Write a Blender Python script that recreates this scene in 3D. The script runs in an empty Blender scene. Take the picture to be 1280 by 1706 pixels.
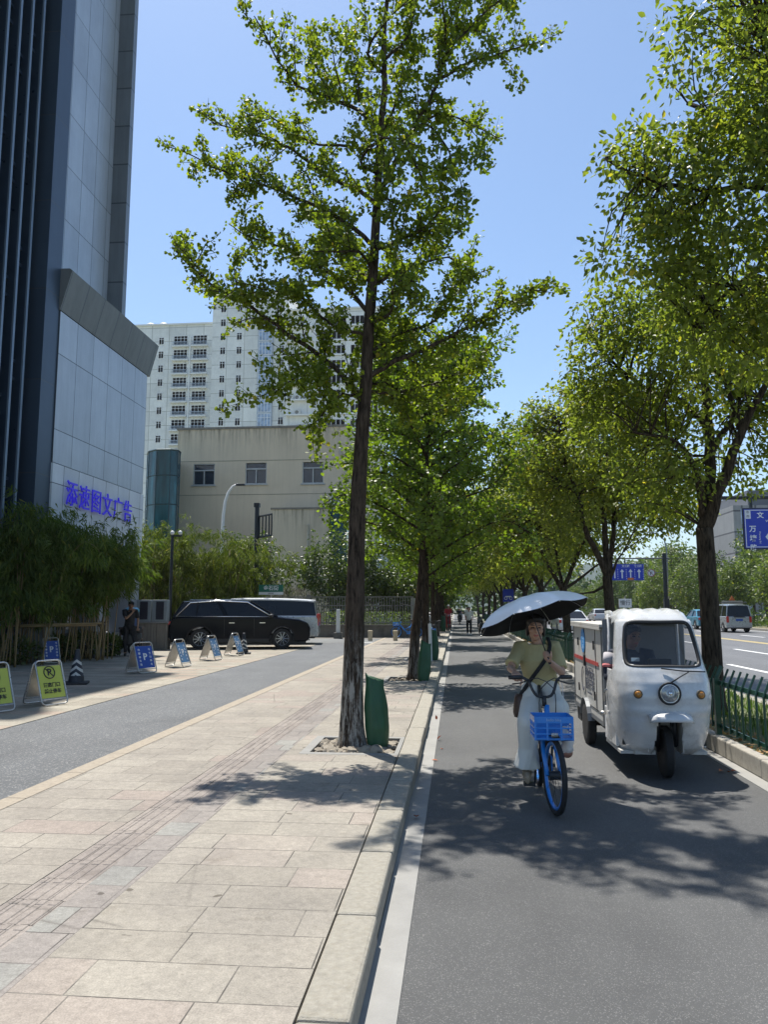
import bpy, math, random
import numpy as np
from mathutils import Vector, Matrix, Quaternion
random.seed(7); rng = np.random.default_rng(11)
PI = math.pi
C = bpy.context.scene.collection
scene = bpy.context.scene

# ------------------------------------------------------------- camera, world, sun
F, CX, CY, HZ, VPX, CAMH = 1280.0, 640.0, 853.0, 1012.0, 760.0, 1.65
PITCH = math.atan((HZ-CY)/F)
YAW = math.atan((VPX-CX)*math.cos(PITCH)/F)
cam_d = bpy.data.cameras.new("camera"); cam = bpy.data.objects.new("camera", cam_d); C.objects.link(cam)
cam_d.sensor_fit = 'VERTICAL'; cam_d.sensor_height = 36.0; cam_d.lens = 36.0*F/1706.0
cam_d.clip_start = 0.05; cam_d.clip_end = 6000
ROT = Matrix.Rotation(YAW, 3, 'Z') @ Matrix.Rotation(PI/2+PITCH, 3, 'X')
cam.location = (0, 0, CAMH); cam.rotation_euler = ROT.to_euler()
scene.camera = cam

SUNV = Vector((-0.20, 0.35, 1.0)).normalized()
world = bpy.data.worlds.new("World"); scene.world = world; world.use_nodes = True
wn = world.node_tree; wn.nodes.clear()
sky = wn.nodes.new('ShaderNodeTexSky'); sky.sky_type = 'NISHITA'; sky.sun_disc = False
sky.sun_elevation = math.asin(SUNV.z); sky.sun_rotation = math.atan2(SUNV.x, SUNV.y)
sky.air_density = 1.0; sky.dust_density = 0.7; sky.ozone_density = 1.6
bg = wn.nodes.new('ShaderNodeBackground'); bg.inputs[1].default_value = 0.115
wo = wn.nodes.new('ShaderNodeOutputWorld')
skm = wn.nodes.new('ShaderNodeMix'); skm.data_type = 'RGBA'; skm.blend_type = 'MULTIPLY'; skm.inputs[0].default_value = 1.0; skm.inputs[7].default_value = (.94, 1.02, 1.06, 1)
wn.links.new(sky.outputs[0], skm.inputs[6]); wn.links.new(skm.outputs[2], bg.inputs[0]); wn.links.new(bg.outputs[0], wo.inputs[0])
sd = bpy.data.lights.new("sun", 'SUN'); sd.energy = 5.0; sd.angle = math.radians(0.53); sd.color = (1.0, 0.955, 0.88)
sun = bpy.data.objects.new("sun", sd); C.objects.link(sun)
sun.rotation_euler = SUNV.to_track_quat('Z', 'Y').to_euler(); sun.location = (0, 0, 60)
scene.view_settings.view_transform = 'Standard'; scene.view_settings.look = 'None'
scene.view_settings.exposure = 0.61; scene.view_settings.gamma = 1.0
scene.render.engine = 'CYCLES'
scene.cycles.max_bounces = 6; scene.cycles.diffuse_bounces = 3; scene.cycles.transmission_bounces = 4
scene.cycles.transparent_max_bounces = 8

# survey helpers: a sight line from the camera station gives a place at a known distance / ground level
def ray(px, py): return (ROT @ Vector(((px-CX)/F, -(py-CY)/F, -1)))
def at(px, py, Y):
    d = ray(px, py); t = Y/d.y; return Vector((0, 0, CAMH)) + d*t
def gr(px, py, z=0.0):
    d = ray(px, py); t = (z-CAMH)/d.z; return Vector((0, 0, CAMH)) + d*t

# ------------------------------------------------------------- materials
MATS = {}
def ramp(nt, fac, stops):
    r = nt.nodes.new('ShaderNodeValToRGB'); e = r.color_ramp.elements
    while len(e) < len(stops): e.new(0.5)
    for i, (p, c) in enumerate(stops): e[i].position = p; e[i].color = (*c[:3], 1)
    nt.links.new(fac, r.inputs[0]); return r.outputs[0]
def noise(nt, scale, detail=4, rough=0.6, vec=None, dim=None):
    n = nt.nodes.new('ShaderNodeTexNoise'); n.inputs['Scale'].default_value = scale
    n.inputs['Detail'].default_value = detail; n.inputs['Roughness'].default_value = rough
    if vec is not None: nt.links.new(vec, n.inputs['Vector'])
    return n.outputs[0]
def objco(nt, scale=None, out='Object'):
    t = nt.nodes.new('ShaderNodeTexCoord').outputs[out]
    if scale is None: return t
    m = nt.nodes.new('ShaderNodeMapping'); m.inputs['Scale'].default_value = scale
    nt.links.new(t, m.inputs[0]); return m.outputs[0]
def mixc(nt, fac, a, b, mode='MIX'):
    m = nt.nodes.new('ShaderNodeMix'); m.data_type = 'RGBA'; m.blend_type = mode
    for s, v in ((m.inputs[0], fac), (m.inputs[6], a), (m.inputs[7], b)):
        if hasattr(v, 'is_output'): nt.links.new(v, s)
        elif isinstance(v, (int, float)): s.default_value = v
        else: s.default_value = (*v[:3], 1)
    return m.outputs[2]
def mth(nt, op, a, b=0.5):
    m = nt.nodes.new('ShaderNodeMath'); m.operation = op
    for i, v in enumerate((a, b)):
        if hasattr(v, 'is_output'): nt.links.new(v, m.inputs[i])
        else: m.inputs[i].default_value = v
    return m.outputs[0]
def bumpn(nt, h, strength=0.3, dist=0.01, prev=None):
    b = nt.nodes.new('ShaderNodeBump'); b.inputs['Strength'].default_value = strength; b.inputs['Distance'].default_value = dist
    nt.links.new(h, b.inputs['Height'])
    if prev is not None: nt.links.new(prev, b.inputs['Normal'])
    return b.outputs[0]
def newmat(name):
    m = bpy.data.materials.new(name); m.use_nodes = True; nt = m.node_tree
    return m, nt, nt.nodes['Principled BSDF']
def M(name, col=(.5, .5, .5), rough=.6, metal=0., var=.18, vs=3., bump=.0, bs=60., coat=0., dirt=None, alpha=None, emit=0, spec=.5, stretch=None):
    if name in MATS: return MATS[name]
    m, nt, p = newmat(name)
    v = objco(nt, stretch)
    n = noise(nt, vs, 6, .65, v)
    c = ramp(nt, n, [(.25, [x*(1-var) for x in col]), (.75, [min(1, x*(1+var)) for x in col])])
    if dirt:
        n2 = noise(nt, vs*.7+.9, 8, .7, v); f = mth(nt, 'MULTIPLY', ramp(nt, n2, [(.5, (0, 0, 0)), (.72, (1, 1, 1))]), dirt[1])
        c = mixc(nt, f, c, dirt[0])
    nt.links.new(c, p.inputs['Base Color'])
    r = ramp(nt, noise(nt, vs*3, 4, .6, v), [(.3, [max(0, rough-.08)]*3), (.7, [min(1, rough+.08)]*3)])
    nt.links.new(r, p.inputs['Roughness'])
    p.inputs['Metallic'].default_value = metal; p.inputs['Specular IOR Level'].default_value = spec
    if coat: p.inputs['Coat Weight'].default_value = coat; p.inputs['Coat Roughness'].default_value = .06
    if bump: nt.links.new(bumpn(nt, noise(nt, bs, 5, .6, v), bump, .01), p.inputs['Normal'])
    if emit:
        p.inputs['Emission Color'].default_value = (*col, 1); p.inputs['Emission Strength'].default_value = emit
    MATS[name] = m; return m
def glassmat(name, col=(.03, .045, .06), rough=.05, alpha=1.0):
    if name in MATS: return MATS[name]
    m, nt, p = newmat(name)
    c = ramp(nt, noise(nt, .9, 3, .5, objco(nt)), [(.3, [x*.6 for x in col]), (.7, [x*1.5 for x in col])])
    nt.links.new(c, p.inputs['Base Color']); p.inputs['Roughness'].default_value = rough
    p.inputs['Specular IOR Level'].default_value = .8; p.inputs['IOR'].default_value = 1.6
    if alpha < 1:
        tr = nt.nodes.new('ShaderNodeBsdfTransparent'); mx = nt.nodes.new('ShaderNodeMixShader')
        mx.inputs[0].default_value = alpha
        nt.links.new(tr.outputs[0], mx.inputs[1]); nt.links.new(p.outputs[0], mx.inputs[2])
        nt.links.new(mx.outputs[0], nt.nodes['Material Output'].inputs[0])
    MATS[name] = m; return m
def leafmat(name, dark, light, trans=.45, rough=.45, tint=(1.1, 1.25, .45), spec=.6):
    m, nt, p = newmat(name)
    g = nt.nodes.new('ShaderNodeNewGeometry')
    c1 = ramp(nt, g.outputs['Random Per Island'], [(0, dark), (.55, [(a+b)/2 for a, b in zip(dark, light)]), (.97, light), (1.0, (light[0]*1.9, light[1]*1.3, light[2]))])
    n = noise(nt, 1.3, 3, .5, objco(nt))
    c = mixc(nt, ramp(nt, n, [(.35, (0, 0, 0)), (.65, (1, 1, 1))]), c1, mixc(nt, 1.0, c1, (1.25, 1.2, .9), 'MULTIPLY'))
    nt.links.new(c, p.inputs['Base Color']); p.inputs['Roughness'].default_value = rough
    p.inputs['Specular IOR Level'].default_value = spec
    t = nt.nodes.new('ShaderNodeBsdfTranslucent'); ct = mixc(nt, 1.0, c, [x*1.6 for x in tint], 'MULTIPLY')
    nt.links.new(ct, t.inputs[0])
    mx = nt.nodes.new('ShaderNodeMixShader'); mx.inputs[0].default_value = trans
    nt.links.new(p.outputs[0], mx.inputs[1]); nt.links.new(t.outputs[0], mx.inputs[2])
    nt.links.new(mx.outputs[0], nt.nodes['Material Output'].inputs[0])
    MATS[name] = m; return m

# ------------------------------------------------------------- mesh builder
class MB:
    def __init__(s): s.v = []; s.f = []; s.m = []; s.mi = 0
    def add(s, vs, fs):
        o = len(s.v); s.v += [tuple(v) for v in vs]; s.f += [tuple(i+o for i in f) for f in fs]; s.m += [s.mi]*len(fs); return s
    def box(s, a, b, rot=None, org=None):
        (x0, y0, z0), (x1, y1, z1) = a, b
        vs = [Vector(p) for p in ((x0, y0, z0), (x1, y0, z0), (x1, y1, z0), (x0, y1, z0), (x0, y0, z1), (x1, y0, z1), (x1, y1, z1), (x0, y1, z1))]
        if rot is not None:
            o = Vector(org) if org is not None else sum(vs, Vector())/8
            vs = [o + rot @ (v-o) for v in vs]
        return s.add(vs, [(0, 3, 2, 1), (4, 5, 6, 7), (0, 1, 5, 4), (1, 2, 6, 5), (2, 3, 7, 6), (3, 0, 4, 7)])
    def cbox(s, c, sz, rz=0, rx=0, ry=0):
        R = Matrix.Rotation(rz, 3, 'Z') @ Matrix.Rotation(ry, 3, 'Y') @ Matrix.Rotation(rx, 3, 'X')
        c = Vector(c); h = Vector(sz)/2
        return s.box(c-h, c+h, R, c)
    def tube(s, pts, r, n=8, cap=True, closed=False):
        pts = [Vector(p) for p in pts]; N = len(pts)
        rs = [r]*N if (isinstance(r, tuple) or not hasattr(r, '__len__')) else r
        rings = []; prev = None
        for i, p in enumerate(pts):
            if closed: t = pts[(i+1) % N]-pts[i-1]
            else: t = pts[min(i+1, N-1)]-pts[max(i-1, 0)]
            t = t.normalized() if t.length > 1e-9 else Vector((0, 0, 1))
            if prev is None:
                a = Vector((0, 0, 1)) if abs(t.z) < .9 else Vector((1, 0, 0)); u = t.cross(a).normalized()
            else:
                u = (prev - t*prev.dot(t)); u = u.normalized() if u.length > 1e-6 else t.orthogonal().normalized()
            prev = u; w = t.cross(u)
            rr = rs[i]; ra, rb = rr if hasattr(rr, '__len__') else (rr, rr)
            rings.append([p+u*ra*math.cos(2*PI*k/n)+w*rb*math.sin(2*PI*k/n) for k in range(n)])
        vs = [v for rg in rings for v in rg]; fs = []
        for i in range(N if closed else N-1):
            a = i*n; b = ((i+1) % N)*n
            fs += [(a+k, a+(k+1) % n, b+(k+1) % n, b+k) for k in range(n)]
        if cap and not closed: fs += [tuple(range(n))[::-1], tuple((N-1)*n+k for k in range(n))]
        return s.add(vs, fs)
    def lathe(s, prof, c=(0, 0, 0), n=24, axis='Z', ph=0):
        c = Vector(c); vs = []; fs = []
        for (r, z) in prof:
            for k in range(n):
                a = 2*PI*k/n+ph; x, y = r*math.cos(a), r*math.sin(a)
                vs.append(c+(Vector((x, y, z)) if axis == 'Z' else Vector((z, x, y)) if axis == 'X' else Vector((x, z, y))))
        for i in range(len(prof)-1):
            fs += [(i*n+k, i*n+(k+1) % n, (i+1)*n+(k+1) % n, (i+1)*n+k) for k in range(n)]
        return s.add(vs, fs+[tuple(range(n))[::-1], tuple((len(prof)-1)*n+k for k in range(n))])
    def prism(s, poly, a0, a1, axis='Y', sc1=None, inset=None):
        # poly in the plane across axis; optional scale of both ends
        def p3(u, v, w): return (u, w, v) if axis == 'Y' else (w, u, v) if axis == 'X' else (u, v, w)
        n = len(poly); vs = [p3(u, v, a0) for u, v in poly]+[p3(u, v, a1) for u, v in poly]
        return s.add(vs, [tuple(range(n))[::-1], tuple(range(n, 2*n))]+[(i, (i+1) % n, n+(i+1) % n, n+i) for i in range(n)])
    def ell(s, c, r, nu=16, nv=10, rot=None):
        c = Vector(c); vs = []; fs = []
        for i in range(nv+1):
            ph = PI*i/nv
            for k in range(nu):
                a = 2*PI*k/nu
                v = Vector((r[0]*math.sin(ph)*math.cos(a), r[1]*math.sin(ph)*math.sin(a), r[2]*math.cos(ph)))
                vs.append(c+(rot @ v if rot else v))
        for i in range(nv): fs += [(i*nu+k, (i+1)*nu+k, (i+1)*nu+(k+1) % nu, i*nu+(k+1) % nu) for k in range(nu)]
        return s.add(vs, fs)
    def torus(s, c, R, r, axis='X', n=36, m=8, sc=1.0):
        c = Vector(c); pts = []
        for k in range(n):
            a = 2*PI*k/n; u, v = R*math.cos(a), R*math.sin(a)
            pts.append(c+(Vector((0, u, v)) if axis == 'X' else Vector((u, 0, v)) if axis == 'Y' else Vector((u, v, 0))))
        return s.tube(pts, (r, r*sc) if sc != 1 else r, m, closed=True)
    def xf(s, Mx): s.v = [tuple(Mx @ Vector(v)) for v in s.v]; return s
    def build(s, name, mat, parent=None, smooth=False, bevel=0, world=False, seg=2, sub=0):
        me = bpy.data.meshes.new(name)
        vs = s.v
        if world and parent is not None:
            iv = parent_inv(parent); vs = [tuple(iv @ Vector(v)) for v in vs]
        me.from_pydata(vs, [], s.f)
        for mm in (mat if isinstance(mat, (list, tuple)) else [mat]): me.materials.append(mm)
        if any(s.m): me.polygons.foreach_set('material_index', s.m)
        if smooth is True: me.polygons.foreach_set('use_smooth', [True]*len(s.f))
        me.update()
        if isinstance(smooth, float):
            me.polygons.foreach_set('use_smooth', [True]*len(s.f)); 
            try: me.set_sharp_from_angle(angle=smooth)
            except Exception: pass
        o = bpy.data.objects.new(name, me); C.objects.link(o)
        if parent is not None: o.parent = parent
        if bevel:
            b = o.modifiers.new('bevel', 'BEVEL'); b.width = bevel; b.segments = seg; b.limit_method = 'ANGLE'; b.angle_limit = .6
        if sub:
            b = o.modifiers.new('sub', 'SUBSURF'); b.levels = sub; b.render_levels = sub
        return o
def parent_inv(p):
    m = Matrix.Identity(4); q = p
    while q is not None: m = q.matrix_basis @ m; q = q.parent
    return m.inverted()
def tag(o, label=None, cat=None, group=None, kind=None):
    if label: o['label'] = label
    if cat: o['category'] = cat
    if group: o['group'] = group
    if kind: o['kind'] = kind
    return o
def thing(name, label, cat, loc=(0, 0, 0), rz=0, group=None):
    o = bpy.data.objects.new(name, None); C.objects.link(o); o.location = loc; o.rotation_euler = (0, 0, rz)
    o.empty_display_size = .2
    return tag(o, label, cat, group)
def struct(name, mb, mat, **k):
    return tag(mb.build(name, mat, **k), kind='structure')
CH = {}
def copy_tree(o, parent=None):
    c = o.copy(); C.objects.link(c); c.parent = parent
    for ch in list(o.children): copy_tree(ch, c)
    return c
def dup(o, loc, rz=0, label=None, s=1):
    c = copy_tree(o); c.location = loc; c.rotation_euler = (0, 0, rz); c.scale = (s, s, s)
    if label: c['label'] = label
    return c
def text(s, size, name, mat, parent, M4, extrude=.002, align='CENTER', bold=0., sx=1.0):
    cu = bpy.data.curves.new(name, 'FONT'); cu.body = s; cu.size = size; cu.extrude = extrude; cu.offset = bold
    cu.align_x = align; cu.align_y = 'CENTER'; cu.resolution_u = 3
    t = bpy.data.objects.new(name, cu); C.objects.link(t)
    dg = bpy.context.evaluated_depsgraph_get(); me = bpy.data.meshes.new_from_object(t.evaluated_get(dg))
    bpy.data.objects.remove(t); bpy.data.curves.remove(cu)
    me.transform(M4 @ Matrix.Diagonal((sx, 1, 1, 1))); me.materials.clear(); me.materials.append(mat); me.name = name
    o = bpy.data.objects.new(name, me); C.objects.link(o)
    if parent is not None: o.parent = parent
    return o
def fmat(origin, right, up):
    r = Vector(right).normalized(); u = Vector(up).normalized(); n = r.cross(u)
    m = Matrix((( r.x, u.x, n.x, origin[0]), (r.y, u.y, n.y, origin[1]), (r.z, u.z, n.z, origin[2]), (0, 0, 0, 1)))
    return m
def skin(nodes, edges, name, mat, parent=None, levels=2, root=None, extra=None):
    keys = list(nodes); idx = {k: i for i, k in enumerate(keys)}
    me = bpy.data.meshes.new(name)
    me.from_pydata([tuple(nodes[k][0]) for k in keys], [(idx[a], idx[b]) for a, b in edges], [])
    o = bpy.data.objects.new(name, me); C.objects.link(o)
    o.modifiers.new('skin', 'SKIN').use_smooth_shade = True
    for i, k in enumerate(keys):
        r = nodes[k][1]; sv = me.skin_vertices[0].data[i]; sv.radius = r if hasattr(r, '__len__') else (r, r)
        sv.use_root = (k == (root or keys[0]))
    sb = o.modifiers.new('sub', 'SUBSURF'); sb.levels = levels; sb.render_levels = levels
    dg = bpy.context.evaluated_depsgraph_get(); m2 = bpy.data.meshes.new_from_object(o.evaluated_get(dg))
    bpy.data.objects.remove(o); m2.name = name
    m2.materials.clear(); m2.materials.append(mat); m2.polygons.foreach_set('use_smooth', [True]*len(m2.polygons))
    if extra is not None:
        import bmesh
        bm = bmesh.new(); bm.from_mesh(m2)
        vs = [bm.verts.new(v) for v in extra.v]
        for f in extra.f:
            try: bm.faces.new([vs[i] for i in f]).smooth = True
            except Exception: pass
        bm.to_mesh(m2); bm.free()
    o2 = bpy.data.objects.new(name, m2); C.objects.link(o2)
    if parent is not None: o2.parent = parent
    return o2

# ------------------------------------------------------------- foliage
GINK = (np.array([(0, 0, 0), (-.46, .52, .10), (-.30, .86, .05), (0, .80, -.03), (.30, .86, .05), (.46, .52, .10)]), [(0, 3, 2, 1), (0, 5, 4, 3)])
CAMP = (np.array([(0, 0, 0), (-.27, .33, .06), (-.22, .66, .04), (0, 1, -.12), (.22, .66, .04), (.27, .33, .06)]), [(0, 3, 2, 1), (0, 5, 4, 3)])
BAMB = (np.array([(0, 0, 0), (-.055, .3, .0), (0, 1, -.12), (.055, .3, .0)]), [(0, 3, 2, 1)])
def unit(a): return a/np.maximum(np.linalg.norm(a, axis=1, keepdims=True), 1e-9)
def leaves(name, pos, dirs, size, tmpl, mat, parent, droop=.3, up=.6):
    """many leaf-sized faces; pos Nx3 in the parent's own space"""
    pos = np.asarray(pos, float); N = len(pos); tv, tf = tmpl; k = len(tv)
    d = unit(np.asarray(dirs, float)+rng.normal(0, .55, (N, 3))+np.array([0, 0, -droop])*rng.uniform(.3, 1.3, (N, 1)))
    nn = rng.normal(0, .7, (N, 3)); nn[:, 2] += up
    b = unit(np.cross(d, nn)); n = np.cross(b, d)
    s = size*rng.uniform(.65, 1.25, N)
    V = pos[:, None, :]+s[:, None, None]*(tv[None, :, 0, None]*b[:, None]+tv[None, :, 1, None]*d[:, None]+tv[None, :, 2, None]*n[:, None])
    V = V.reshape(-1, 3)
    nf = len(tf); fl = len(tf[0]); L = (np.array(tf)[None]+(np.arange(N)*k)[:, None, None]).reshape(-1)
    me = bpy.data.meshes.new(name); me.vertices.add(len(V)); me.vertices.foreach_set('co', V.ravel())
    me.loops.add(len(L)); me.loops.foreach_set('vertex_index', L.astype(np.int32))
    me.polygons.add(N*nf); me.polygons.foreach_set('loop_start', (np.arange(N*nf)*fl).astype(np.int32))
    me.polygons.foreach_set('loop_total', np.full(N*nf, fl, np.int32))
    me.materials.append(mat); me.update(calc_edges=True)
    o = bpy.data.objects.new(name, me); C.objects.link(o)
    if parent is not None: o.parent = parent
    return o
def resample(pts, step):
    pts = [np.array(p, float) for p in pts]; out = [pts[0]]
    # catmull-rom for curvature
    P = [pts[0]]+pts+[pts[-1]]
    for i in range(1, len(P)-2):
        L = np.linalg.norm(P[i+1]-P[i]); n = max(1, int(L/step))
        for j in range(1, n+1):
            t = j/n
            out.append(.5*((2*P[i])+(-P[i-1]+P[i+1])*t+(2*P[i-1]-5*P[i]+4*P[i+1]-P[i+2])*t*t+(-P[i-1]+3*P[i]-3*P[i+1]+P[i+2])*t**3))
    return np.array(out)
def crown_points(ells, ncl, nper, rcl, seed=0, gap=.0, shell=.45):
    """cluster centres through a union of ellipsoids, biased outward, with real gaps"""
    r = np.random.default_rng(seed); cs = []; dd = []
    vol = np.array([e[1][0]*e[1][1]*e[1][2] for e in ells])**.75; vol = vol/vol.sum()
    ph = r.uniform(0, 6.28, (4, 3)); fr = r.uniform(1.2, 2.6, (4, 3))
    while len(cs) < ncl:
        i = r.choice(len(ells), p=vol); c, rad = ells[i]
        u = r.normal(0, 1, 3); u /= np.linalg.norm(u)
        p = np.array(c)+np.array(rad)*u*(r.uniform(shell**2, 1))**.5
        w = sum(math.sin(fr[a] @ p+ph[a, 0]) for a in range(4))
        if w < gap*r.uniform(.6, 1.4)-1.2: continue
        cs.append(p); dd.append(u)
    cs = np.array(cs); dd = np.array(dd)
    pos = np.repeat(cs, nper, 0); od = unit(r.normal(0, 1, (len(pos), 3))+np.repeat(dd, nper, 0)*.4)
    pos = pos+od*rcl*r.uniform(.25, 1.15, (len(pos), 1))*np.array([1.15, 1.15, .75])
    return cs, pos, od
# ============================================================= SETTING
K = 0.14
KX0, KX1 = -0.61, -0.405
def asphalt(name, base, sp=.5, bscale=420, chip=.35):
    m, nt, p = newmat(name); v = objco(nt)
    big = noise(nt, .22, 6, .6, v); fine = noise(nt, bscale, 2, .5, v)
    vo = nt.nodes.new('ShaderNodeTexVoronoi'); vo.inputs['Scale'].default_value = bscale*.28; nt.links.new(v, vo.inputs['Vector'])
    c = ramp(nt, big, [(.3, [x*.86 for x in base]), (.7, [x*1.14 for x in base])])
    c = mixc(nt, ramp(nt, fine, [(.35, (0, 0, 0)), (.7, (1, 1, 1))]), mixc(nt, 1., c, (.60, .60, .61), 'MULTIPLY'), mixc(nt, 1., c, (1.36, 1.36, 1.34), 'MULTIPLY'))
    sp_ = ramp(nt, vo.outputs['Color'], [(.74, (0, 0, 0)), (.84, (1, 1, 1))])
    c = mixc(nt, mth(nt, 'MULTIPLY', sp_, chip), c, (.42, .41, .39))
    c = mixc(nt, 1., c, ramp(nt, noise(nt, .9, 9, .72, v), [(.32, (.84, .84, .85)), (.5, (1, 1, 1)), (.68, (1.10, 1.10, 1.09))]), 'MULTIPLY')
    w = ramp(nt, noise(nt, 1.1, 3, .5, objco(nt, (1, .03, 1))), [(.35, (.9, .9, .9)), (.65, (1.08, 1.08, 1.08))])
    c = mixc(nt, 1., c, w, 'MULTIPLY')
    vc = nt.nodes.new('ShaderNodeTexVoronoi'); vc.feature = 'DISTANCE_TO_EDGE'; vc.inputs['Scale'].default_value = .30; nw = nt.nodes.new('ShaderNodeTexNoise'); nw.inputs['Scale'].default_value = 2.2; nt.links.new(v, nw.inputs['Vector']); nt.links.new(mixc(nt, .25, v, nw.outputs['Color'], 'ADD'), vc.inputs['Vector'])
    ck = mth(nt, 'MULTIPLY', ramp(nt, vc.outputs['Distance'], [(.0, (1, 1, 1)), (.005, (0, 0, 0))]), ramp(nt, noise(nt, .35, 2, .5, v), [(.54, (0, 0, 0)), (.60, (.6, .6, .6))]))
    c = mixc(nt, ck, c, [x*.35 for x in base])
    st = ramp(nt, noise(nt, 1.7, 8, .75, v), [(.66, (1, 1, 1)), (.75, (.78, .78, .78))]); c = mixc(nt, 1., c, st, 'MULTIPLY')
    nt.links.new(c, p.inputs['Base Color']); p.inputs['Roughness'].default_value = .72; p.inputs['Specular IOR Level'].default_value = sp
    nt.links.new(bumpn(nt, fine, .55, .004, bumpn(nt, vo.outputs['Distance'], .5, .004)), p.inputs['Normal'])
    return m
ASPH = asphalt('asphalt_lane', (.084, .085, .085), bscale=760, chip=.26)
ASPH2 = asphalt('asphalt_coarse', (.092, .098, .104), bscale=300, chip=.45)
ASPH3 = asphalt('asphalt_road', (.115, .118, .125), bscale=300, chip=.15)
def paving(name, c1, c2, bw, bh, mortar=.0038, warm=None, offset=.5, speck=True, mcol=(.05, .045, .04), seedv=(0, 0, 0)):
    m, nt, p = newmat(name); v0 = objco(nt)
    mp = nt.nodes.new('ShaderNodeMapping'); mp.inputs['Location'].default_value = seedv; nt.links.new(v0, mp.inputs[0]); v = mp.outputs[0]
    # wobble so that joints are not ruler-straight, row by row shifts
    b = nt.nodes.new('ShaderNodeTexBrick'); b.inputs['Scale'].default_value = 1; b.inputs['Brick Width'].default_value = bw; b.inputs['Row Height'].default_value = bh
    b.inputs['Mortar Size'].default_value = mortar; b.inputs['Mortar Smooth'].default_value = .25; b.offset = offset; b.offset_frequency = 2; b.squash = .82; b.squash_frequency = 3
    b.inputs['Color1'].default_value = (0, 0, 0, 1); b.inputs['Color2'].default_value = (1, 1, 1, 1); b.inputs['Mortar'].default_value = (.5, .5, .5, 1); b.inputs['Bias'].default_value = 0
    nw = nt.nodes.new('ShaderNodeTexNoise'); nw.inputs['Scale'].default_value = 1.3; nt.links.new(v, nw.inputs['Vector'])
    wv = mixc(nt, .012, v, nw.outputs['Color'], 'ADD'); nt.links.new(wv, b.inputs['Vector'])
    c = ramp(nt, b.outputs['Color'], [(0, c1), (.5, [(x+y)/2 for x, y in zip(c1, c2)]), (1, c2)])
    if warm: c = mixc(nt, ramp(nt, b.outputs['Color'], [(.80, (0, 0, 0)), (.86, (1, 1, 1))]), c, warm)
    c = mixc(nt, 1., c, ramp(nt, noise(nt, 1.1, 6, .7, v), [(.3, (.76, .76, .77)), (.7, (1.13, 1.13, 1.11))]), 'MULTIPLY')
    vc = nt.nodes.new('ShaderNodeTexVoronoi'); vc.feature = 'DISTANCE_TO_EDGE'; vc.inputs['Scale'].default_value = .42; nt.links.new(wv, vc.inputs['Vector'])
    ck = mth(nt, 'MULTIPLY', ramp(nt, vc.outputs['Distance'], [(.0, (1, 1, 1)), (.006, (0, 0, 0))]), ramp(nt, noise(nt, .6, 2, .5, v), [(.56, (0, 0, 0)), (.60, (.55, .55, .55))]))
    c = mixc(nt, ck, c, (.09, .08, .07))
    sp2 = ramp(nt, noise(nt, 7.5, 2, .5, v), [(.735, (1, 1, 1)), (.76, (.45, .43, .41))]); c = mixc(nt, 1., c, sp2, 'MULTIPLY')
    if speck: c = mixc(nt, 1., c, ramp(nt, noise(nt, 130, 3, .7, v), [(.3, (.76, .75, .74)), (.7, (1.20, 1.20, 1.18))]), 'MULTIPLY')
    c = mixc(nt, 1., c, ramp(nt, noise(nt, 22, 6, .75, v), [(.3, (.80, .80, .79)), (.7, (1.18, 1.18, 1.17))]), 'MULTIPLY')
    c = mixc(nt, 1., c, ramp(nt, noise(nt, 3.3, 10, .8, v), [(.56, (1, 1, 1)), (.76, (.66, .63, .58))]), 'MULTIPLY')
    # joints: mostly dark, in places filled with pale grit
    jf = mth(nt, 'MULTIPLY', b.outputs['Fac'], ramp(nt, noise(nt, 2.3, 4, .6, v), [(.38, (.25, .25, .25)), (.58, (.95, .95, .95))]))
    c = mixc(nt, jf, c, mcol)
    nt.links.new(c, p.inputs['Base Color']); p.inputs['Roughness'].default_value = .8; p.inputs['Specular IOR Level'].default_value = .35
    inv = mth(nt, 'SUBTRACT', 1., b.outputs['Fac'])
    nt.links.new(bumpn(nt, noise(nt, 160, 4, .7, v), .25, .004, bumpn(nt, inv, .6, .008)), p.inputs['Normal'])
    return m
PAVE = paving('granite_slabs', (.266, .243, .210), (.308, .283, .247), .62, .31, warm=(.295, .258, .228))
PAVE2 = paving('granite_slabs_left', (.264, .239, .208), (.308, .281, .245), .62, .31, warm=(.285, .243, .215), seedv=(3.7, .1, 0))
PURP = paving('purple_slabs', (.225, .203, .19), (.262, .238, .222), .24, .31, warm=(.25, .245, .23), offset=0.0, seedv=(.13, .07, 0))
TACT = paving('tactile_slabs', (.235, .205, .188), (.275, .243, .222), .15, .31, offset=.3, seedv=(.03, 0, 0))
CURB = M('kerb_granite', (.31, .288, .24), .85, var=.22, vs=30, bump=.8, bs=150, dirt=((.25, .22, .165), .6))
CURBR = M('kerb_granite_right', (.33, .305, .26), .8, var=.18, vs=20, bump=.4, bs=120, dirt=((.22, .20, .17), .6))
GUT = M('gutter_concrete', (.27, .265, .25), .85, var=.14, vs=2.5, bump=.3, bs=90, dirt=((.30, .29, .27), .5))
FORE = paving('forecourt_paving', (.25, .225, .185), (.37, .34, .285), .95, .34, warm=(.33, .265, .215), offset=.33, seedv=(.4, .2, 0))
LIGHTP = M('edge_stone', (.37, .34, .28), .8, var=.12, vs=3, bump=.2, bs=80, dirt=((.4, .37, .32), .5))
SOIL = M('soil', (.10, .075, .05), .95, var=.4, vs=9, bump=.8, bs=40, dirt=((.2, .16, .11), .7))
GRASSG = M('verge_ground', (.10, .12, .05), .95, var=.35, vs=5, bump=.8, bs=60, dirt=((.22, .18, .11), .8))
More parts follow.
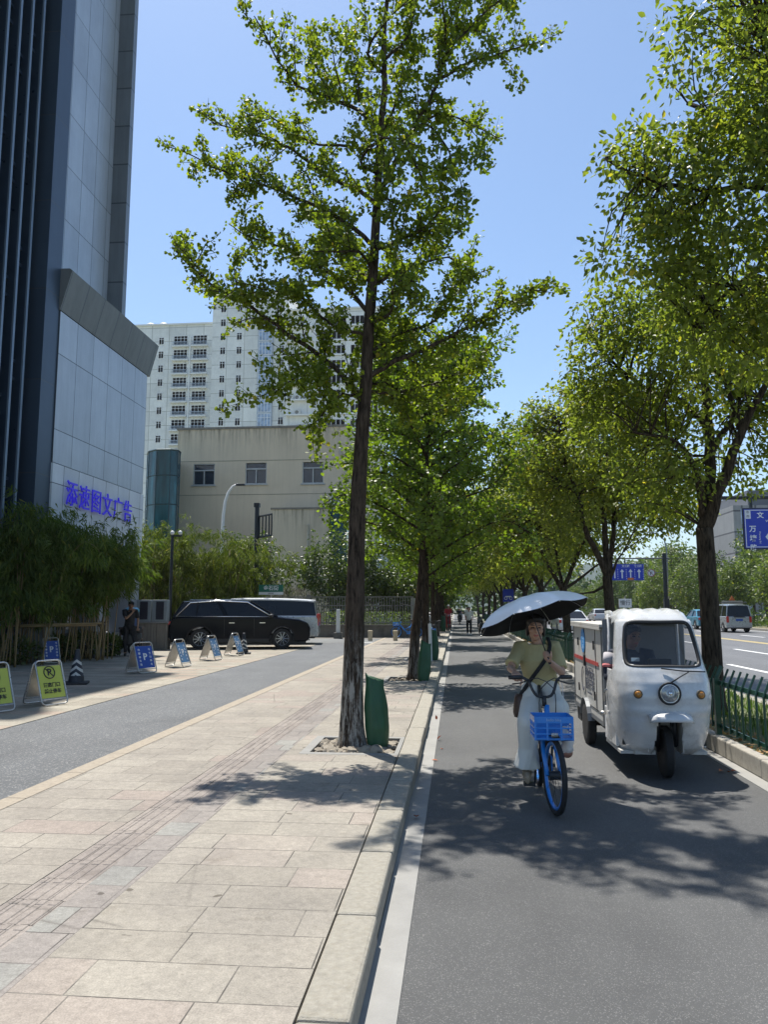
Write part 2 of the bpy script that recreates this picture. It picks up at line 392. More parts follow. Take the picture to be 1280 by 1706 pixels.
def sheet(name, x0, x1, y0, y1, z, mat, nx=1, ny=1):
    b = MB()
    for i in range(nx):
        for j in range(ny):
            a0, a1 = x0+(x1-x0)*i/nx, x0+(x1-x0)*(i+1)/nx; c0, c1 = y0+(y1-y0)*j/ny, y0+(y1-y0)*(j+1)/ny
            b.add([(a0, c0, z), (a1, c0, z), (a1, c1, z), (a0, c1, z)], [(0, 1, 2, 3)])
    return struct(name, b, mat)
GROUND = M('terrain_soil', (.16, .17, .11), .95, var=.3, vs=.05)
sheet('ground', -1500, 1500, -300, 3500, -.03, GROUND)
sheet('bike_lane', -.30, 3.0, -12, 420, 0, ASPH)
b = MB(); b.box((-.41, -12, -.02), (-.255, 420, .006)); struct('gutter', b, GUT)
b = MB(); b.box((2.78, -12, -.02), (2.93, 420, .006)); struct('gutter', b, GUT)
# sidewalk block (side wall behind the kerb) with openings for the tree pits
PITS = [(-1.55, -.66, 8.22, 9.15), (-1.45, -.66, 16.1, 17.1), (-1.45, -.66, 22.7, 23.7), (-1.4, -.66, 33.5, 34.5), (-1.4, -.66, 41, 42), (-1.4, -.66, 49.3, 50.3)]
b = MB(); y = -12
for (a0, a1, c0, c1) in PITS:
    b.box((-1.79, y, 0), (KX0-.004, c0-.10, K)); 
    b.box((-1.79, c0-.10, 0), (a0-.10, c1+.10, K)); y = c1+.10
b.box((-1.79, y, 0), (KX0-.004, 400, K))
struct('sidewalk', b, PAVE)
b = MB()
for (a0, a1, c0, c1) in PITS:
    b.box((a0-.10, c0-.10, 0), (a1+.05, c0, K+.003)); b.box((a0-.10, c1, 0), (a1+.05, c1+.10, K+.003))
    b.box((a0-.10, c0, 0), (a0, c1, K+.003)); b.box((a1, c0, 0), (a1+.05, c1, K+.003))
struct('pit_edging', b, M('pit_edge_stone', (.235, .23, .215), .7, var=.12, vs=5, bump=.2), bevel=.004)
b = MB()
for (a0, a1, c0, c1) in PITS: b.box((a0, c0, 0), (a1, c1, K-.05))
struct('pit_soil', b, SOIL)
b = MB(); b.box((-2.03, -12, 0), (-1.79, 400, K+.001)); struct('slab_border', b, PURP)
b = MB(); b.box((-2.33, -12, 0), (-2.03, 400, K+.0005)); 
struct('tactile_base', b, TACT)
b = MB(); r = random.Random(3)
yy = -1
while yy < 60:
    L = .30
    if r.random() > .02:
        dz = r.uniform(-.003, .002)
        for k in range(4):
            xc = -2.33+.045+.07*k
            b.box((xc-.024, yy+.001, K-.006), (xc+.024, yy+L+.006, K+.0048+dz*.4))
    yy += .31
struct('tactile_ridges', b, TACT, bevel=.004, seg=1)
b = MB(); b.box((-3.42, -12, 0), (-2.334, 400, K+.0015)); struct('sidewalk', b, PAVE2)
b = MB(); yy = -12
while yy < 90: b.box((-3.60, yy+.004, 0), (-3.424, yy+.946, K+.006)); yy += .95
struct('edge_strip', b, M('edge_strip_stone', (.31, .265, .205), .85, var=.2, vs=25, bump=.4, bs=120), bevel=.006)
b = MB(); yy = -12; r = random.Random(5)
while yy < 120:
    j = r.uniform(-.006, .006); b.box((KX0+j*.4, yy+.004, 0), (KX1+j, yy+.996, K+.002+j*.3)); yy += 1.0
b.box((KX0, 120, 0), (KX1, 420, K))
struct('kerb', b, CURB, bevel=.018)
# service lane, cross street, forecourt
b = MB(); b.box((-5.68, -12, 0), (-3.604, 33.0, K-.008)); struct('service_lane', b, ASPH2)
b = MB(); b.box((-60, 33.0, 0), (-3.604, 38.0, K-.010)); struct('cross_street', b, asphalt('asphalt_cross', (.125, .13, .13), bscale=250, chip=.3))
b = MB(); b.box((-60, 38.0, 0), (-3.604, 39.0, K-.002)); struct('sidewalk', b, PAVE2)
b = MB(); b.box((-60, -12, 0), (-5.684, 32.99, K)); struct('forecourt', b, FORE)
b = MB(); b.box((-4.3, 33.3, K-.01), (-3.62, 33.6, K-.003)); b.box((-4.9, 35.0, K-.01), (-3.7, 35.12, K-.003))
struct('road_marking', b, M('marking_paint', (.72, .72, .70), .6, var=.08, vs=4, dirt=((.35, .35, .35), .5)))
# right-hand kerb, planting strip, main road
b = MB(); yy = -12; r = random.Random(6)
while yy < 120:
    j = r.uniform(-.006, .006); b.box((2.93+j, yy+.004, 0), (3.06, yy+.996, .19+j*.3)); yy += 1.0
b.box((2.93, 120, 0), (3.06, 420, .19))
struct('kerb', b, CURBR, bevel=.015)
b = MB(); b.box((3.064, -12, 0), (4.75, 420, .15)); struct('planting_strip', b, GRASSG)
b = MB(); b.box((4.754, -12, 0), (4.95, 420, .17)); struct('kerb', b, CURB, bevel=.01)
sheet('main_road', 4.95, 21.5, -12, 420, .002, ASPH3)
WP = MATS['marking_paint'] if 'marking_paint' in MATS else None
YP = M('yellow_paint', (.62, .47, .17), .6, var=.1, vs=4, dirt=((.35, .32, .25), .4))
b = MB(); b.box((14.0, -5, .002), (14.13, 400, .008)); b.box((14.28, -5, .002), (14.41, 400, .008)); struct('yellow_line', b, YP)
b = MB()
for X in (7.9, 11.05, 17.0):
    yy = 4.0 if X != 17.0 else 3.0
    while yy < 260: b.box((X-.08, yy-1.2, .002), (X+.08, yy+2.4, .008)); yy += 8.6
b.box((5.2, -5, .002), (5.34, 300, .008)); b.box((21.05, -5, .002), (21.19, 400, .008))
struct('lane_lines', b, WP)
b = MB(); b.box((21.5, -12, 0), (21.75, 420, .17)); struct('kerb', b, CURB, bevel=.01)
b = MB(); b.box((21.754, -12, 0), (60, 420, .14)); struct('far_verge', b, M('far_verge_ground', (.16, .14, .085), .95, var=.4, vs=.6, bump=.5, bs=20, dirt=((.07, .10, .03), .9)))
# wooded hills far off
def hill(name, prof, Y, depth, mat):
    b = MB(); n = len(prof); vs = []
    for j, (s, o) in enumerate(((0, 0), (.75, .35), (1, .6), (.6, 1.2))):
        for (x, z) in prof: vs.append((x, Y+depth*o, z*s if j else -5))
    fs = []
    for j in range(3): fs += [(j*n+i, j*n+i+1, (j+1)*n+i+1, (j+1)*n+i) for i in range(n-1)]
    b.add(vs, fs); return struct(name, b, mat, smooth=True)
HM = M('hill_woods', (.025, .045, .022), .95, var=.35, vs=.02, bump=1., bs=.08)
rr = random.Random(9)
prof = []
for i in range(61):
    x = -900+i*50
    z = 30+85*math.exp(-((x-560)/170)**2)+62*math.exp(-((x-300)/120)**2)+55*math.exp(-((x-80)/130)**2)+70*math.exp(-((x-900)/260)**2)+rr.uniform(-4, 4)
    prof.append((x, z))
hill('hills', prof, 1500, 500, HM)

# grass and leaf litter in the planting strip (nobody could count it)
GR = leafmat('grass_blades', (.05, .09, .02), (.10, .15, .035), .35, .6)
n = 9000; pos = np.stack([rng.uniform(3.35, 4.7, n), rng.uniform(4, 40, n)**1.0, np.full(n, .15)], 1)
pos[:, 1] = 5+35*rng.uniform(0, 1, n)**1.7
keep = rng.uniform(0, 1, n) < np.clip((pos[:, 0]-3.2)/.6, .12, 1); pos = pos[keep]
g = leaves('grass', pos, np.tile((0, 0, 1.6), (len(pos), 1)), .15, BAMB, GR, None, droop=-.4)
g.data.transform(Matrix.Identity(4)); tag(g, kind='stuff', label='short green grass and ground cover behind the green fence', cat='grass')
DRY = leafmat('dry_leaves', (.22, .12, .05), (.42, .28, .14), .15, .8, (1, .9, .6))
n = 2600; pos = np.stack([3.08+.42*rng.uniform(0, 1, n)**1.3, 6+34*rng.uniform(0, 1, n)**1.6, rng.uniform(.153, .17, n)], 1)
l = leaves('leaf_litter', pos, rng.normal(0, 1, (n, 3))*np.array([1, 1, .12]), .075, CAMP, DRY, None, droop=0, up=2.2)
tag(l, kind='stuff', label='dry brown fallen leaves along the kerb under the green fence', cat='leaf litter')
pos = np.array([(2.72, 8.3, .012), (2.76, 8.36, .012), (2.68, 8.33, .012), (-.28, 8.6, .012), (-.2, 9.3, .012), (-.25, 9.9, .012), (-.3, 11.6, .012), (.1, 7.6, .006), (-.33, 6.3, .012), (2.6, 9.4, .01)])
l = leaves('fallen_leaves', pos, rng.normal(0, 1, (len(pos), 3))*np.array([1, 1, .05]), .08, CAMP, leafmat('red_dry_leaf', (.3, .08, .04), (.4, .14, .06), .1, .8, (1, .6, .4)), None, droop=0, up=3)
tag(l, kind='stuff', label='a few reddish dry leaves lying in the gutters', cat='leaf litter')
# river stones in the pit of the first tree and grit in the others
ST = M('pit_stone', (.27, .235, .185), .85, var=.35, vs=6, bump=.5, bs=60)
def rock(b, c, r, rr):
    o = len(b.v); b.ell(c, (r*rr.uniform(.8, 1.4), r*rr.uniform(.7, 1.2), r*rr.uniform(.5, .8)), 8, 5, Matrix.Rotation(rr.uniform(0, 3), 3, 'Z') @ Matrix.Rotation(rr.uniform(-.4, .4), 3, 'X'))
    for i in range(o, len(b.v)): b.v[i] = tuple(x+rr.uniform(-.13, .13)*r for x in b.v[i])
for k, (a0, a1, c0, c1) in enumerate(PITS[:3]):
    b = MB(); rr = random.Random(20+k)
    for i in range(150 if k == 0 else 70):
        x, y_ = rr.uniform(a0+.03, a1-.03), rr.uniform(c0+.03, c1-.03)
        rock(b, (x, y_, K-.045+rr.uniform(0, .03)), rr.uniform(.02, .062) if k == 0 else rr.uniform(.015, .035), rr)
    if k == 0:
        for (x, y_, r_) in ((-.98, 8.36, .105), (-.86, 8.34, .095), (-1.12, 8.33, .07), (-.72, 8.33, .05), (-1.3, 8.4, .06), (-.93, 8.30, .05)): rock(b, (x, y_, K-.01), r_, rr)
    tag(b.build('pit_stones', ST, smooth=.7), 'rubble of brown stones filling the tree pit '+['nearest the camera', 'of the second ginkgo', 'of the third ginkgo'][k], 'stones', kind='stuff')
# ============================================================= BUILDINGS
NAVY = M('navy_metal', (.035, .055, .085), .35, .3, var=.25, vs=1.2)
NAVYL = M('fin_edge_metal', (.16, .21, .27), .4, .3, var=.15, vs=1.5)
DGLASS = glassmat('dark_glass', (.012, .02, .035), .08)
JOINT = M('joint_dark', (.03, .035, .04), .9)
def panelmat(name, base, bw, bh, off=(0, 0, 0), axis='X', rough=.38, metal=.25, mort=.012, stain=.35, mcol=(.07, .08, .09)):
    m, nt, p = newmat(name); t = objco(nt)
    s = nt.nodes.new('ShaderNodeSeparateXYZ'); nt.links.new(t, s.inputs[0]); cb = nt.nodes.new('ShaderNodeCombineXYZ')
    nt.links.new(s.outputs[1 if axis == 'X' else 0], cb.inputs[0]); nt.links.new(s.outputs[2], cb.inputs[1])
    mp = nt.nodes.new('ShaderNodeMapping'); mp.inputs['Location'].default_value = off; nt.links.new(cb.outputs[0], mp.inputs[0])
    b = nt.nodes.new('ShaderNodeTexBrick'); b.offset = 0; b.inputs['Scale'].default_value = 1; b.inputs['Brick Width'].default_value = bw; b.inputs['Row Height'].default_value = bh
    b.inputs['Mortar Size'].default_value = mort; b.inputs['Color1'].default_value = (0, 0, 0, 1); b.inputs['Color2'].default_value = (1, 1, 1, 1); nt.links.new(mp.outputs[0], b.inputs['Vector'])
    c = ramp(nt, b.outputs['Color'], [(0, [x*.88 for x in base]), (1, [x*1.10 for x in base])])
    c = mixc(nt, 1., c, ramp(nt, noise(nt, .5, 6, .7, t), [(.3, (.84, .84, .85)), (.7, (1.10, 1.10, 1.09))]), 'MULTIPLY')
    sm = nt.nodes.new('ShaderNodeMapping'); sm.inputs['Scale'].default_value = (3, 3, .25); nt.links.new(t, sm.inputs[0])
    c = mixc(nt, stain, c, ramp(nt, noise(nt, 1.2, 8, .75, sm.outputs[0]), [(.42, base), (.72, [x*.55 for x in base])]))
    c = mixc(nt, b.outputs['Fac'], c, mcol)
    nt.links.new(c, p.inputs['Base Color']); p.inputs['Roughness'].default_value = rough; p.inputs['Metallic'].default_value = metal
    nt.links.new(bumpn(nt, mth(nt, 'SUBTRACT', 1., b.outputs['Fac']), .5, .02), p.inputs['Normal'])
    return m
# ---- office tower on the left
TX = -13.3; PX = -11.62; H = 29.0
off = thing('office_building', 'tall office block with grey metal panels, dark vertical fins and a jutting cornice', 'building', (-14, 21, 0))
def op(mb, name, mat, label=None, **k):
    o = mb.build(name, mat, off, world=True, **k); return tag(o, label)
PAN = panelmat('panel_alu', (.46, .50, .55), 1.0, 1.95, off=(0.06, -1.3-10.4+10.4, 0), stain=.3)
PAN2 = panelmat('panel_alu_large', (.45, .48, .515), 1.083, 2.28, off=(.0, .0, 0), stain=.35)
FRZ = panelmat('panel_frieze', (.62, .66, .69), .93, 1.35, off=(.3, .15, 0), rough=.5, stain=.2, metal=.05)
COR = panelmat('panel_cornice', (.17, .175, .17), 1.08, 5, off=(0, 0, 0), stain=.55, metal=.2, rough=.45, mort=.02)
b = MB(); b.box((-32, 21.0, 11.0), (TX, 27.3, H)); op(b, 'upper_wall', PAN)
b = MB(); b.box((-32, 20.99, 5.86), (PX-.03, 27.5, 10.42)); op(b, 'panel_wall', PAN2)
b = MB(); b.box((-32, 20.985, 3.2), (PX, 27.52, 5.83)); op(b, 'sign_frieze', FRZ)
b = MB(); b.box((-32, 20.99, 5.832), (PX-.06, 27.4, 5.858)); b.box((-32, 20.99, 10.42), (PX-.12, 27.5, 10.6)); op(b, 'shadow_gap', JOINT)
b = MB(); b.prism([(-32, 10.6), (PX-.02, 10.45), (PX+.30, 11.66), (PX+.22, 11.72), (-13, 11.74), (-32, 11.74)], 20.95, 27.72); op(b, 'cornice', COR)
PIL = panelmat('panel_pillar', (.19, .205, .215), 3.0, 1.62, axis='Y', off=(0.5, .45, 0), stain=.45, mort=.03)
b = MB(); b.box((TX-.4, 27.3, 11.74), (-12.68, 27.62, H)); op(b, 'corner_pillar', PIL)
b = MB(); b.box((-32, 20.99, H), (-12.35, 27.8, H+.9)); op(b, 'unseen_shade_ledge', PAN2)  # unseen ledge above the frame, added to set the forecourt shadow edge
b = MB(); b.box((-32, 27.3, 3.2), (PX-.4, 27.45, 11)); op(b, 'end_wall', PAN2)
# ground storey
b = MB(); b.box((-32, 6, 0), (-13.4, 27.2, 3.2)); op(b, 'ground_storey_wall', M('ground_wall', (.16, .19, .22), .5, .1, var=.2, vs=.8))
for y0 in (21.1, 24.2, 26.9):
    b = MB(); b.box((-12.5, y0, 0), (PX, y0+.55, 3.2)); op(b, 'pier', PAN2, bevel=.01)
b = MB(); b.box((-13.39, 21.8, .9), (-13.3, 24.1, 3.1)); b.box((-13.39, 24.9, .9), (-13.3, 26.8, 3.1)); op(b, 'shopfront_glass', DGLASS)
# fins
b = MB(); b.box((-32, 4, 3.2), (-12.75, 20.2, H)); op(b, 'fin_facade_glass', panelmat('dark_facade', (.018, .028, .045), .55, 1.65, rough=.12, metal=.2, mort=.03, stain=.2, mcol=(.04, .06, .08)))
b = MB(); b.box((-32, 20.2, 3.2), (-11.68, 20.985, H)); op(b, 'dark_pillar', panelmat('navy_pillar', (.055, .08, .115), 1.2, 2.7, rough=.4, metal=.3, mort=.015, stain=.3))
fin = None
for k in range(21):
    yf = 19.72-k*.56
    if yf < 8: break
    if k == 0:
        b = MB(); b.box((-12.75, -.035, 3.2), (-11.98, .035, H)); b.mi = 1; b.box((-11.98, -.045, 3.2), (-11.93, .045, H)); b.mi = 0
        for q in range(9):
            z = 4.6+q*3.3
            for dz in (0, .5): b.box((-12.6, -.50, z+dz), (-12.15, -.035, z+dz+.09))
            b.box((-12.74, -.4, z-1.6), (-12.6, -.06, z-.5))
        fin = b.build('fin', [NAVY, NAVYL], off); base = parent_inv(off) @ Vector((0, yf, 0)); fin.location = base
    else:
        c = fin.copy(); C.objects.link(c); c.parent = off; c.location = parent_inv(off) @ Vector((0, yf, 0))
        if k % 3 == 1: c.location.z -= 1.1
# blue lettering standing off the frieze, reads along +Y seen from the street
LET = M('sign_letter_blue', (.03, .012, .55), .35, var=.1, vs=3, emit=.22)  # faint glow put into the blue by emission, no lamp in the letters
letters = thing('sign_lettering', 'six large blue Chinese characters fixed to the pale frieze of the office building', 'sign', (PX+.06, 22, 4.9))
for i, ch in enumerate('添速图文广告'):
    yc = 22.0+i*.80
    # the characters stand in a line parallel to the frieze
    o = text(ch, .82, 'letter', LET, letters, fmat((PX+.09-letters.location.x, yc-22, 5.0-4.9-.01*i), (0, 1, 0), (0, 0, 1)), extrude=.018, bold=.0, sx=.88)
# ---- teal glazed bay + beige hall
CRM = M('beige_render', (.50, .455, .345), .85, var=.07, vs=.35, bump=.15, bs=30)
def stained(name, base, zt):
    m, nt, p = newmat(name); t = objco(nt)
    sm = nt.nodes.new('ShaderNodeMapping'); sm.inputs['Scale'].default_value = (2.2, 2.2, .16); nt.links.new(t, sm.inputs[0])
    s = nt.nodes.new('ShaderNodeSeparateXYZ'); nt.links.new(t, s.inputs[0])
    top = nt.nodes.new('ShaderNodeMapRange'); top.inputs[1].default_value = zt-2.4; top.inputs[2].default_value = zt; nt.links.new(s.outputs[2], top.inputs[0])
    st = ramp(nt, noise(nt, 1.6, 9, .75, sm.outputs[0]), [(.45, (0, 0, 0)), (.68, (1, 1, 1))])
    f = mth(nt, 'MULTIPLY', st, mth(nt, 'ADD', mth(nt, 'MULTIPLY', mth(nt, 'POWER', top.outputs[0], 2.2), .95), .13))
    c = ramp(nt, noise(nt, .35, 6, .6, t), [(.3, [x*.93 for x in base]), (.7, [x*1.06 for x in base])])
    c = mixc(nt, f, c, [x*.28 for x in base])
    nt.links.new(c, p.inputs['Base Color']); p.inputs['Roughness'].default_value = .85
    nt.links.new(bumpn(nt, noise(nt, 25, 5, .6, t), .2, .01), p.inputs['Normal']); return m
CRS = stained('beige_stained', (.66, .555, .41), 14.9); CRS2 = stained('beige_stained_low', (.60, .515, .39), 8.35)
TEAL = glassmat('teal_glass', (.012, .06, .075), .1); TEALD = M('teal_frame', (.02, .05, .06), .4, .3)
WFR = M('window_frame_grey', (.42, .43, .42), .5, .2)
hall = thing('beige_building', 'stained beige three-storey building with three windows and a teal glazed bay', 'building', (-14, 55, 0))
def hp(mb, name, mat, **k): return mb.build(name, mat, hall, world=True, **k)
wins = [((322, 773), (357, 808)), ((409, 770), (444, 806)), ((504, 768), (539, 805))]
wr = []
for a_, c_ in wins:
    p, q = at(*a_, 55), at(*c_, 55); wr.append((p.x, q.x, q.z, p.z))
b = MB(); X0, X1, ZT = -20.7, -7.62, 14.9
z0, z1 = wr[0][2], wr[0][3]; xs = [X0]+[v for w in wr for v in w[:2]]+[X1]
b.box((X0, 55, 0), (X1, 55.3, z0)); b.box((X0, 55, z1), (X1, 55.3, ZT))
for i in range(0, len(xs), 2): b.box((xs[i], 55, z0), (xs[i+1], 55.3, z1))
b.box((X0, 55.3, 0), (X1, 72, ZT-.01))
hp(b, 'wall', CRS)
b = MB(); b.box((X0-.1, 54.93, ZT), (X1+.1, 55.4, ZT+.16)); hp(b, 'parapet', M('parapet_dark', (.22, .2, .17), .9, var=.3, vs=2))
b = MB()
for z in (12.45, 9.9, 6.7): b.box((X0, 54.99, z), (X1, 55.0, z+.05))
hp(b, 'render_joint', M('render_joint', (.30, .27, .2), .9))
for (x0, x1, za, zb) in wr:
    b = MB(); t = .07
    b.box((x0, 55.05, za), (x1, 55.16, za+t)); b.box((x0, 55.05, zb-t), (x1, 55.16, zb)); b.box((x0, 55.05, za+t), (x0+t, 55.16, zb-t)); b.box((x1-t, 55.05, za+t), (x1, 55.16, zb-t))
    b.box((x0+t, 55.05, za+(zb-za)*.66), (x1-t, 55.16, za+(zb-za)*.66+.1)); xm = (x0+x1)/2; b.box((xm-.04, 55.06, za+t), (xm+.04, 55.15, za+(zb-za)*.66))
    b.box((x0-.1, 54.9, za-.1), (x1+.1, 55.05, za))
    w = hp(b, 'window', WFR)
    g = MB(); g.box((x0+.02, 55.18, za+.02), (x1-.02, 55.22, zb-.02)); g.build('pane', DGLASS, w, world=True)
# lower volumes in front
b = MB(); b.box((at(453, 850, 52).x, 52, 0), (-8.62, 54.99, 8.4)); hp(b, 'stair_wing', CRS2)
b = MB(); b.box((at(453, 850, 52).x-.08, 51.93, 8.4), (-8.60, 54.99, 8.52)); hp(b, 'coping', MATS['parapet_dark'])
b = MB(); b.box((-8.6, 52.0, 0), (-7.4, 54.9, 8.4)); hp(b, 'glazed_corner', panelmat('teal_panels', (.02, .075, .085), .6, 1.3, axis='Y', rough=.1, metal=0, mort=.02, stain=.1, mcol=(.01, .03, .035)))
b = MB(); b.box((-16.6, 53.6, 0), (-12.8, 54.99, 5.5)); hp(b, 'entrance_wing', CRM); b = MB(); b.box((-16.6, 53.2, 5.5), (-12.7, 54.99, 5.7)); hp(b, 'canopy', M('canopy_brown', (.2, .15, .11), .8))
b = MB(); b.box((-15.9, 53.52, 4.0), (-14.2, 53.6, 5.0)); hp(b, 'entrance_window', DGLASS)
b = MB(); pr = [(-7.95, 54.9, 4), (-7.95, 54.9, 12.8), (-8.35, 54.9, 12.8), (-8.35, 54.9, 13.3)]; b.tube(pr, .06, 8); b.tube([(-10.1, 51.92, 0), (-10.1, 51.92, 6.9), (-10.1, 51.8, 7.3)], .09, 8); hp(b, 'drainpipe', M('pipe_beige', (.5, .46, .38), .7))
b = MB(); prof = [(-22.2, 55), (-21.6, 51.6), (-21.1, 50.6), (-20.3, 50.0), (-19.3, 50.0), (-18.9, 50.3), (-19.0, 51), (-20.6, 55)]
vs = [(x, y, 0) for x, y in prof]+[(x, y, 12.35) for x, y in prof]; n_ = len(prof); b.add(vs, [tuple(range(n_))[::-1], tuple(range(n_, 2*n_))]+[(i, (i+1) % n_, n_+(i+1) % n_, n_+i) for i in range(n_)])
tm, nt, p = newmat('teal_bay_glass'); t = objco(nt); s_ = nt.nodes.new('ShaderNodeMapping'); s_.inputs['Scale'].default_value = (1, 1, .12); nt.links.new(t, s_.inputs[0])
nt.links.new(ramp(nt, noise(nt, 1.8, 5, .6, s_.outputs[0]), [(.35, (.008, .03, .035)), (.55, (.015, .08, .10)), (.75, (.05, .22, .28))]), p.inputs['Base Color']); p.inputs['Roughness'].default_value = .12
hp(b, 'glazed_bay', tm)
b = MB()
for z in (2.6, 4.6, 6.6, 8.6, 10.6): b.tube([(x, y, z) for x, y in prof[1:7]], .035, 4)
for x, y in prof[1:7]: b.tube([(x, y, 0), (x, y, 12.35)], .04, 4)
b.tube([(x, y, 12.37) for x, y in prof[:8]], .07, 4); hp(b, 'bay_frame', TEALD)
# air conditioner on the hall
ACM = M('ac_white', (.62, .62, .58), .5, var=.08, vs=4, dirt=((.35, .32, .28), .4)); BLK = M('black_rubber', (.018, .018, .02), .7, var=.3, vs=8, bump=.2)
def ac_mesh():
    b = MB(); b.mi = 0; b.box((-.42, -.17, 0), (.42, .17, .62)); b.mi = 1; b.lathe([(.24, -.175), (.24, -.172)], (-.1, 0, .31), 20, 'Y'); b.mi = 0
    b.torus((-.1, -.18, .31), .24, .012, 'Y', 20, 4); b.torus((-.1, -.185, .31), .14, .008, 'Y', 20, 4)
    for k in range(6):
        a = PI*k/6; b.tube([(-.1-.24*math.cos(a), -.185, .31-.24*math.sin(a)), (-.1+.24*math.cos(a), -.185, .31+.24*math.sin(a))], .006, 4)
    b.mi = 1; b.box((-.35, -.1, -.12), (-.31, .2, 0)); b.box((.31, -.1, -.12), (.35, .2, 0)); return b
a0 = ac_mesh().build('air_conditioner', [ACM, BLK]); c_ = (at(546, 824, 54.6)+at(567, 840, 54.6))/2; a0.location = (c_.x+.2, 54.75, c_.z-.35); a0.scale = (1.15, 1, 1.15)
tag(a0, 'white air conditioner box on the beige wall right of the third window', 'air conditioner')

# ---- white apartment blocks
WH = panelmat('white_panels', (.80, .80, .77), 4.1, 3.3, axis='Y', rough=.8, metal=0, mort=.06, stain=.22, mcol=(.42, .42, .38), off=(1.3, .1, 0))
WH2 = M('white_trim', (.80, .80, .78), .8, var=.06, vs=.2); RAIL = M('balcony_rail', (.42, .48, .56), .5, .3)
BGL = glassmat('blue_window_glass', (.28, .37, .52), .3); FRW = M('window_frame_white', (.8, .8, .8), .6)
def winmesh(name, w, h, kind):
    b = MB(); t = .1
    b.mi = 0; b.box((-w/2, -.06, 0), (w/2, .1, t)); b.box((-w/2, -.06, h-t), (w/2, .1, h)); b.box((-w/2, -.06, t), (-w/2+t, .1, h-t)); b.box((w/2-t, -.06, t), (w/2, .1, h-t))
    if kind == 'small': b.box((-.05, -.05, t), (.05, .1, h-t)); b.box((-w/2+t, -.05, h*.7), (w/2-t, .09, h*.7+.08))
    if kind in ('big', 'bay'):
        for f in (-.25, 0, .25): b.box((w*f-.05, -.05, t), (w*f+.05, .1, h-t))
        b.box((-w/2+t, -.05, h*.68), (w/2-t, .09, h*.68+.08))
    if kind == 'big':
        b.mi = 2; b.box((-w/2-.1, -.75, -.25), (w/2+.1, -.69, .55)) if 0 else None
        for k in range(13): x = -w/2+w*k/12; b.box((x-.03, -.72, -.3), (x+.03, -.66, .55))
        b.box((-w/2, -.74, .5), (w/2, -.64, .6)); b.mi = 3; b.box((-w/2-.25, -.85, -.6), (w/2+.35, -.02, -.35))
    if kind == 'long':
        for k in range(1, 6): b.box((-w/2+w*k/6-.06, -.05, t), (-w/2+w*k/6+.06, .1, h-t))
        b.mi = 3; b.box((-w/2-.2, -.3, -.35), (w/2+.2, -.02, -.05))
    b.mi = 1; b.box((-w/2+.05, .0, .05), (w/2-.05, .06, h-.05))
    me = b.build('window', [FRW, BGL, RAIL, WH2]); return me
protos = {k: winmesh(k, w, h, k) for k, (w, h) in dict(small=(1.25, 1.75), big=(3.3, 2.2), bay=(3.0, 3.0), long=(6.0, 2.0)).items()}
def place(kind, root, X, Y, Z):
    c = protos[kind].copy(); C.objects.link(c); c.name = 'window'; c.parent = root; c.location = parent_inv(root) @ Vector((X, Y, Z)); return c
def block(label, x0, x1, Y, top, grp, depth=16):
    r = thing('apartment_block', label, 'building', ((x0+x1)/2, Y, 0), 0, grp)
    b = MB(); b.box((x0, Y, 0), (x1, Y+depth, top)); b.build('wall', WH, r, world=True)
    b = MB(); b.box((x0-.3, Y-.35, top), (x1+.3, Y+depth, top+.35)); b.build('parapet', WH2, r, world=True); return r
AC2 = MB(); AC2.v = []; GRP = 'white apartment blocks behind the beige building'
Zf = [61.7-3.3*k for k in range(17)]
r1 = block('left, lower block of white apartments with paired balconied windows', -73.6, -54.6, 166, 66.5, GRP)
for z in Zf:
    if z < 22: break
    place('small', r1, -67.2, 166, z+.2); place('big', r1, -62.6, 166, z); place('big', r1, -58.0, 166, z)
b = MB(); b.box((-60.45, 165.6, 18), (-60.15, 166, 63.5)); b.box((-54.9, 165.5, 18), (-54.6, 166, 64)); b.build('wall_rib', WH2, r1, world=True)
b = MB()
for x in (-71.5, -68.3): b.lathe([(1.2, 66.9), (1.2, 68.2), (.9, 68.5)], (x, 170, 0), 16)
b.build('water_tank', M('tank_grey', (.5, .5, .5), .5), r1, world=True)
r2 = block('middle, taller block of white apartments with small windows and one dark bay column', -54.5, -36.9, 164, 72.5, GRP)
for k, z in enumerate([71.6-3.3*i-3.3 for i in range(17)]):
    if z < 22: break
    place('small', r2, -52.0, 164, z); place('small', r2, -48.2, 164, z)
    if z < 63: place('bay', r2, -42.0, 163.5, z-.5)
    place('small', r2, -38.4, 164, z)
b = MB(); b.box((-43.7, 163.55, 18), (-40.3, 164, 66)); b.build('bay_column', RAIL, r2, world=True)
r3 = block('right block of white apartments with long window bands and rows of air conditioners', -36.8, -15.5, 160, 66.5, GRP)
for k, z in enumerate([63-3.3*i for i in range(15)]):
    if z < 22: break
    place('long', r3, -26.3, 160, z); place('long', r3, -19.2, 160, z)
    b = MB(); b.box((-35.8, 159.2, z-.4), (-30.2, 160, z-.2)) if k else None
for i in range(15):
    z = 63-3.3*i
    if z < 22: break
    b = MB(); b.box((-36.2, 159.0, z-.5), (-30.4, 160, z-.25)); b.build('ac_ledge', WH2, r3, world=True)
b = MB(); b.box((-30.2, 159.6, 20), (-29.9, 160, 66)); b.box((-15.9, 159.5, 20), (-15.4, 160, 66)); b.build('wall_rib', WH2, r3, world=True)
acs = []
for i in range(14):
    z = 63-3.3*i
    if z < 22: break
    for x in (-35.2, -33.6, -32.0):
        if rng.uniform() < .85:
            o = a0.copy(); C.objects.link(o); o.parent = r3; o.location = parent_inv(r3) @ Vector((x, 159.5, z-.25)); o.scale = (1.6, 1.3, 1.6)
            for k_ in ('label', 'category'): 
                if k_ in o: del o[k_]
            o.name = 'ac_unit'
for k in protos.values(): bpy.data.objects.remove(k)

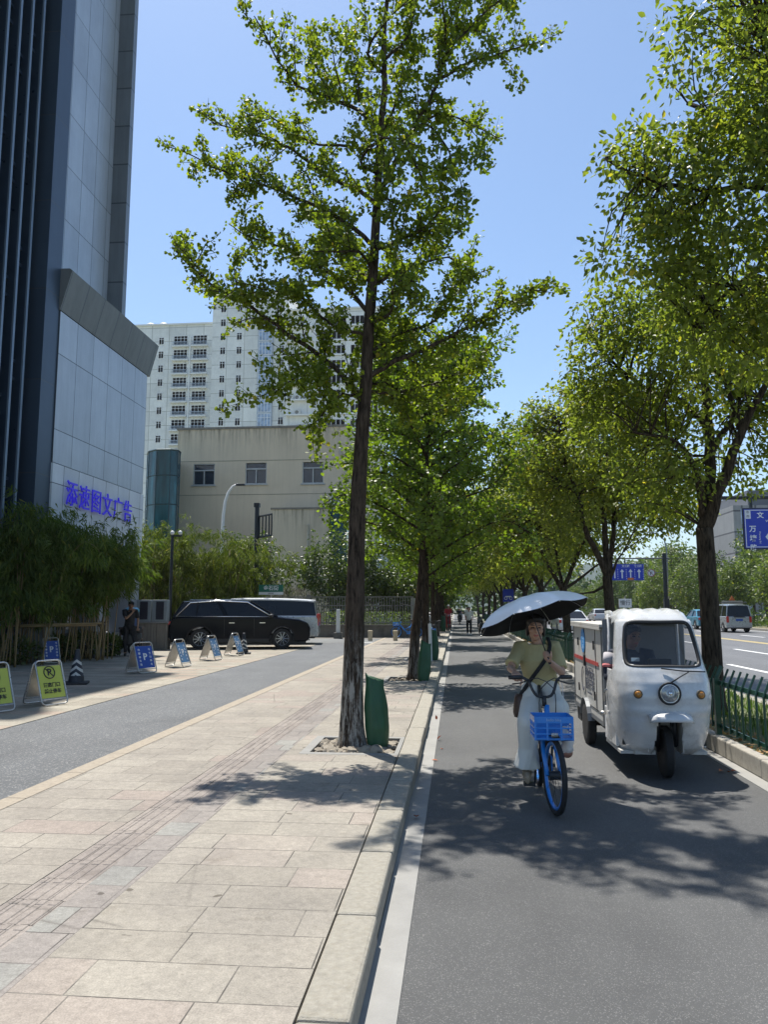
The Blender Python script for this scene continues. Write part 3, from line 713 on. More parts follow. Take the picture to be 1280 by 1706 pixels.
# ---- white office block down the street and the grey one beyond the road
wo_ = thing('white_office_block', 'low white office building with glazed bays receding behind the first ginkgo trees', 'building', (-8, 75, 0))
b = MB(); b.box((-24, 74, 0), (-7.6, 112, 15.3)); b.build('wall', M('office_white', (.62, .63, .62), .7, var=.06, vs=.3), wo_, world=True)
b = MB()
for z in (3.6, 7.2, 10.8, 14.9): b.box((-24, 73.7, z), (-7.2, 112.2, z+.55))
b.build('floor_band', M('band_white', (.7, .7, .7), .6), wo_, world=True)
for j in range(4):
    for i in range(7):
        b = MB(); b.box((-7.6, 75.5+i*5.2, .8+3.6*j), (-7.5, 79.3+i*5.2, 3.4+3.6*j)); b.build('window', BGL, wo_, world=True)
    for i in range(5):
        b = MB(); b.box((-23+i*3.1, 73.9, .8+3.6*j), (-20.6+i*3.1, 74.0, 3.3+3.6*j)); b.build('window', BGL, wo_, world=True)
g_ = thing('grey_tower_block', 'grey modern block with stepped roof rising behind the large blue direction sign', 'building', (62, 135, 0))
GW = panelmat('grey_concrete_panels', (.30, .30, .30), 2.2, 3.6, axis='Y', rough=.8, metal=0, mort=.14, stain=.4, mcol=(.10, .10, .11))
p = at(1222, 842, 135); q = at(1250, 825, 135)
b = MB(); b.box((p.x, 135, 0), (p.x+60, 155, p.z)); b.build('wall', GW, g_, world=True)
b = MB(); b.box((q.x, 136, p.z), (q.x+5, 150, q.z+1)); b.box((p.x+9, 136, p.z), (p.x+60, 152, q.z+2.2)); b.build('roof_volume', M('grey_dark_wall', (.14, .145, .16), .7, var=.1, vs=.3), g_, world=True)
for j in range(5):
    for i in range(8):
        b = MB(); z = p.z-3.2-3.6*j; b.box((p.x+1.2+i*4, 134.94, z), (p.x+(2.2 if i == 0 else 4)+i*4, 135, z+(2.6))); b.build('window', BGL, g_, world=True)
# ============================================================= TREES
def barkmat(name, base, light=None, ztop=1.4, amt=.85):
    m, nt, p = newmat(name); t = objco(nt)
    sm = nt.nodes.new('ShaderNodeMapping'); sm.inputs['Scale'].default_value = (1, 1, .16); nt.links.new(t, sm.inputs[0]); v = sm.outputs[0]
    n1 = noise(nt, 28, 8, .75, v); n2 = noise(nt, 9, 6, .7, v)
    c = ramp(nt, n1, [(.36, [x*.15 for x in base]), (.48, base), (.66, [x*2.0 for x in base])])
    if light:
        s = nt.nodes.new('ShaderNodeSeparateXYZ'); nt.links.new(t, s.inputs[0])
        mr = nt.nodes.new('ShaderNodeMapRange'); mr.inputs[1].default_value = ztop+.25; mr.inputs[2].default_value = ztop-.35; nt.links.new(mth(nt, 'ADD', s.outputs[2], mth(nt, 'MULTIPLY', n2, .5)), mr.inputs[0])
        pt = ramp(nt, noise(nt, 16, 8, .8, v), [(.47, (0, 0, 0)), (.55, (1, 1, 1))])
        f = mth(nt, 'MULTIPLY', mth(nt, 'MULTIPLY', mr.outputs[0], pt), amt)
        c = mixc(nt, f, c, light)
    nt.links.new(c, p.inputs['Base Color']); p.inputs['Roughness'].default_value = .95; p.inputs['Specular IOR Level'].default_value = .15
    nt.links.new(bumpn(nt, n1, 1.0, .05), p.inputs['Normal']); return m
BARKG = barkmat('ginkgo_bark', (.066, .049, .036), (.46, .43, .38), 1.35, .9)
BARKG2 = barkmat('ginkgo_bark_far', (.05, .035, .024), (.36, .33, .29), 1.0, .6)
BARKC = barkmat('camphor_bark', (.055, .042, .03))
GL = leafmat('ginkgo_leaf', (.075, .11, .020), (.165, .20, .034), .5, .5, (1.22, 1.32, .4), .35)
GL2 = leafmat('ginkgo_leaf_far', (.062, .10, .018), (.14, .19, .03), .48, .45, (1.15, 1.3, .35))
CL = leafmat('camphor_leaf', (.075, .105, .024), (.18, .215, .05), .5, .42, (1.25, 1.32, .5), .35)
CL2 = leafmat('camphor_leaf_olive', (.085, .112, .028), (.195, .225, .06), .5, .42, (1.25, 1.3, .5), .35)
DL = leafmat('evergreen_leaf', (.04, .062, .02), (.095, .125, .034), .3, .4, (1.0, 1.2, .4))
def knobby(pts, r, rr, amp=.06):
    """taper radii with bark irregularities"""
    return [x*(1+rr.uniform(-amp, amp)) for x in r]
def trunk_mesh(pts, r0, r1, rr, n=22, step=.12, flare=.35, ridge=.05):
    P = resample(pts, step); L = len(P); rs = []
    for i in range(L):
        t = i/(L-1); h = P[i][2]-P[0][2]; rs.append((r0+(r1-r0)*t**.75)*(1+flare*math.exp(-h/.16)))
    b = MB(); b.tube(P, rs, n)
    ph = [rr.uniform(0, 6) for _ in range(6)]
    for i in range(L):
        c = Vector(P[i])
        for k in range(n):
            v = Vector(b.v[i*n+k]); a = 2*PI*k/n
            d = (v-c); f = 1+ridge*(math.sin(5*a+ph[0]+i*.11)+.7*math.sin(9*a+ph[1]-i*.23)+.5*math.sin(3*a+i*.4+ph[2]))+rr.uniform(-ridge, ridge)*.5
            b.v[i*n+k] = tuple(c+d*f)
    return b, P
# ---------- the first ginkgo: limbs surveyed one by one
def rope(out, dirs, P, dens, rad, size_end=1.):
    """leaves on short spurs all along a shoot"""
    for i in range(len(P)-1):
        d = P[i+1]-P[i]; L = np.linalg.norm(d)
        if L < 1e-6: continue
        for _ in range(rng.poisson(dens*L)):
            o = rng.normal(0, 1, 3); o -= d*np.dot(o, d)/L**2*.6; o /= np.linalg.norm(o)+1e-9
            out.append(P[i]+d*rng.uniform()+o*rad*rng.uniform(.2, 1.)); dirs.append(o*.9+d/L*.5+np.array([0, 0, -.25]))
def shoots(b, out, dirs, P, every, lmin, lmax, r0, dens, rad, depth=1, start=.15, upb=.25, clipf=None):
    n = len(P); acc = 0; tot = sum(np.linalg.norm(P[i+1]-P[i]) for i in range(n-1)); run = 0; nxt = tot*start; side = 1
    for i in range(n-1):
        d = P[i+1]-P[i]; L = np.linalg.norm(d); run += L
        while run > nxt:
            nxt += every*rng.uniform(.6, 1.4); side = -side
            du = d/max(L, 1e-6); q = rng.normal(0, 1, 3); q -= du*np.dot(q, du); q /= np.linalg.norm(q)
            frac = 1-run/tot; ln = lmin+(lmax-lmin)*rng.uniform()*(.45+.55*math.sin(PI*min(1, .2+.8*frac)))
            dv = du*rng.uniform(.35, 1.0)+q*rng.uniform(.6, 1.0)+np.array([0, 0, upb]); dv /= np.linalg.norm(dv)
            bend = np.array([rng.normal(0, .25), rng.normal(0, .25), rng.uniform(-.75, .45)])*ln
            a = P[i]; S = resample([a, a+dv*ln*.5+bend*.06, a+dv*ln+bend*.35], .08)
            b.tube(S, np.linspace(r0, r0*.3, len(S)), 5)
            rope(out, dirs, S, dens, rad)
            if depth > 0: shoots(b, out, dirs, S, every*1.1, lmin*.45, lmax*.45, r0*.55, dens, rad, depth-1, .25, upb)
Y1 = 8.72
def gk(pts, dy, jit=.0):
    n = len(pts); res = []
    for i, (x, y) in enumerate(pts):
        t = i/(n-1); v = at(x, y, Y1+dy*t**1.1); res.append(np.array(v))
    return res
T1 = thing('ginkgo_tree', 'large ginkgo nearest the camera with spreading ragged crown and flaking pale bark', 'tree', (-1.17, Y1, .10), 0, 'ginkgos in the pits of the left pavement')
base = gr(590, 1243, .1)
tp = [np.array((base.x, Y1, .06))]+[np.array(at(x, y, Y1)) for x, y in ((588, 1130), (592, 1000), (594, 900), (601, 760), (609, 660), (614, 560), (621, 460), (626, 380), (630, 300), (635, 205), (641, 150), (640, 60), (648, -30), (650, -90))]
rr = random.Random(2)
b, P = trunk_mesh(tp, .132, .018, rr, n=36, step=.07, ridge=.05, flare=.5)
limbs = [
 ([(603, 668), (575, 632), (540, 598), (490, 565), (430, 520), (350, 472), (287, 412)], -.15, .05),
 ([(614, 520), (570, 470), (520, 440), (470, 412), (415, 395), (380, 372)], .7, .04),
 ([(618, 405), (585, 378), (530, 345), (450, 312), (370, 285), (307, 252)], .1, .04),
 ([(622, 335), (590, 312), (545, 292), (490, 252), (440, 228), (352, 205)], 1.0, .04),
 ([(626, 252), (580, 243), (520, 238), (478, 212), (437, 182)], .5, .03),
 ([(634, 212), (600, 185), (545, 162), (495, 142), (462, 98), (440, 55), (424, 27)], -.8, .04),
 ([(560, 168), (528, 120), (515, 55)], .5, .018), ([(575, 172), (558, 110), (546, 50)], -.2, .018), ([(600, 170), (590, 110), (586, 50)], .6, .018),
 ([(624, 345), (652, 285), (690, 215), (728, 140), (755, 60), (772, -20), (790, -95)], .2, .05),
 ([(735, 130), (780, 105), (830, 90), (898, 62)], -.6, .028), ([(690, 215), (735, 190), (780, 205), (838, 232)], .9, .028),
 ([(700, 200), (740, 235), (758, 280), (779, 330)], -.5, .022), ([(676, 245), (705, 300), (735, 340), (752, 370)], .6, .02),
 ([(750, 75), (800, 30), (850, -20), (868, -60)], .9, .028), ([(765, -10), (740, -60), (725, -100)], .6, .025), ([(745, 90), (740, 20), (722, -60)], -.8, .025),
 ([(616, 480), (650, 462), (700, 440), (745, 428), (790, 440)], .9, .035),
 ([(620, 420), (665, 400), (700, 385), (735, 345), (740, 330)], -.9, .03),
 ([(611, 632), (655, 602), (715, 578), (780, 545), (850, 502), (904, 470)], .4, .05),
 ([(613, 590), (660, 560), (730, 530), (770, 480), (800, 455)], .9, .03),
 ([(606, 650), (650, 655), (720, 640), (790, 610)], .9, .03), ([(608, 640), (650, 640), (700, 668), (760, 680)], 1.2, .035),
 ([(604, 664), (570, 655), (540, 690), (516, 722)], -.3, .02), ([(530, 590), (500, 620), (478, 640), (458, 655)], -.9, .02),
 ([(612, 560), (560, 545), (500, 500), (440, 480), (390, 470)], -.6, .03), ([(614, 540), (650, 520), (660, 470), (700, 470)], -.9, .03),
 ([(618, 450), (600, 420), (560, 420), (500, 420)], -.7, .03), ([(624, 350), (640, 330), (660, 340), (700, 330)], -.9, .03),
 ([(612, 600), (640, 580), (660, 560), (690, 545)], 1.9, .035), ([(617, 470), (590, 440), (560, 400), (540, 370)], 1.8, .03),
 ([(638, 120), (610, 90), (640, 40), (680, 0)], -.9, .03), ([(645, 0), (675, -40), (690, -90)], -.2, .025), ([(645, -20), (620, -60), (600, -90)], .6, .025), ([(640, 100), (680, 60), (690, 10), (700, -40)], 1.0, .03),
 ([(632, 230), (660, 170), (680, 110), (690, 60)], .9, .03), ([(628, 290), (600, 270), (640, 230), (690, 240)], -1.2, .03),
]
out, dirs = [], []
for pts, dy, r in limbs:
    S = resample(gk(pts, dy), .12); S = S+rng.normal(0, .008, S.shape)
    b.tube(S, np.linspace(r*.72, r*.15, len(S)), 8)
    rope(out, dirs, S[len(S)//6:], 62, .095)
    shoots(b, out, dirs, S, (.115 if pts[0][1] > 400 else .15), .2, .66, r*.18+.002, 84, .062, 1, .10)
b.build('trunk', BARKG, T1, smooth=True, world=True)
out = np.array(out)-np.array(T1.location)
leaves('crown', out, dirs, .056, GINK, GL, T1, droop=.25, up=.3)
N_G1 = len(out)

# ---------- further ginkgos: one generator, own shapes for the next three
def ginkgo(label, X, Y, h, lean, seed, nl, leaf, rad, dens=30, low=2.6, mat=GL2, r0=.13, tpts=None):
    global rng
    keep = rng; rng = np.random.default_rng(seed); rr = random.Random(seed)
    t = thing('ginkgo_tree', label, 'tree', (X, Y, .10), 0, 'ginkgos in the pits of the left pavement')
    pts = tpts or [np.array((0, 0, -.03)), np.array((lean*.3, .0, h*.25)), np.array((lean*.75, .05, h*.5)), np.array((lean, 0, h*.75)), np.array((lean*1.1, 0, h))]
    b, P = trunk_mesh(pts, r0, .02, rr, n=18, step=.2)
    out, dirs = [], []
    for k in range(nl):
        f = (low+(h-low)*(k+.3)/nl); i = int(np.argmin(np.abs(P[:, 2]-f))); a = P[i]
        az = k*2.4+rr.uniform(-.4, .4); R = rad*(1-.55*((f-low)/(h-low))**1.6)*rr.uniform(.75, 1.1)
        d = np.array([math.cos(az), math.sin(az), 0.])
        S = resample([a, a+d*R*.4+np.array([0, 0, .25*R]), a+d*R*.75+np.array([0, 0, .38*R]), a+d*R+np.array([0, 0, rr.uniform(.1, .7)*R])], .15)
        b.tube(S, np.linspace(.035, .007, len(S)), 6); rope(out, dirs, S[2:], dens, .12)
        shoots(b, out, dirs, S, .19, .3, .9, .009, dens, .13, 1, .10)
    b.build('trunk', BARKG2, t, smooth=True); leaves('crown', out, dirs, leaf, GINK, mat, t, droop=.25, up=.3)
    rng = keep; return t
ga = gr(690, 1130, .13)
ginkgo('second ginkgo along the left pavement, leaning right, two green bags at its foot', ga.x, ga.y, 8.6, .55, 31, 40, .092, 2.35, 34, low=2.5,
       tpts=[np.array((0, 0, -.03)), np.array(at(692, 1060, ga.y))-np.array((ga.x, ga.y, .1)), np.array(at(700, 990, ga.y))-np.array((ga.x, ga.y, .1)), np.array(at(706, 900, ga.y))-np.array((ga.x, ga.y, .1)), np.array(at(711, 780, ga.y))-np.array((ga.x, ga.y, .1)), np.array(at(716, 640, ga.y))-np.array((ga.x, ga.y, .1))])
ginkgo('third ginkgo, its pale upright trunk seen just right of the second one', -.92, 23.2, 9.0, .1, 32, 38, .115, 2.9, 24, low=2.4)
g4 = ginkgo('fourth ginkgo of the left pavement, straight dark trunk and dense low crown', -1.0, 34.0, 8.8, .0, 33, 32, .15, 3.2, 17, low=2.2)
for i, (yy, lb) in enumerate(((41.5, 'fifth ginkgo down the left pavement'), (49.8, 'sixth ginkgo, the one with scooters parked at its foot'), (58, 'seventh ginkgo down the left pavement'), (67, 'eighth ginkgo down the left pavement'), (78, 'ninth ginkgo down the left pavement'), (92, 'tenth, hazy ginkgo down the left pavement'), (110, 'eleventh and farthest ginkgo of the left pavement'))):
    dup(g4, (-1.0, yy, .10), i*1.3+.5, lb, 1+.04*(i % 3))

# ---------- camphors
def camphor(label, X, Y, z0, stem, limbs, ells, ncl, nper, leaf, seed, r0=.16, mat=CL, rcl=.3, group='camphor trees in the planting strip behind the green fence', gap=.5, name='camphor_tree', barkm=BARKC, twig=.5, tw_r=.012, tmpl=CAMP):
    rr = random.Random(seed); t = thing(name, label, 'tree', (X, Y, z0), 0, group)
    b, P = trunk_mesh([np.array(p, float) for p in stem], r0, r0*.8, rr, n=20, step=.15, flare=.3, ridge=.02)
    nodes = [P[-1]]
    for (lp, ra) in limbs:
        S = resample([np.array(p, float) for p in lp], .18); S = S+np.random.default_rng(seed).normal(0, .012, S.shape)
        b.tube(S, np.linspace(ra, ra*.3, len(S)), 9); nodes += list(S[len(S)//3:])
    nodes = np.array(nodes)
    cs, pos, od = crown_points(ells, ncl, nper, rcl, seed, gap)
    r2 = np.random.default_rng(seed+1)
    for c in cs:
        if r2.uniform() > twig: continue
        i = int(np.argmin(np.linalg.norm(nodes-c, axis=1)+r2.uniform(0, .35, len(nodes)))); a = nodes[i]; L = np.linalg.norm(c-a)
        if L > 2.6 or L < .15: continue
        mid = (a+c)/2+np.array([0, 0, .12*L])+r2.normal(0, .05*L, 3); S = resample([a, mid, c], .25)
        b.tube(S, np.linspace(tw_r*(.6+.5*L), tw_r*.35, len(S)), 5)
    b.build('trunk', barkm, t, smooth=True); leaves('crown', pos, od, leaf, tmpl, mat, t, droop=.55, up=.45)
    return t
def rel(root, pts, Y, dy=0):
    return [np.array(at(x, y, Y+dy*i/max(1, len(pts)-1)))-np.array(root) for i, (x, y) in enumerate(pts)]
def ell(root, px, py, Y, r): return (np.array(at(px, py, Y))-np.array(root), r)
# A: behind the tricycle
YA = 11.6; rA = (3.66, YA, .12)
st = [np.array((0, 0, 0))]+rel(rA, [(1187, 1090), (1181, 980), (1174, 880)], YA)
camphor('camphor behind the white tricycle with a forked dark trunk', *rA, st, [
  (rel(rA, [(1174, 885), (1182, 800), (1182, 715), (1172, 600), (1150, 500)], YA, .3), .10),
  (rel(rA, [(1176, 885), (1205, 800), (1240, 710), (1280, 640), (1340, 580)], YA, -.5), .10),
  (rel(rA, [(1172, 860), (1165, 800), (1140, 750), (1110, 730), (1060, 720)], YA, -.7), .065),
  (rel(rA, [(1182, 720), (1140, 670), (1080, 650), (1020, 600), (985, 560)], YA, .4), .05),
  (rel(rA, [(1235, 715), (1210, 640), (1180, 600), (1160, 540)], YA, .6), .05),
  (rel(rA, [(1182, 760), (1230, 670), (1250, 560)], YA, 1.2), .05)],
  [ell(rA, 1180, 590, YA, (1.5, 1.6, 1.25)), ell(rA, 1055, 620, YA, (1.0, 1.3, .95)), ell(rA, 1010, 700, YA, (.55, 1.1, .6)), ell(rA, 1115, 770, YA+.3, (.9, 1.2, .75)), ell(rA, 1300, 620, YA, (1.3, 1.5, 1.1)), ell(rA, 1030, 530, YA, (.65, .9, .65)), ell(rA, 1230, 770, YA+.6, (.55, .9, .45)), ell(rA, 1140, 500, YA, (1.2, 1.2, .7))],
  900, 24, .086, 41, r0=.15, rcl=.23, gap=.75)
YB = 19.2; rB = (3.70, YB, .12)
camphor('second camphor of the row, trunk splitting into a fan of limbs above the tricycle cab', *rB,
  [np.array((.15, 0, 0))]+rel(rB, [(1019, 1040), (1012, 960)], YB), [
  (rel(rB, [(1013, 962), (995, 920), (975, 880), (962, 825), (930, 800)], YB, -.5), .09), (rel(rB, [(1013, 960), (1010, 900), (1004, 830), (1000, 740)], YB, .2), .09),
  (rel(rB, [(1014, 960), (1022, 900), (1030, 830), (1070, 800)], YB, .5), .08), (rel(rB, [(1010, 975), (990, 985), (965, 990)], YB, .4), .04), (rel(rB, [(1016, 965), (1028, 935), (1040, 920)], YB), .05),
  (rel(rB, [(966, 830), (940, 760), (930, 700)], YB, -1), .05), (rel(rB, [(1002, 780), (1040, 700), (1060, 640)], YB, 1), .05)],
  [ell(rB, 990, 740, YB, (2.0, 2.1, 1.5)), ell(rB, 1090, 800, YB, (1.4, 1.7, 1.2)), ell(rB, 905, 760, YB, (1.1, 1.6, 1.2)), ell(rB, 960, 840, YB, (1.2, 1.4, .65)), ell(rB, 1120, 860, YB+.5, (.8, 1.2, .4)), ell(rB, 1010, 670, YB, (1.2, 1.5, .7))],
  1100, 19, .108, 42, r0=.14, mat=CL2, rcl=.30, gap=.7)
YC = 26.4; rC = (3.70, YC, .12)
tC = camphor('third camphor of the row, its crown reaching over the umbrella', *rC,
  [np.array((.05, 0, 0)), np.array((-.02, 0, 1.2)), np.array((-.1, 0, 2.2))], [
  ([(-.1, 0, 2.1), (-.6, 0, 3.0), (-1.1, -.3, 4.2)], .09), ([(-.1, 0, 2.1), (.4, .2, 3.2), (1.0, .3, 4.4)], .09), ([(-.1, 0, 2.1), (.6, 0, 2.6), (1.4, -.2, 3.2)], .06), ([(-.1, 0, 2.1), (-.2, .6, 3.4), (-.2, .8, 5)], .07)],
  [((-1.1, 0, 4.3), (2.2, 2.5, 1.6)), ((1.0, 0, 4.6), (2.0, 2.3, 1.6)), ((-.2, 0, 6.2), (2.2, 2.3, 1.5)), ((-2.1, .3, 5.0), (1.3, 1.7, 1.4))],
  1050, 18, .13, 43, r0=.15, mat=CL2, rcl=.36, gap=.6)
for i, (yy, lb, s) in enumerate(((33.5, 'fourth camphor along the bike lane', 1.05), (43, 'fifth camphor along the bike lane, over dark thick trunks', 1.12), (52, 'sixth camphor along the bike lane', 1.1), (62, 'seventh camphor along the bike lane', 1.15), (74, 'eighth camphor along the bike lane', 1.15), (88, 'ninth camphor along the bike lane', 1.2), (106, 'tenth camphor along the bike lane, closing the view', 1.25), (130, 'eleventh and farthest camphor along the bike lane', 1.3))):
    dup(tC, (3.7, yy, .12), i*1.7+.9, lb, s)
# O: trunk just outside the frame, crown over the top right corner
rO = (4.0, 5.6, .12); YO = 7.6
camphor('near camphor whose large leaves hang over the top right corner', *rO,
  [np.array((0, 0, 0)), np.array((.05, .1, 1.5)), np.array((0, .3, 3.2))], [
  ([(0, .3, 3.1), *rel(rO, [(1420, 420), (1290, 270), (1225, 215), (1150, 170)], 7.0, .8)], .07),
  ([(0, .3, 3.1), *rel(rO, [(1420, 450), (1290, 315), (1190, 318), (1110, 305), (1050, 285), (1010, 262)], 7.2, .6)], .06),
  ([(0, .3, 3.1), *rel(rO, [(1450, 500), (1300, 440), (1220, 480), (1160, 540)], 7.4, .6)], .05),
  ([(0, .3, 3.2), (-.5, 1.0, 5.0), (-.9, 1.6, 7.2)], .08), ([(0, .3, 3.2), (.6, .2, 5.0), (.6, .3, 7)], .08)],
  [ell(rO, 1240, 330, YO, (.95, 1.3, .95)), ell(rO, 1110, 300, YO, (.5, .7, .5)), ell(rO, 1055, 262, YO, (.30, .5, .28)), ell(rO, 1240, 90, YO-.6, (.72, 1.0, .85)), ell(rO, 1330, 200, YO-.4, (.9, 1.3, 1.3)),
   ell(rO, 1080, 415, YO+.1, (.55, .6, .3)), ell(rO, 1215, 470, YO+.2, (.75, .9, .55)), ell(rO, 1200, 555, YO+.3, (.5, .7, .22)), ell(rO, 1330, 540, YO, (.6, .9, .5)), ell(rO, 1180, -40, YO-.8, (.5, .8, .5)), ell(rO, 1420, 0, YO-.5, (1.2, 1.4, 1.4))],
  1150, 20, .076, 44, r0=.17, mat=CL, rcl=.20, gap=.55, twig=.6, tw_r=.009)

# ---------- trees beyond the main road
def roadtree(label, seed, h, w, mat, name='broadleaf_tree', n=300, leaf=.26):
    e = [((0, 0, h*.62), (w*.5, w*.5, h*.34)), ((w*.22, .1, h*.42), (w*.33, w*.33, h*.22)), ((-w*.24, 0, h*.46), (w*.3, w*.3, h*.25)), ((0, 0, h*.85), (w*.28, w*.28, h*.16))]
    h *= 1.22; w *= 1.1; return camphor(label, 0, 0, 0, [(0, 0, 0), (.05, 0, h*.2), (0, .1, h*.35)], [([(0, .1, h*.3), (w*.15, 0, h*.5), (w*.2, 0, h*.7)], .07), ([(0, .1, h*.3), (-w*.15, 0, h*.5), (-w*.2, 0, h*.68)], .07)],
        e, n, 13, leaf, seed, r0=.12, mat=mat, rcl=.5, group='trees beyond the main road', name=name, twig=.25, gap=.2)
BG1 = leafmat('roadside_leaf', (.06, .09, .025), (.13, .165, .05), .35, .5, (1.1, 1.25, .5)); BG2 = leafmat('roadside_leaf_dark', (.035, .06, .02), (.08, .115, .035), .3, .5, (1.0, 1.2, .5))
tr = [roadtree('', 51, 7.0, 5.0, BG1), roadtree('', 52, 8.5, 5.5, BG2), roadtree('', 53, 6.0, 4.2, BG1)]
ordn = 'first second third fourth fifth sixth seventh eighth ninth tenth eleventh twelfth thirteenth fourteenth fifteenth sixteenth seventeenth eighteenth nineteenth twentieth'.split()
spots = []
yy = 34; i = 0
while yy < 190 and i < 20: spots.append((24.2+(i % 3)*.9, yy)); yy += 5.0+i*.45; i += 1
for i, (x, y_) in enumerate(spots):
    k = (0, 1, 2)[(i*2+i//3) % 3]; s = (.92, .85, 1.0)[i % 3]
    src = tr[k]; lb = ordn[i]+' tree from the right in the front row beyond the main road'
    if not src.get('used'): src['used'] = 1; src.location = (x, y_, .1); src['label'] = lb
    else:
        c = dup(src, (x, y_, .1), i*1.1, lb, s)
for i in range(14):
    x, y_ = 33+(i % 4)*2.5, 36+i*10.5
    dup(tr[(i+1) % 3], (x, y_, .1), i*2.1, ordn[i]+' tree from the right in the taller back row beyond the main road', 1.42+.12*(i % 3))
for t in tr:
    if 'used' in t: del t['used']
# far-off wood closing the street (reads as one mass)
pos = []; r3 = np.random.default_rng(77)
n = 16000; x = r3.uniform(-60, 130, n); y_ = 185+r3.uniform(0, 25, n); z = r3.uniform(0, 1, n)*(13+3*np.sin(x*.13)+2*np.sin(x*.31))
w = leaves('far_wood', np.stack([x, y_, z], 1), r3.normal(0, 1, (n, 3)), 1.5, CAMP, BG2, None); tag(w, 'dark far-off wood closing the end of the street', 'wood', kind='stuff')
# undergrowth on the far verge
n = 7000; x = 22.6+r3.uniform(0, 1, n)**.8*6; y_ = 32+r3.uniform(0, 1, n)**1.3*170; z = .15+r3.uniform(0, 1.2, n)*np.clip((x-23.2)/3, 0.05, 1)
w = leaves('undergrowth', np.stack([x, y_, z], 1), r3.normal(0, 1, (n, 3))+[0, 0, 1], .4, CAMP, BG2, None); tag(w, 'low shrubs and undergrowth beneath the trees beyond the main road', 'undergrowth', kind='stuff')

# ---------- trees and hedge round the beige building
def bush(label, X, Y, w, d, h, seed, mat, n, leaf, name='round_shrub_tree', trunkh=.8, group='round evergreen trees in front of the beige building', dens=14):
    e = [((0, 0, h*.6), (w*.5, d*.5, h*.40)), ((w*.2, 0, h*.45), (w*.32, d*.35, h*.3)), ((-w*.22, 0, h*.5), (w*.3, d*.35, h*.3))]
    return camphor(label, X, Y, K, [(0, 0, 0), (.03, 0, trunkh*.6), (0, .05, trunkh)], [([(0, .05, trunkh), (w*.2, 0, h*.5), (w*.3, 0, h*.7)], .05), ([(0, .05, trunkh), (-w*.2, 0, h*.5), (-w*.3, 0, h*.7)], .05), ([(0, .05, trunkh), (0, -.1, h*.5), (0, 0, h*.8)], .05)],
        e, n, dens, leaf, seed, r0=.09, mat=mat, rcl=.35, name=name, group=group, twig=.2, gap=.1)
bush('round evergreen left of the dark post, behind the cars', at(415, 1000, 44).x, 44, 5.6, 3.6, 6.0, 61, DL, 420, .2)
bush('rounded evergreen directly behind the fence, right of the bare shrub', at(560, 1000, 44.5).x, 44.5, 4.6, 3.4, 6.2, 62, DL, 400, .2)
bush('lighter rounded evergreen at the fence corner, behind the first ginkgo trunk', at(622, 1000, 45.5).x, 45.5, 3.8, 3.2, 5.2, 63, DL, 330, .2)
bush('dark evergreen past the fence corner by the pavement', at(672, 1000, 47).x, 47, 3.0, 3.4, 4.7, 64, DL, 260, .2)
bush('far green tree over the pavement bikes', at(705, 1000, 62).x, 62, 5, 5, 6.5, 65, BG1, 260, .28)
bush('small dark evergreen behind the fence line further on', at(725, 1000, 84).x, 84, 5, 6, 7.5, 66, BG2, 240, .34)
# bare shrub
b = MB(); rs = thing('bare_shrub', 'leafless grey shrub against the beige wall between two evergreens', 'shrub', (at(487, 1000, 42).x, 42, K)); r4 = random.Random(8)
def twigs(p, d, L, r, lev):
    q = p+d*L; b.tube([p, (p+q)/2+Vector((r4.uniform(-.04, .04), 0, 0)), q], [r, r*.8, r*.55], 5)
    if lev:
        for _ in range(3): twigs(q, (d+Vector((r4.uniform(-.8, .8), r4.uniform(-.8, .8), r4.uniform(-.2, .6)))).normalized(), L*.72, r*.55, lev-1)
for k in range(5): twigs(Vector((r4.uniform(-.2, .2), 0, 0)), Vector((r4.uniform(-.5, .5), r4.uniform(-.4, .4), 1)).normalized(), 1.0, .03, 4)
b.build('branches', M('bare_bark', (.34, .30, .25), .9), rs)
# hedge behind the slatted fence
n = 2600; x = r3.uniform(-6.9, -2.4, n); y_ = r3.uniform(39.7, 40.6, n); z = r3.uniform(.2, 1.42, n)
lm = leafmat('hedge_leaf', (.05, .08, .015), (.13, .18, .03), .3, .5)
h_ = leaves('leaves', np.stack([x+4.6, y_-40.2, z], 1), r3.normal(0, 1, (n, 3))+[0, 0, .6], .12, CAMP, lm, None)
hd = thing('hedge', 'bright clipped hedge behind the slatted fence', 'hedge', (-4.6, 40.2, 0)); h_.parent = hd
b = MB()
for k in range(12): b.tube([(-2.2+k*.4, 0, 0), (-2.2+k*.4, 0, 1.4)], .02, 5)
b.build('stems', BARKC, hd)

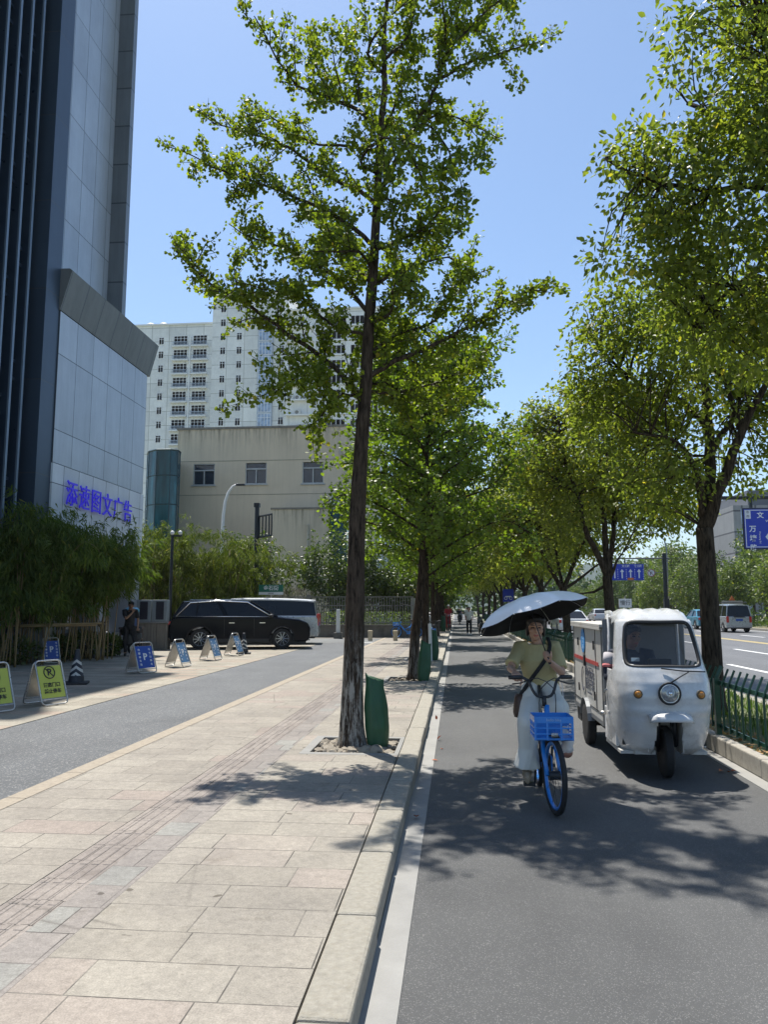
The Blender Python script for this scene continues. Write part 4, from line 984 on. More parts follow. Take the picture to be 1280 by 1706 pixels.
# ---------- bamboo
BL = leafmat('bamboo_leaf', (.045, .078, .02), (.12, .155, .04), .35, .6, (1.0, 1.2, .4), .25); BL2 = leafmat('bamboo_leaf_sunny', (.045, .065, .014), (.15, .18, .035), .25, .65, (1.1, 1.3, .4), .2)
CULM = M('bamboo_culm', (.20, .14, .06), .45, var=.35, vs=3, stretch=(1, 1, .3))
def bamboo(label, X, Y, w, d, h, seed, mat, nc, n, leaf=.15, foot=1.5, grp='bamboo clumps beside the office building', cls=26):
    r5 = np.random.default_rng(seed); t = thing('bamboo_clump', label, 'bamboo', (X, Y, K), 0, grp)
    b = MB(); pos = []; dr = []
    for k in range(nc):
        bx, by = r5.uniform(-w*.38, w*.38), r5.uniform(-d*.35, d*.35); hh = h*r5.uniform(.75, 1.02); lx, ly = r5.normal(0, .14)*h+bx*.35, r5.normal(-.03, .10)*h
        S = resample([np.array((bx, by, 0)), np.array((bx+lx*.25, by+ly*.2, hh*.4)), np.array((bx+lx*.6, by+ly*.6, hh*.8)), np.array((bx+lx*1.1, by+ly*1.1, hh*.96)), np.array((bx+lx*1.5, by+ly*1.5, hh*.88))], .25)
        b.tube(S, np.linspace(.02, .005, len(S)), 6)
        for j in range(len(S)):
            if S[j][2] < foot: continue
            for _ in range(int(n/nc/len(S)/cls*2.6)+1):
                tip = S[j]+r5.normal(0, 1, 3)*np.array([.36, .36, .2]); 
                m_ = cls; c = np.repeat(tip[None], m_, 0)+r5.normal(0, .085, (m_, 3)); pos.append(c); od = (tip-S[j]); od[2] -= .35; dr.append(np.repeat(od[None], m_, 0)/max(.2, np.linalg.norm(od)))
    b.build('culms', CULM, t, smooth=True); leaves('foliage', np.concatenate(pos), np.concatenate(dr), leaf, BAMB, mat, t, droop=.9, up=.5); return t
BAMB = (np.array([(0, 0, 0), (-.075, .3, .0), (0, 1, -.16), (.075, .3, .0)]), [(0, 3, 2, 1)])
def bx(px, Y): return at(px, 1000, Y).x
bamboo('near dark bamboo clump at the left frame edge', bx(10, 19.5), 19.5, 2.6, 1.6, 4.4, 71, BL, 24, 11000, .23)
bamboo('shaded bamboo clump under the first blue character', bx(75, 21), 21.0, 2.4, 1.6, 4.0, 72, BL, 22, 11000, .23)
bamboo('shaded bamboo clump under the middle of the blue lettering', bx(135, 21.6), 21.6, 2.2, 1.5, 3.75, 73, BL, 18, 10000, .23, foot=1.9)
bamboo('drooping bamboo clump nearest the man in black', bx(158, 22.2), 22.2, 1.5, 1.0, 3.7, 74, BL, 11, 7500, .23, foot=2.2)
bamboo('tall sunlit bamboo clump just right of the office corner', bx(262, 33), 33, 3.2, 2.4, 5.2, 75, BL2, 30, 8000, .24, foot=.7, grp='sunlit bamboo clumps left of the black car')
bamboo('sunlit feathery bamboo clump above the rear of the black car', bx(330, 34), 34, 4.0, 2.4, 4.7, 76, BL2, 30, 9000, .24, foot=.7, grp='sunlit bamboo clumps left of the black car')
bamboo('darker bamboo clump above the roof of the black car', bx(385, 36), 36, 2.8, 2.4, 4.0, 77, BL2, 22, 5500, .26, foot=.7, grp='sunlit bamboo clumps left of the black car')
# foot shrubs by the steps
for i, (px, Y, w, h, lb) in enumerate(((140, 22.5, 1.1, .75, 'low leafy shrub on the planter left of the steps'), (185, 23.4, .8, .65, 'low leafy shrub beside the scooter'), (95, 21.5, 1.3, .7, 'low shrub at the foot of the bamboo'), (20, 19.8, 1.8, .7, 'low dark shrub at the left frame edge'))):
    X = bx(px, Y); t = thing('low_shrub', lb, 'shrub', (X, Y, K), 0, 'low shrubs at the foot of the bamboo'); n = 520
    u = unit(r3.normal(0, 1, (n, 3))); ps = u*np.array([w/2, .4, h*.55])*r3.uniform(.5, 1, (n, 1))+np.array([0, 0, h*.5])
    leaves('foliage', ps, u+[0, 0, .5], .13, CAMP, DL, t)
    b = MB()
    for k in range(5): b.tube([(r3.uniform(-.1, .1), 0, 0), (r3.uniform(-w*.3, w*.3), r3.uniform(-.2, .2), h*.7)], .012, 5)
    b.build('stems', BARKC, t)
# ============================================================= STREET THINGS
STEEL = M('brushed_steel', (.52, .51, .49), .32, .85, var=.12, vs=8, dirt=((.25, .22, .19), .4)); STEELP = M('steel_panel', (.46, .45, .43), .38, .6, var=.15, vs=4, dirt=((.22, .2, .18), .5))
DKM = M('dark_post_paint', (.02, .024, .03), .45, .2, var=.2, vs=3); WHP = M('white_paint', (.74, .74, .72), .45, var=.08, vs=3, dirt=((.4, .38, .35), .35))
# green bags leaning on the trunks
BAGM = M('green_tarpaulin', (.016, .08, .032), .5, var=.3, vs=5, dirt=((.05, .075, .045), .5), bump=1.0, bs=20, stretch=(1, 1, .35))
def bag(label, loc, rz=0, s=1., tilt=0.):
    b = MB(); n = 28; L = 26; r4 = random.Random(int(loc[1]*10)); ph = [r4.uniform(0, 6) for _ in range(6)]; vs = []; fs = []
    for i in range(L+1):
        t = i/L; z = .80*t
        w = np.interp(t, [0, .06, .3, .55, .78, .9, 1.0], [.088, .116, .134, .13, .110, .098, .102]); d = np.interp(t, [0, .06, .3, .6, .85, 1.0], [.075, .108, .13, .112, .06, .028])
        for k in range(n):
            a = 2*PI*k/n; amp = .012+.05*t**2
            f = 1+amp*math.sin(7*a+ph[0]+2*t)+amp*.8*math.sin(12*a+ph[1]-5*t)+.014*math.sin(14*t+ph[2]+2*a)
            x = w*math.copysign(abs(math.cos(a))**.8, math.cos(a))*f; y = d*math.copysign(abs(math.sin(a))**.8, math.sin(a))*f
            zz = z-(.075*(x/w+1)*.5)*max(0, t-.7)/.3+.03*(abs(x/w)**3)*max(0, t-.8)/.2
            vs.append((x+tilt*t, y+.03*math.sin(3*t), zz))
    for i in range(L): fs += [(i*n+k, i*n+(k+1) % n, (i+1)*n+(k+1) % n, (i+1)*n+k) for k in range(n)]
    fs += [tuple(range(n))[::-1], tuple(L*n+k for k in range(n))]
    b.add(vs, fs); o = b.build('water_bag', BAGM, smooth=True); o.location = loc; o.rotation_euler = (0, 0, rz); o.scale = (s, s, s)
    return tag(o, label, 'bag', 'green bags leaning on the ginkgo trunks')
bag('nearest tall dark green bag leaning on the first ginkgo', (-.875, 8.70, K-.04), 0, 1.0, -.045)
bag('slumped green bag leaning on the second ginkgo trunk', (-.70, 16.35, K-.03), .15, 1.05, .07)
bag('green bag behind the slumped one, on the third ginkgo', (-.66, 22.6, K-.02), -.2, 1.15, -.02)
bag('small far green bag at the trunk with the parked scooters', (-.8, 49.2, K), .2, 1.25, 0)
b = MB(); b.tube([(-.73, 22.2, K), (-.75, 22.2, K+1.05)], .05, 10); tag(b.build('white_pipe', WHP), 'short white plastic pipe standing between the second and third ginkgo', 'pipe')
# ---- green bar fence
GF = M('green_fence_paint', (.009, .06, .033), .38, .1, var=.25, vs=6, dirt=((.10, .11, .09), .3), coat=.3)
fence = thing('metal_fence', 'dark green bar fence with bent tops on the right kerb', 'fence', (3.02, 9.47, .17))
def fpanel():
    b = MB()
    for k in range(1, 15):
        y = k*.2
        b.tube([(0, y, .085), (0, y, .60), (.015, y, .64), (.075, y-.0, .78)], .0125, 6)
    b.box((.012, .0, .10), (.027, 3.0, .14)); b.box((.016, .0, .585), (.030, 3.0, .635)); return b
pan = fpanel().build('bar_panel', GF, fence)
pb = MB(); pb.box((-.03, -.03, -.02), (.03, .03, .66)); pb.tube([(0, 0, .64), (.01, 0, .68), (.07, 0, .80)], .028, 8); pb.box((-.05, -.05, -.02), (.05, .05, .0)); post = pb.build('post', GF, fence)
for k in range(-2, 25):
    if k == 0: continue
    for o in (pan, post): c = o.copy(); C.objects.link(c); c.parent = fence; c.location = (0, 3.0*k, 0)
# ---- slatted wall fence round the beige building yard
SF = M('fence_pale_paint', (.17, .165, .15), .6, .1, var=.15, vs=3, dirt=((.2, .18, .15), .5)); WB = M('wall_base_render', (.15, .14, .125), .9, var=.3, vs=1.5, bump=.3, dirt=((.05, .05, .045), .8))
wf = thing('slatted_fence', 'pale slatted metal fence on a low dark wall before the shrubs', 'fence', (-8, 39.2, 0))
b = MB(); b.box((-24, 39.05, 0), (-2.1, 39.35, .72)); b.box((-2.4, 39.35, 0), (-2.1, 62, .72)); b.box((-24, 39.0, .72), (-2.06, 39.4, .78)); b.build('base_wall', WB, wf, world=True)
r7 = random.Random(12)
for k in range(8):
    x0 = -4.85-2.7*k if k else -4.85; b = MB(); x = x0
    x1 = x0+2.7
    while x < x1:
        b.box((x-.018, 39.18, .78), (x+.018, 39.22, 2.2)); x += .135
    for z in (.86, 1.72, 2.16): b.box((x0, 39.17, z), (x1, 39.178, z+.05))
    for _ in range(26): z = r7.uniform(1.4, 2.1); xx = x0+.135*r7.randrange(19); b.box((xx, 39.17, z), (xx+.135, 39.178, z+.035))
    b.build('slat_panel', SF, wf, world=True)
    b = MB(); b.box((x0-.08, 39.1, .78), (x0+.08, 39.3, 2.3)); b.build('post', SF, wf, world=True)
b = MB()
for k in range(40): b.box((-2.27, 39.5+k*.55, .78), (-2.23, 40.0+k*.55, 2.15))
b.build('board_panel', M('fence_board', (.33, .32, .29), .7, var=.15, vs=3), wf, world=True)
# ---- bollards, posts, lamps
BOL = M('bollard_stone', (.42, .36, .26), .8, var=.2, vs=9, bump=.3)
for (px, lb) in ((617, 'left stone bollard on the pavement before the slatted fence'), (675, 'right stone bollard, in front of the leaning blue bike')):
    p = gr(px-16 if px == 675 else px, 1067.5, K); b = MB(); b.lathe([(.10, 0), (.105, .02), (.105, .38), (.115, .385), (.115, .45), (.09, .47)], (0, 0, 0), 20)
    o = b.build('bollard', BOL, smooth=.6); o.location = (p.x, p.y, K-.002); tag(o, lb, 'bollard', 'stone bollards')
p = gr(573, 1061, K); t = thing('gate_post', 'white rectangular gate post just left of the first ginkgo trunk', 'post', (p.x, 37.9, K)); b = MB(); b.box((-.09, -.09, 0), (.09, .09, 1.42)); b.build('column', WHP, t, bevel=.01); b = MB(); b.box((-.2, -.2, 0), (.2, .2, .28)); b.build('foot', WB, t, bevel=.01)
t = thing('street_lamp', 'white street lamp with a curved neck before the beige building', 'lamp', (-11.9, 38.3, K)); b = MB()
b.tube([(0, 0, 0), (0, 0, 5.4), (.02, 0, 6.2), (.10, 0, 6.9), (.26, 0, 7.4), (.5, 0, 7.72), (.75, 0, 7.82)], [.10, .085, .08, .075, .07, .06, .05], 12); b.build('pole', WHP, t, smooth=True)
b = MB(); b.box((.66, -.09, 7.74), (1.12, .09, 7.84)); b.build('lamp_head', DKM, t, bevel=.02)
t = thing('signal_post', 'tall dark post with an open rectangular bracket, before the beige building', 'post', (-9.5, 36, K)); b = MB()
b.tube([(0, 0, 0), (0, 0, 6.35)], .11, 12); b.box((-.13, -.13, 6.3), (.13, .13, 6.5)); b.build('pole', DKM, t)
b = MB()
for z in (4.85, 5.85): b.tube([(.1, 0, z), (.95, -.9, z)], .045, 6)
for f in (.05, .3, .55, .8, 1): b.tube([(.1+.85*f, -.9*f, 4.85), (.1+.85*f, -.9*f, 5.85)], .035, 6)
b.build('bracket', DKM, t)
t = thing('street_name_sign', 'small green street name sign beside the dark post, above the van', 'sign', (-8.5, 35, K)); GS = M('sign_green', (.01, .16, .10), .45, var=.08, vs=3); WT = M('sign_white', (.78, .78, .78), .5, var=.04)
b = MB(); b.tube([(0, .05, 0), (0, .05, 2.45)], .04, 8); b.build('pole', STEEL, t); b = MB(); b.box((-.57, -.02, 2.22), (.57, .02, 2.55)); b.build('panel', GS, t); b = MB(); b.box((-.57, -.024, 2.09), (.57, .018, 2.216)); b.build('strip', WT, t)
text('金石街', .24, 'lettering', WT, t, fmat((0, -.026, 2.385), (1, 0, 0), (0, 0, 1)), bold=.004); text('JINSHI', .09, 'lettering', DKM, t, fmat((0, -.03, 2.15), (1, 0, 0), (0, 0, 1)))
t = thing('camera_pole', 'thin dark pole topped by two white dome cameras, left of the black car', 'pole', (-10.4, 27.4, K)); b = MB(); b.tube([(0, 0, 0), (0, 0, 4.15)], .055, 10); b.box((-.05, -.04, 4.1), (.36, .04, 4.16)); b.build('pole', DKM, t)
for x in (0, .3): b = MB(); b.ell((x, -.02, 4.24), (.075, .075, .085), 12, 8); b.build('camera', WHP, t, smooth=True)
t = thing('street_lamp', 'far thin grey street lamp arching over the trees on the right', 'lamp', (24, 90, .1)); b = MB(); b.tube([(0, 0, 0), (0, 0, 8.2), (-.2, 0, 9.2), (-1.0, 0, 9.9), (-2.4, 0, 10.2)], .08, 8); b.build('pole', M('grey_pole', (.3, .32, .33), .5, .4), t, smooth=True); b = MB(); b.box((-3.0, -.15, 10.15), (-2.3, .15, 10.28)); b.build('lamp_head', DKM, t)
# ---- steps, low wall, cabinets, barrel
STN = M('step_stone', (.26, .26, .25), .8, var=.15, vs=2, bump=.2, dirt=((.12, .12, .11), .5))
t = thing('entrance_steps', 'shaded grey stone steps up to the office door behind the man', 'steps', (-13, 25.5, K)); 
for i in range(4): b = MB(); b.box((-1.2, -1.4+.42*i, .16*i), (1.35-.12*i, 1.9, .16*(i+1)-.002)); b.build('step', STN, t, bevel=.008)
t = thing('planter_box', 'low dark stone planter under the bamboo beside the steps', 'planter', (-11.4, 22.9, K)); b = MB(); b.box((-1.0, -.35, 0), (.55, .35, .34)); b.build('box', M('planter_stone', (.10, .105, .12), .7, var=.2, vs=3), t, bevel=.01); b = MB(); b.box((-.95, -.3, .342), (.5, .3, .36)); b.build('soil', SOIL, t)
PLK = M('plank_wall', (.21, .19, .16), .85, var=.3, vs=2.5, bump=.3, stretch=(6, 6, .4), dirt=((.08, .07, .06), .7))
t = thing('low_wall', 'low weathered wall of upright slabs left of the black car', 'wall', (-10.2, 27.1, K)); b = MB()
for k in range(5): b.box((-1.95+k*.36, -.12, 0), (-1.95+k*.36+.352, .12, .93+.01*(k % 2)))
b.build('slabs', PLK, t, bevel=.01); b = MB(); b.box((-2.0, -.16, .945), (-.12, .16, 1.0)); b.build('coping', STN, t)
CAB = M('cabinet_grey', (.26, .30, .32), .5, .2, var=.12, vs=3); LOU = M('louvre_dark', (.03, .03, .045), .6)
for (x, lb) in ((-11.22, 'left grey cabinet with dark face on the low wall'), (-10.62, 'right grey cabinet with dark louvres on the low wall')):
    t = thing('equipment_cabinet', lb, 'cabinet', (x, 27.1, K+1.0), 0, 'equipment cabinets'); b = MB(); b.box((-.27, -.14, 0), (.27, .14, .78)); b.build('body', CAB, t, bevel=.01)
    b = MB(); b.box((-.13, -.148, .08), (.16, -.142, .72))
    for k in range(9): b.box((-.13, -.16, .1+k*.068), (.16, -.148, .125+k*.068))
    b.build('louvre', LOU, t)
BLU = M('barrel_blue', (.01, .05, .16), .4, var=.2, vs=3); LBLU = M('lid_light_blue', (.10, .36, .52), .4, var=.1)
t = thing('water_barrel', 'dark blue plastic barrel with pale blue lid behind the man', 'barrel', (-11.05, 25.6, K+.85)); b = MB(); b.lathe([(.19, 0), (.22, .1), (.22, .42), (.2, .5)], (0, 0, 0), 20); b.build('drum', BLU, t, smooth=.7); b = MB(); b.lathe([(.225, .5), (.235, .52), (.235, .60), (.16, .66)], (0, 0, 0), 20); b.build('lid', LBLU, t, smooth=.7)
t = thing('barrel_stand', 'low dark stand under the blue barrel', 'stand', (-11.05, 25.6, K)); b = MB(); b.box((-.35, -.25, .78), (.35, .25, .845)); 
for sx in (-.3, .3):
    for sy in (-.2, .2): b.box((sx-.025, sy-.025, 0), (sx+.025, sy+.025, .78))
b.build('frame', M('stand_wood', (.09, .07, .06), .8), t)
t = thing('blue_poster', 'purple-blue poster on the wall behind the bamboo stems', 'poster', (-12.3, 24.85, K+.6)); b = MB(); b.box((-.4, -.02, 0), (.4, .02, 1.5)); b.build('panel', M('poster_blue', (.06, .06, .38), .5, var=.2, vs=2), t); b = MB(); b.add([(-.3, -.025, .1), (.38, -.025, .45), (.38, -.025, .55), (-.3, -.025, .2)], [(0, 1, 2, 3)]); b.build('white_band', WT, t)
b = MB(); b.tube([(-14.2, 18.0, 1.05), (-12.6, 18.6, 1.12), (-11.0, 19.6, 1.20), (-9.7, 20.5, 1.22)], .026, 8); b.tube([(-11.3, 19.2, 1.16), (-9.9, 20.6, 1.17)], .03, 8)
tag(b.build('bamboo_rail', CULM, smooth=True), 'long bamboo pole tied as a rail across the bamboo stems', 'rail')
# ---- A-boards
YEL = M('board_yellow', (.42, .47, .075), .5, var=.06, vs=3); BLB = M('board_blue', (.02, .07, .34), .45, var=.1, vs=3); BLB2 = M('board_blue_pale', (.10, .22, .40), .5, var=.15, vs=4); BK = M('lettering_black', (.02, .02, .02), .6); WTB = M('lettering_white', (.75, .77, .8), .5); RED = M('sign_red', (.55, .02, .02), .5)  # second board blue is paler, used for the boards seen edge-on
def aboard(label, loc, rz, kind, w=.44, h=.66, sp=.46):
    t = thing('a_board', label, 'sign board', loc, rz, 'folding steel sign boards on the forecourt')
    al = math.atan2(sp/2, h)
    def loop(sgn):
        pts = []; rc = .06; hw = w/2
        cor = [(-hw, 0), (hw, 0), (hw, 1), (-hw, 1)]; LZ = math.hypot(sp/2, h)
        raw = [(-hw+rc, .012), (hw-rc, .012), (hw-.018, .03), (hw, rc+.01), (hw, LZ-rc), (hw-.018, LZ-.03), (hw-rc, LZ-.012), (-hw+rc, LZ-.012), (-hw+.018, LZ-.03), (-hw, LZ-rc), (-hw, rc+.01), (-hw+.018, .03)]
        return [(x, sgn*(sp/2)*(1-l/LZ), l*h/LZ+.012) for x, l in raw]
    b = MB(); b.tube(loop(-1), .0125, 8, closed=True); b.build('front_frame', STEEL, t, smooth=True)
    b = MB(); b.tube(loop(1), .0125, 8, closed=True); b.build('rear_frame', STEEL, t, smooth=True)
    for sgn, nm, mt in ((-1, 'face_panel', dict(yellow=YEL, blue=BLB, pale_blue=BLB2)[kind]), (1, 'rear_panel', STEELP)):
        z0, z1 = .18*h, .88*h; y = lambda z: sgn*(sp/2)*(1-z/h)
        b = MB(); q = w/2-.02; e = .004*sgn
        b.add([(-q, y(z0), z0), (q, y(z0), z0), (q, y(z1), z1), (-q, y(z1), z1), (-q, y(z0)-2*e, z0), (q, y(z0)-2*e, z0), (q, y(z1)-2*e, z1), (-q, y(z1)-2*e, z1)], [(0, 1, 2, 3), (7, 6, 5, 4), (0, 4, 5, 1), (1, 5, 6, 2), (2, 6, 7, 3), (3, 7, 4, 0)]); f = b.build(nm, mt, t)
    b = MB(); b.tube([(-w/2, -(sp/2)*(1-.15), .15*h), (w/2, -(sp/2)*(1-.15), .15*h)], .009, 6); b.tube([(-w/2, (sp/2)*(1-.15), .15*h), (w/2, (sp/2)*(1-.15), .15*h)], .009, 6); b.build('crossbar', STEEL, t)
    up = Vector((0, (sp/2)/h, 1)).normalized(); ex = Vector((1, 0, 0)); nrm = ex.cross(up)
    def fm(x, z): return fmat(Vector((x, -(sp/2)*(1-z/h), z))+nrm*.004, ex, up)
    if kind == 'yellow':
        text('P', .15, 'lettering', BK, t, fm(-.01, .50), .001, bold=.005)
        b = MB(); b.torus((0, 0, 0), .095, .009, 'Z', 28, 6); b.tube([(-.067, .067, 0), (.067, -.067, 0)], .008, 6); b.xf(fm(-.01, .50)).build('no_parking_ring', RED if 0 else BK, t)
        text('酒店门口', .075, 'lettering', BK, t, fm(0, .31), .001, bold=.002); text('禁止停车', .075, 'lettering', BK, t, fm(0, .215), .001, bold=.002)
    else:
        text('P', .22, 'lettering', WTB, t, fm(0, .37), .001, bold=.006)
        for i, (a_, c_) in enumerate(zip('内部停车场', '外来勿停车')):
            text(a_, .06, 'lettering', WTB, t, fm(-.145, .53-i*.082), .001, bold=.001); text(c_, .06, 'lettering', WTB, t, fm(.145, .53-i*.082), .001, bold=.001)
    return t
def mid(*ps):
    v = [gr(x, y, K) for x, y in ps]; s = sum(v, Vector())/len(v); return (s.x, s.y, K)
aboard('yellow no-parking board cut by the left frame edge', (-6.78, 10.85, K), math.radians(66), 'yellow', .5, .70, .5)
aboard('yellow no-parking board showing whole, left of the black and white cone', (-6.42, 11.75, K), math.radians(65), 'yellow', .46, .68, .5)
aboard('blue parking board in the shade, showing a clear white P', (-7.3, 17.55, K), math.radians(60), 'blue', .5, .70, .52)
aboard('leftmost of the three sunlit blue parking boards seen edge-on', (-7.08, 19.35, K), math.radians(84), 'pale_blue', .5, .70, .5)
aboard('middle of the three sunlit blue parking boards seen edge-on', (-7.05, 21.9, K), math.radians(84), 'pale_blue', .5, .70, .5)
aboard('rightmost of the three sunlit blue parking boards, by the far cone', (-7.0, 24.1, K), math.radians(85), 'pale_blue', .5, .70, .5)
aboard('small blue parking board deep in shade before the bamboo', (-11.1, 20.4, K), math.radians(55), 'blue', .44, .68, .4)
# ---- cones
cm, nt, p = newmat('cone_stripes'); t_ = objco(nt); s_ = nt.nodes.new('ShaderNodeSeparateXYZ'); nt.links.new(t_, s_.inputs[0])
v = mth(nt, 'SUBTRACT', s_.outputs[2], mth(nt, 'MULTIPLY', mth(nt, 'ABSOLUTE', s_.outputs[0]), -.75)); w_ = mth(nt, 'FRACT', mth(nt, 'MULTIPLY', v, 8.2)); st = mth(nt, 'GREATER_THAN', w_, .55)
zz = mth(nt, 'MULTIPLY', mth(nt, 'GREATER_THAN', s_.outputs[2], .17), mth(nt, 'LESS_THAN', s_.outputs[2], .50))
nt.links.new(mixc(nt, mth(nt, 'MULTIPLY', st, zz), (.018, .02, .03), (.48, .46, .42)), p.inputs['Base Color']); p.inputs['Roughness'].default_value = .55
def cone(label, loc):
    t = thing('traffic_cone', label, 'traffic cone', loc, .35, 'black and white traffic cones'); b = MB(); b.box((-.23, -.23, 0), (.23, .23, .045)); b.build('base', BLK, t, bevel=.015)
    b = MB(); b.lathe([(.155, .045), (.15, .07), (.14, .16), (.135, .165), (.062, .52), (.058, .53), (.045, .67), (.03, .68)], (0, 0, 0), 24); b.build('cone', cm, t, smooth=.6); return t
cone('black and white chevron cone in the shade beside the yellow boards', (-7.55, 14.95, K)); 
dup(C.objects['traffic_cone'], (-6.95, 25.0, K), .2, 'black and white cone by the side of the black car')

# ============================================================= CARS
TYRE = M('tyre_rubber', (.018, .018, .019), .8, var=.25, vs=10, bump=.3); RIM = M('alloy_rim', (.5, .5, .5), .3, .8); CHR = M('chrome', (.8, .8, .8), .12, 1.0, var=.05); CGL = glassmat('car_glass', (.008, .010, .014), .05); CGL.node_tree.nodes['Principled BSDF'].inputs['Specular IOR Level'].default_value = .25
BPNT = M('black_car_paint', (.006, .007, .010), .10, 0, var=.1, coat=.12, spec=.12); SPNT = M('silver_paint', (.42, .44, .45), .3, .45, var=.05, coat=.8); WPNT = M('white_car_paint', (.62, .63, .64), .3, .0, var=.05, coat=.7); BLP = M('blue_car_paint', (.03, .22, .33), .3, .1, coat=.7)
TL = M('tail_lamp_red', (.5, .015, .01), .25, coat=.6); HL = M('head_lamp_clear', (.30, .31, .32), .1, .35, var=.45, vs=45, coat=1); DKP = M('dark_plastic', (.02, .02, .022), .6, var=.2)
def make_wheel(parent, x, y, r, w, side, spokes=10):
    h = bpy.data.objects.new('wheel', None); C.objects.link(h); h.parent = parent; h.location = (x, y, r)
    b = MB(); b.lathe([(r*.66, -w/2), (r*.93, -w/2), (r, -w*.36), (r, w*.36), (r*.93, w/2), (r*.66, w/2)], (0, 0, 0), 32, 'Y'); b.build('tyre', TYRE, h, smooth=.7)
    b = MB(); b.lathe([(r*.66, -w*.3), (r*.66, w*.3)], (0, 0, 0), 24, 'Y'); b.mi = 1
    b.lathe([(r*.12, side*w*.5), (r*.12, side*w*.3)], (0, 0, 0), 12, 'Y'); b.torus((0, side*w*.46, 0), r*.64, r*.03, 'Y', 32, 6)
    for k in range(spokes):
        a = 2*PI*k/spokes; u = Vector((math.cos(a), 0, math.sin(a))); b.tube([u*r*.1+Vector((0, side*w*.46, 0)), u*r*.64+Vector((0, side*w*.44, 0))], r*.045, 5)
    b.build('rim', [DKP, RIM], h, smooth=.6); return h
def car(name, label, cat, loc, rz, group, L, W, H, gc, belt, low, gh, wb, wr, paint, rooft=None, tumble=.14, nose=None, wheel_r=.35, rearlamp=None, pil=None, chrome=False, plate=True):
    """low: outline of the lower body (x,z) from rear bottom up over to front bottom; gh: 4 greenhouse side points (rear foot, rear top, front top, front foot)"""
    t = thing(name, label, cat, loc, rz, group); bot = gc; poly = [(x, z) for x, z in low]
    # wheel arches along the bottom edge, from front to rear
    for xc in (wb[1], wb[0]):
        R = wr*1.16
        a0 = math.asin(max(-1, min(1, (bot-wr)/R)))
        poly += [(xc+R*math.cos(a), wr+R*math.sin(a)) for a in np.linspace(a0, PI-a0, 12)]
    b = MB(); b.prism(poly, -W/2, W/2); b.build('body', paint, t, bevel=min(.07, W*.04), seg=3)
    (x0, z0), (x1, z1), (x2, z2), (x3, z3) = gh; hw0, hw1 = W/2-.05, W/2-.05-tumble
    b = MB(); b.add([(x0, -hw0, z0), (x3, -hw0, z3), (x3, hw0, z3), (x0, hw0, z0), (x1, -hw1, z1), (x2, -hw1, z2), (x2, hw1, z2), (x1, hw1, z1)], [(0, 3, 2, 1), (4, 5, 6, 7), (0, 1, 5, 4), (1, 2, 6, 5), (2, 3, 7, 6), (3, 0, 4, 7)]); b.build('window', CGL, t, bevel=.03)
    b = MB(); n = 10; pr = []
    for i in range(n+1):
        f = i/n; x = x1-.03+(x2-x1+.05)*f; z = z1+(z2-z1)*f; crown = .05*math.sin(PI*f)**.6; pr.append((x, z+crown))
    for j, (y, dz) in enumerate(((-hw1-.015, -.03), (-hw1+.1, .015), (0, .03), (hw1-.1, .015), (hw1+.015, -.03))):
        for (x, z) in pr: b.v.append((x, y, z+dz))
    m_ = n+1
    for j in range(4): b.f += [(j*m_+i, j*m_+i+1, (j+1)*m_+i+1, (j+1)*m_+i) for i in range(n)]
    o = len(b.v)
    b.v += [(x, y, z-.05) for (x, y, z) in b.v[:o]]
    for j in range(4): b.f += [(o+j*m_+i, o+(j+1)*m_+i, o+(j+1)*m_+i+1, o+j*m_+i+1) for i in range(n)]
    for i in range(n): b.f += [(i, o+i, o+i+1, i+1), (4*m_+i, 4*m_+i+1, o+4*m_+i+1, o+4*m_+i)]
    for j in range(4): b.f += [(j*m_, (j+1)*m_, o+(j+1)*m_, o+j*m_), (j*m_+n, o+j*m_+n, o+(j+1)*m_+n, (j+1)*m_+n)]
    b.m = [0]*len(b.f); b.build('roof', rooft or paint, t, smooth=.7)
    for s in (-1, 1):
        def P(f, g): # along the foot/top, height fraction
            xa = x0+(x3-x0)*f; xb = x1+(x2-x1)*f; return Vector((xa+(xb-xa)*g, s*(hw0+(hw1-hw0)*g+.012), z0+(z3-z0)*f+((z1+(z2-z1)*f)-(z0+(z3-z0)*f))*g))
        for f in (pil or (0, .33, .66, 1)): b = MB(); b.tube([P(f, 0), P(f, 1)], (.035, .02), 6); b.build('pillar', paint, t)
    pass
    if chrome:
        b = MB()
        for s in (-1, 1): b.tube([(x0+.12, s*(hw0+.03), z0+.05), (x1+.25, s*(hw1+.03), z1-.04), ((x1+x2)/2, s*(hw1+.03), (z1+z2)/2+.02), (x2-.1, s*(hw1+.03), z2-.04), (x3-.22, s*(hw0+.03), z3+.03)], .022, 6); b.tube([(x0+.1, s*(hw0+.03), z0+.05), (x3-.2, s*(hw0+.03), z3+.03)], .013, 6)
        b.build('chrome_trim', CHR, t, smooth=True)
    for xc in wb:
        for s in (-1, 1): make_wheel(t, xc, s*(W/2-.12), wr, .22, s)
    for s in (-1, 1):
        b = MB(); x, z = nose or (L/2-.05, .75); b.ell((x-.06, s*(W/2-.22), z), (.09, .18, .06), 12, 8); b.build('headlight', HL, t, smooth=True)
        b = MB(); x, z, hh = rearlamp or (-L/2, .85, .12); b.box((x-.015, s*(W/2-.10)-.07, z-hh), (x+.10, s*(W/2-.10)+.085, z+hh)); b.build('tail_light', TL, t, bevel=.015)
        b = MB(); b.ell((x3-.25 if x3 > 0 else x3+.2, s*(W/2+.1), belt+.08), (.09, .10, .075), 12, 8); b.tube([(x3-.25, s*(W/2-.03), belt+.03), (x3-.25, s*(W/2+.08), belt+.06)], .02, 6); b.build('mirror', DKP, t, smooth=True)
        b = MB(); 
        for hx in (-.35, .75): b.box((hx-.1, s*(W/2+.012)-.012, belt-.18), (hx+.1, s*(W/2+.012)+.012, belt-.155))
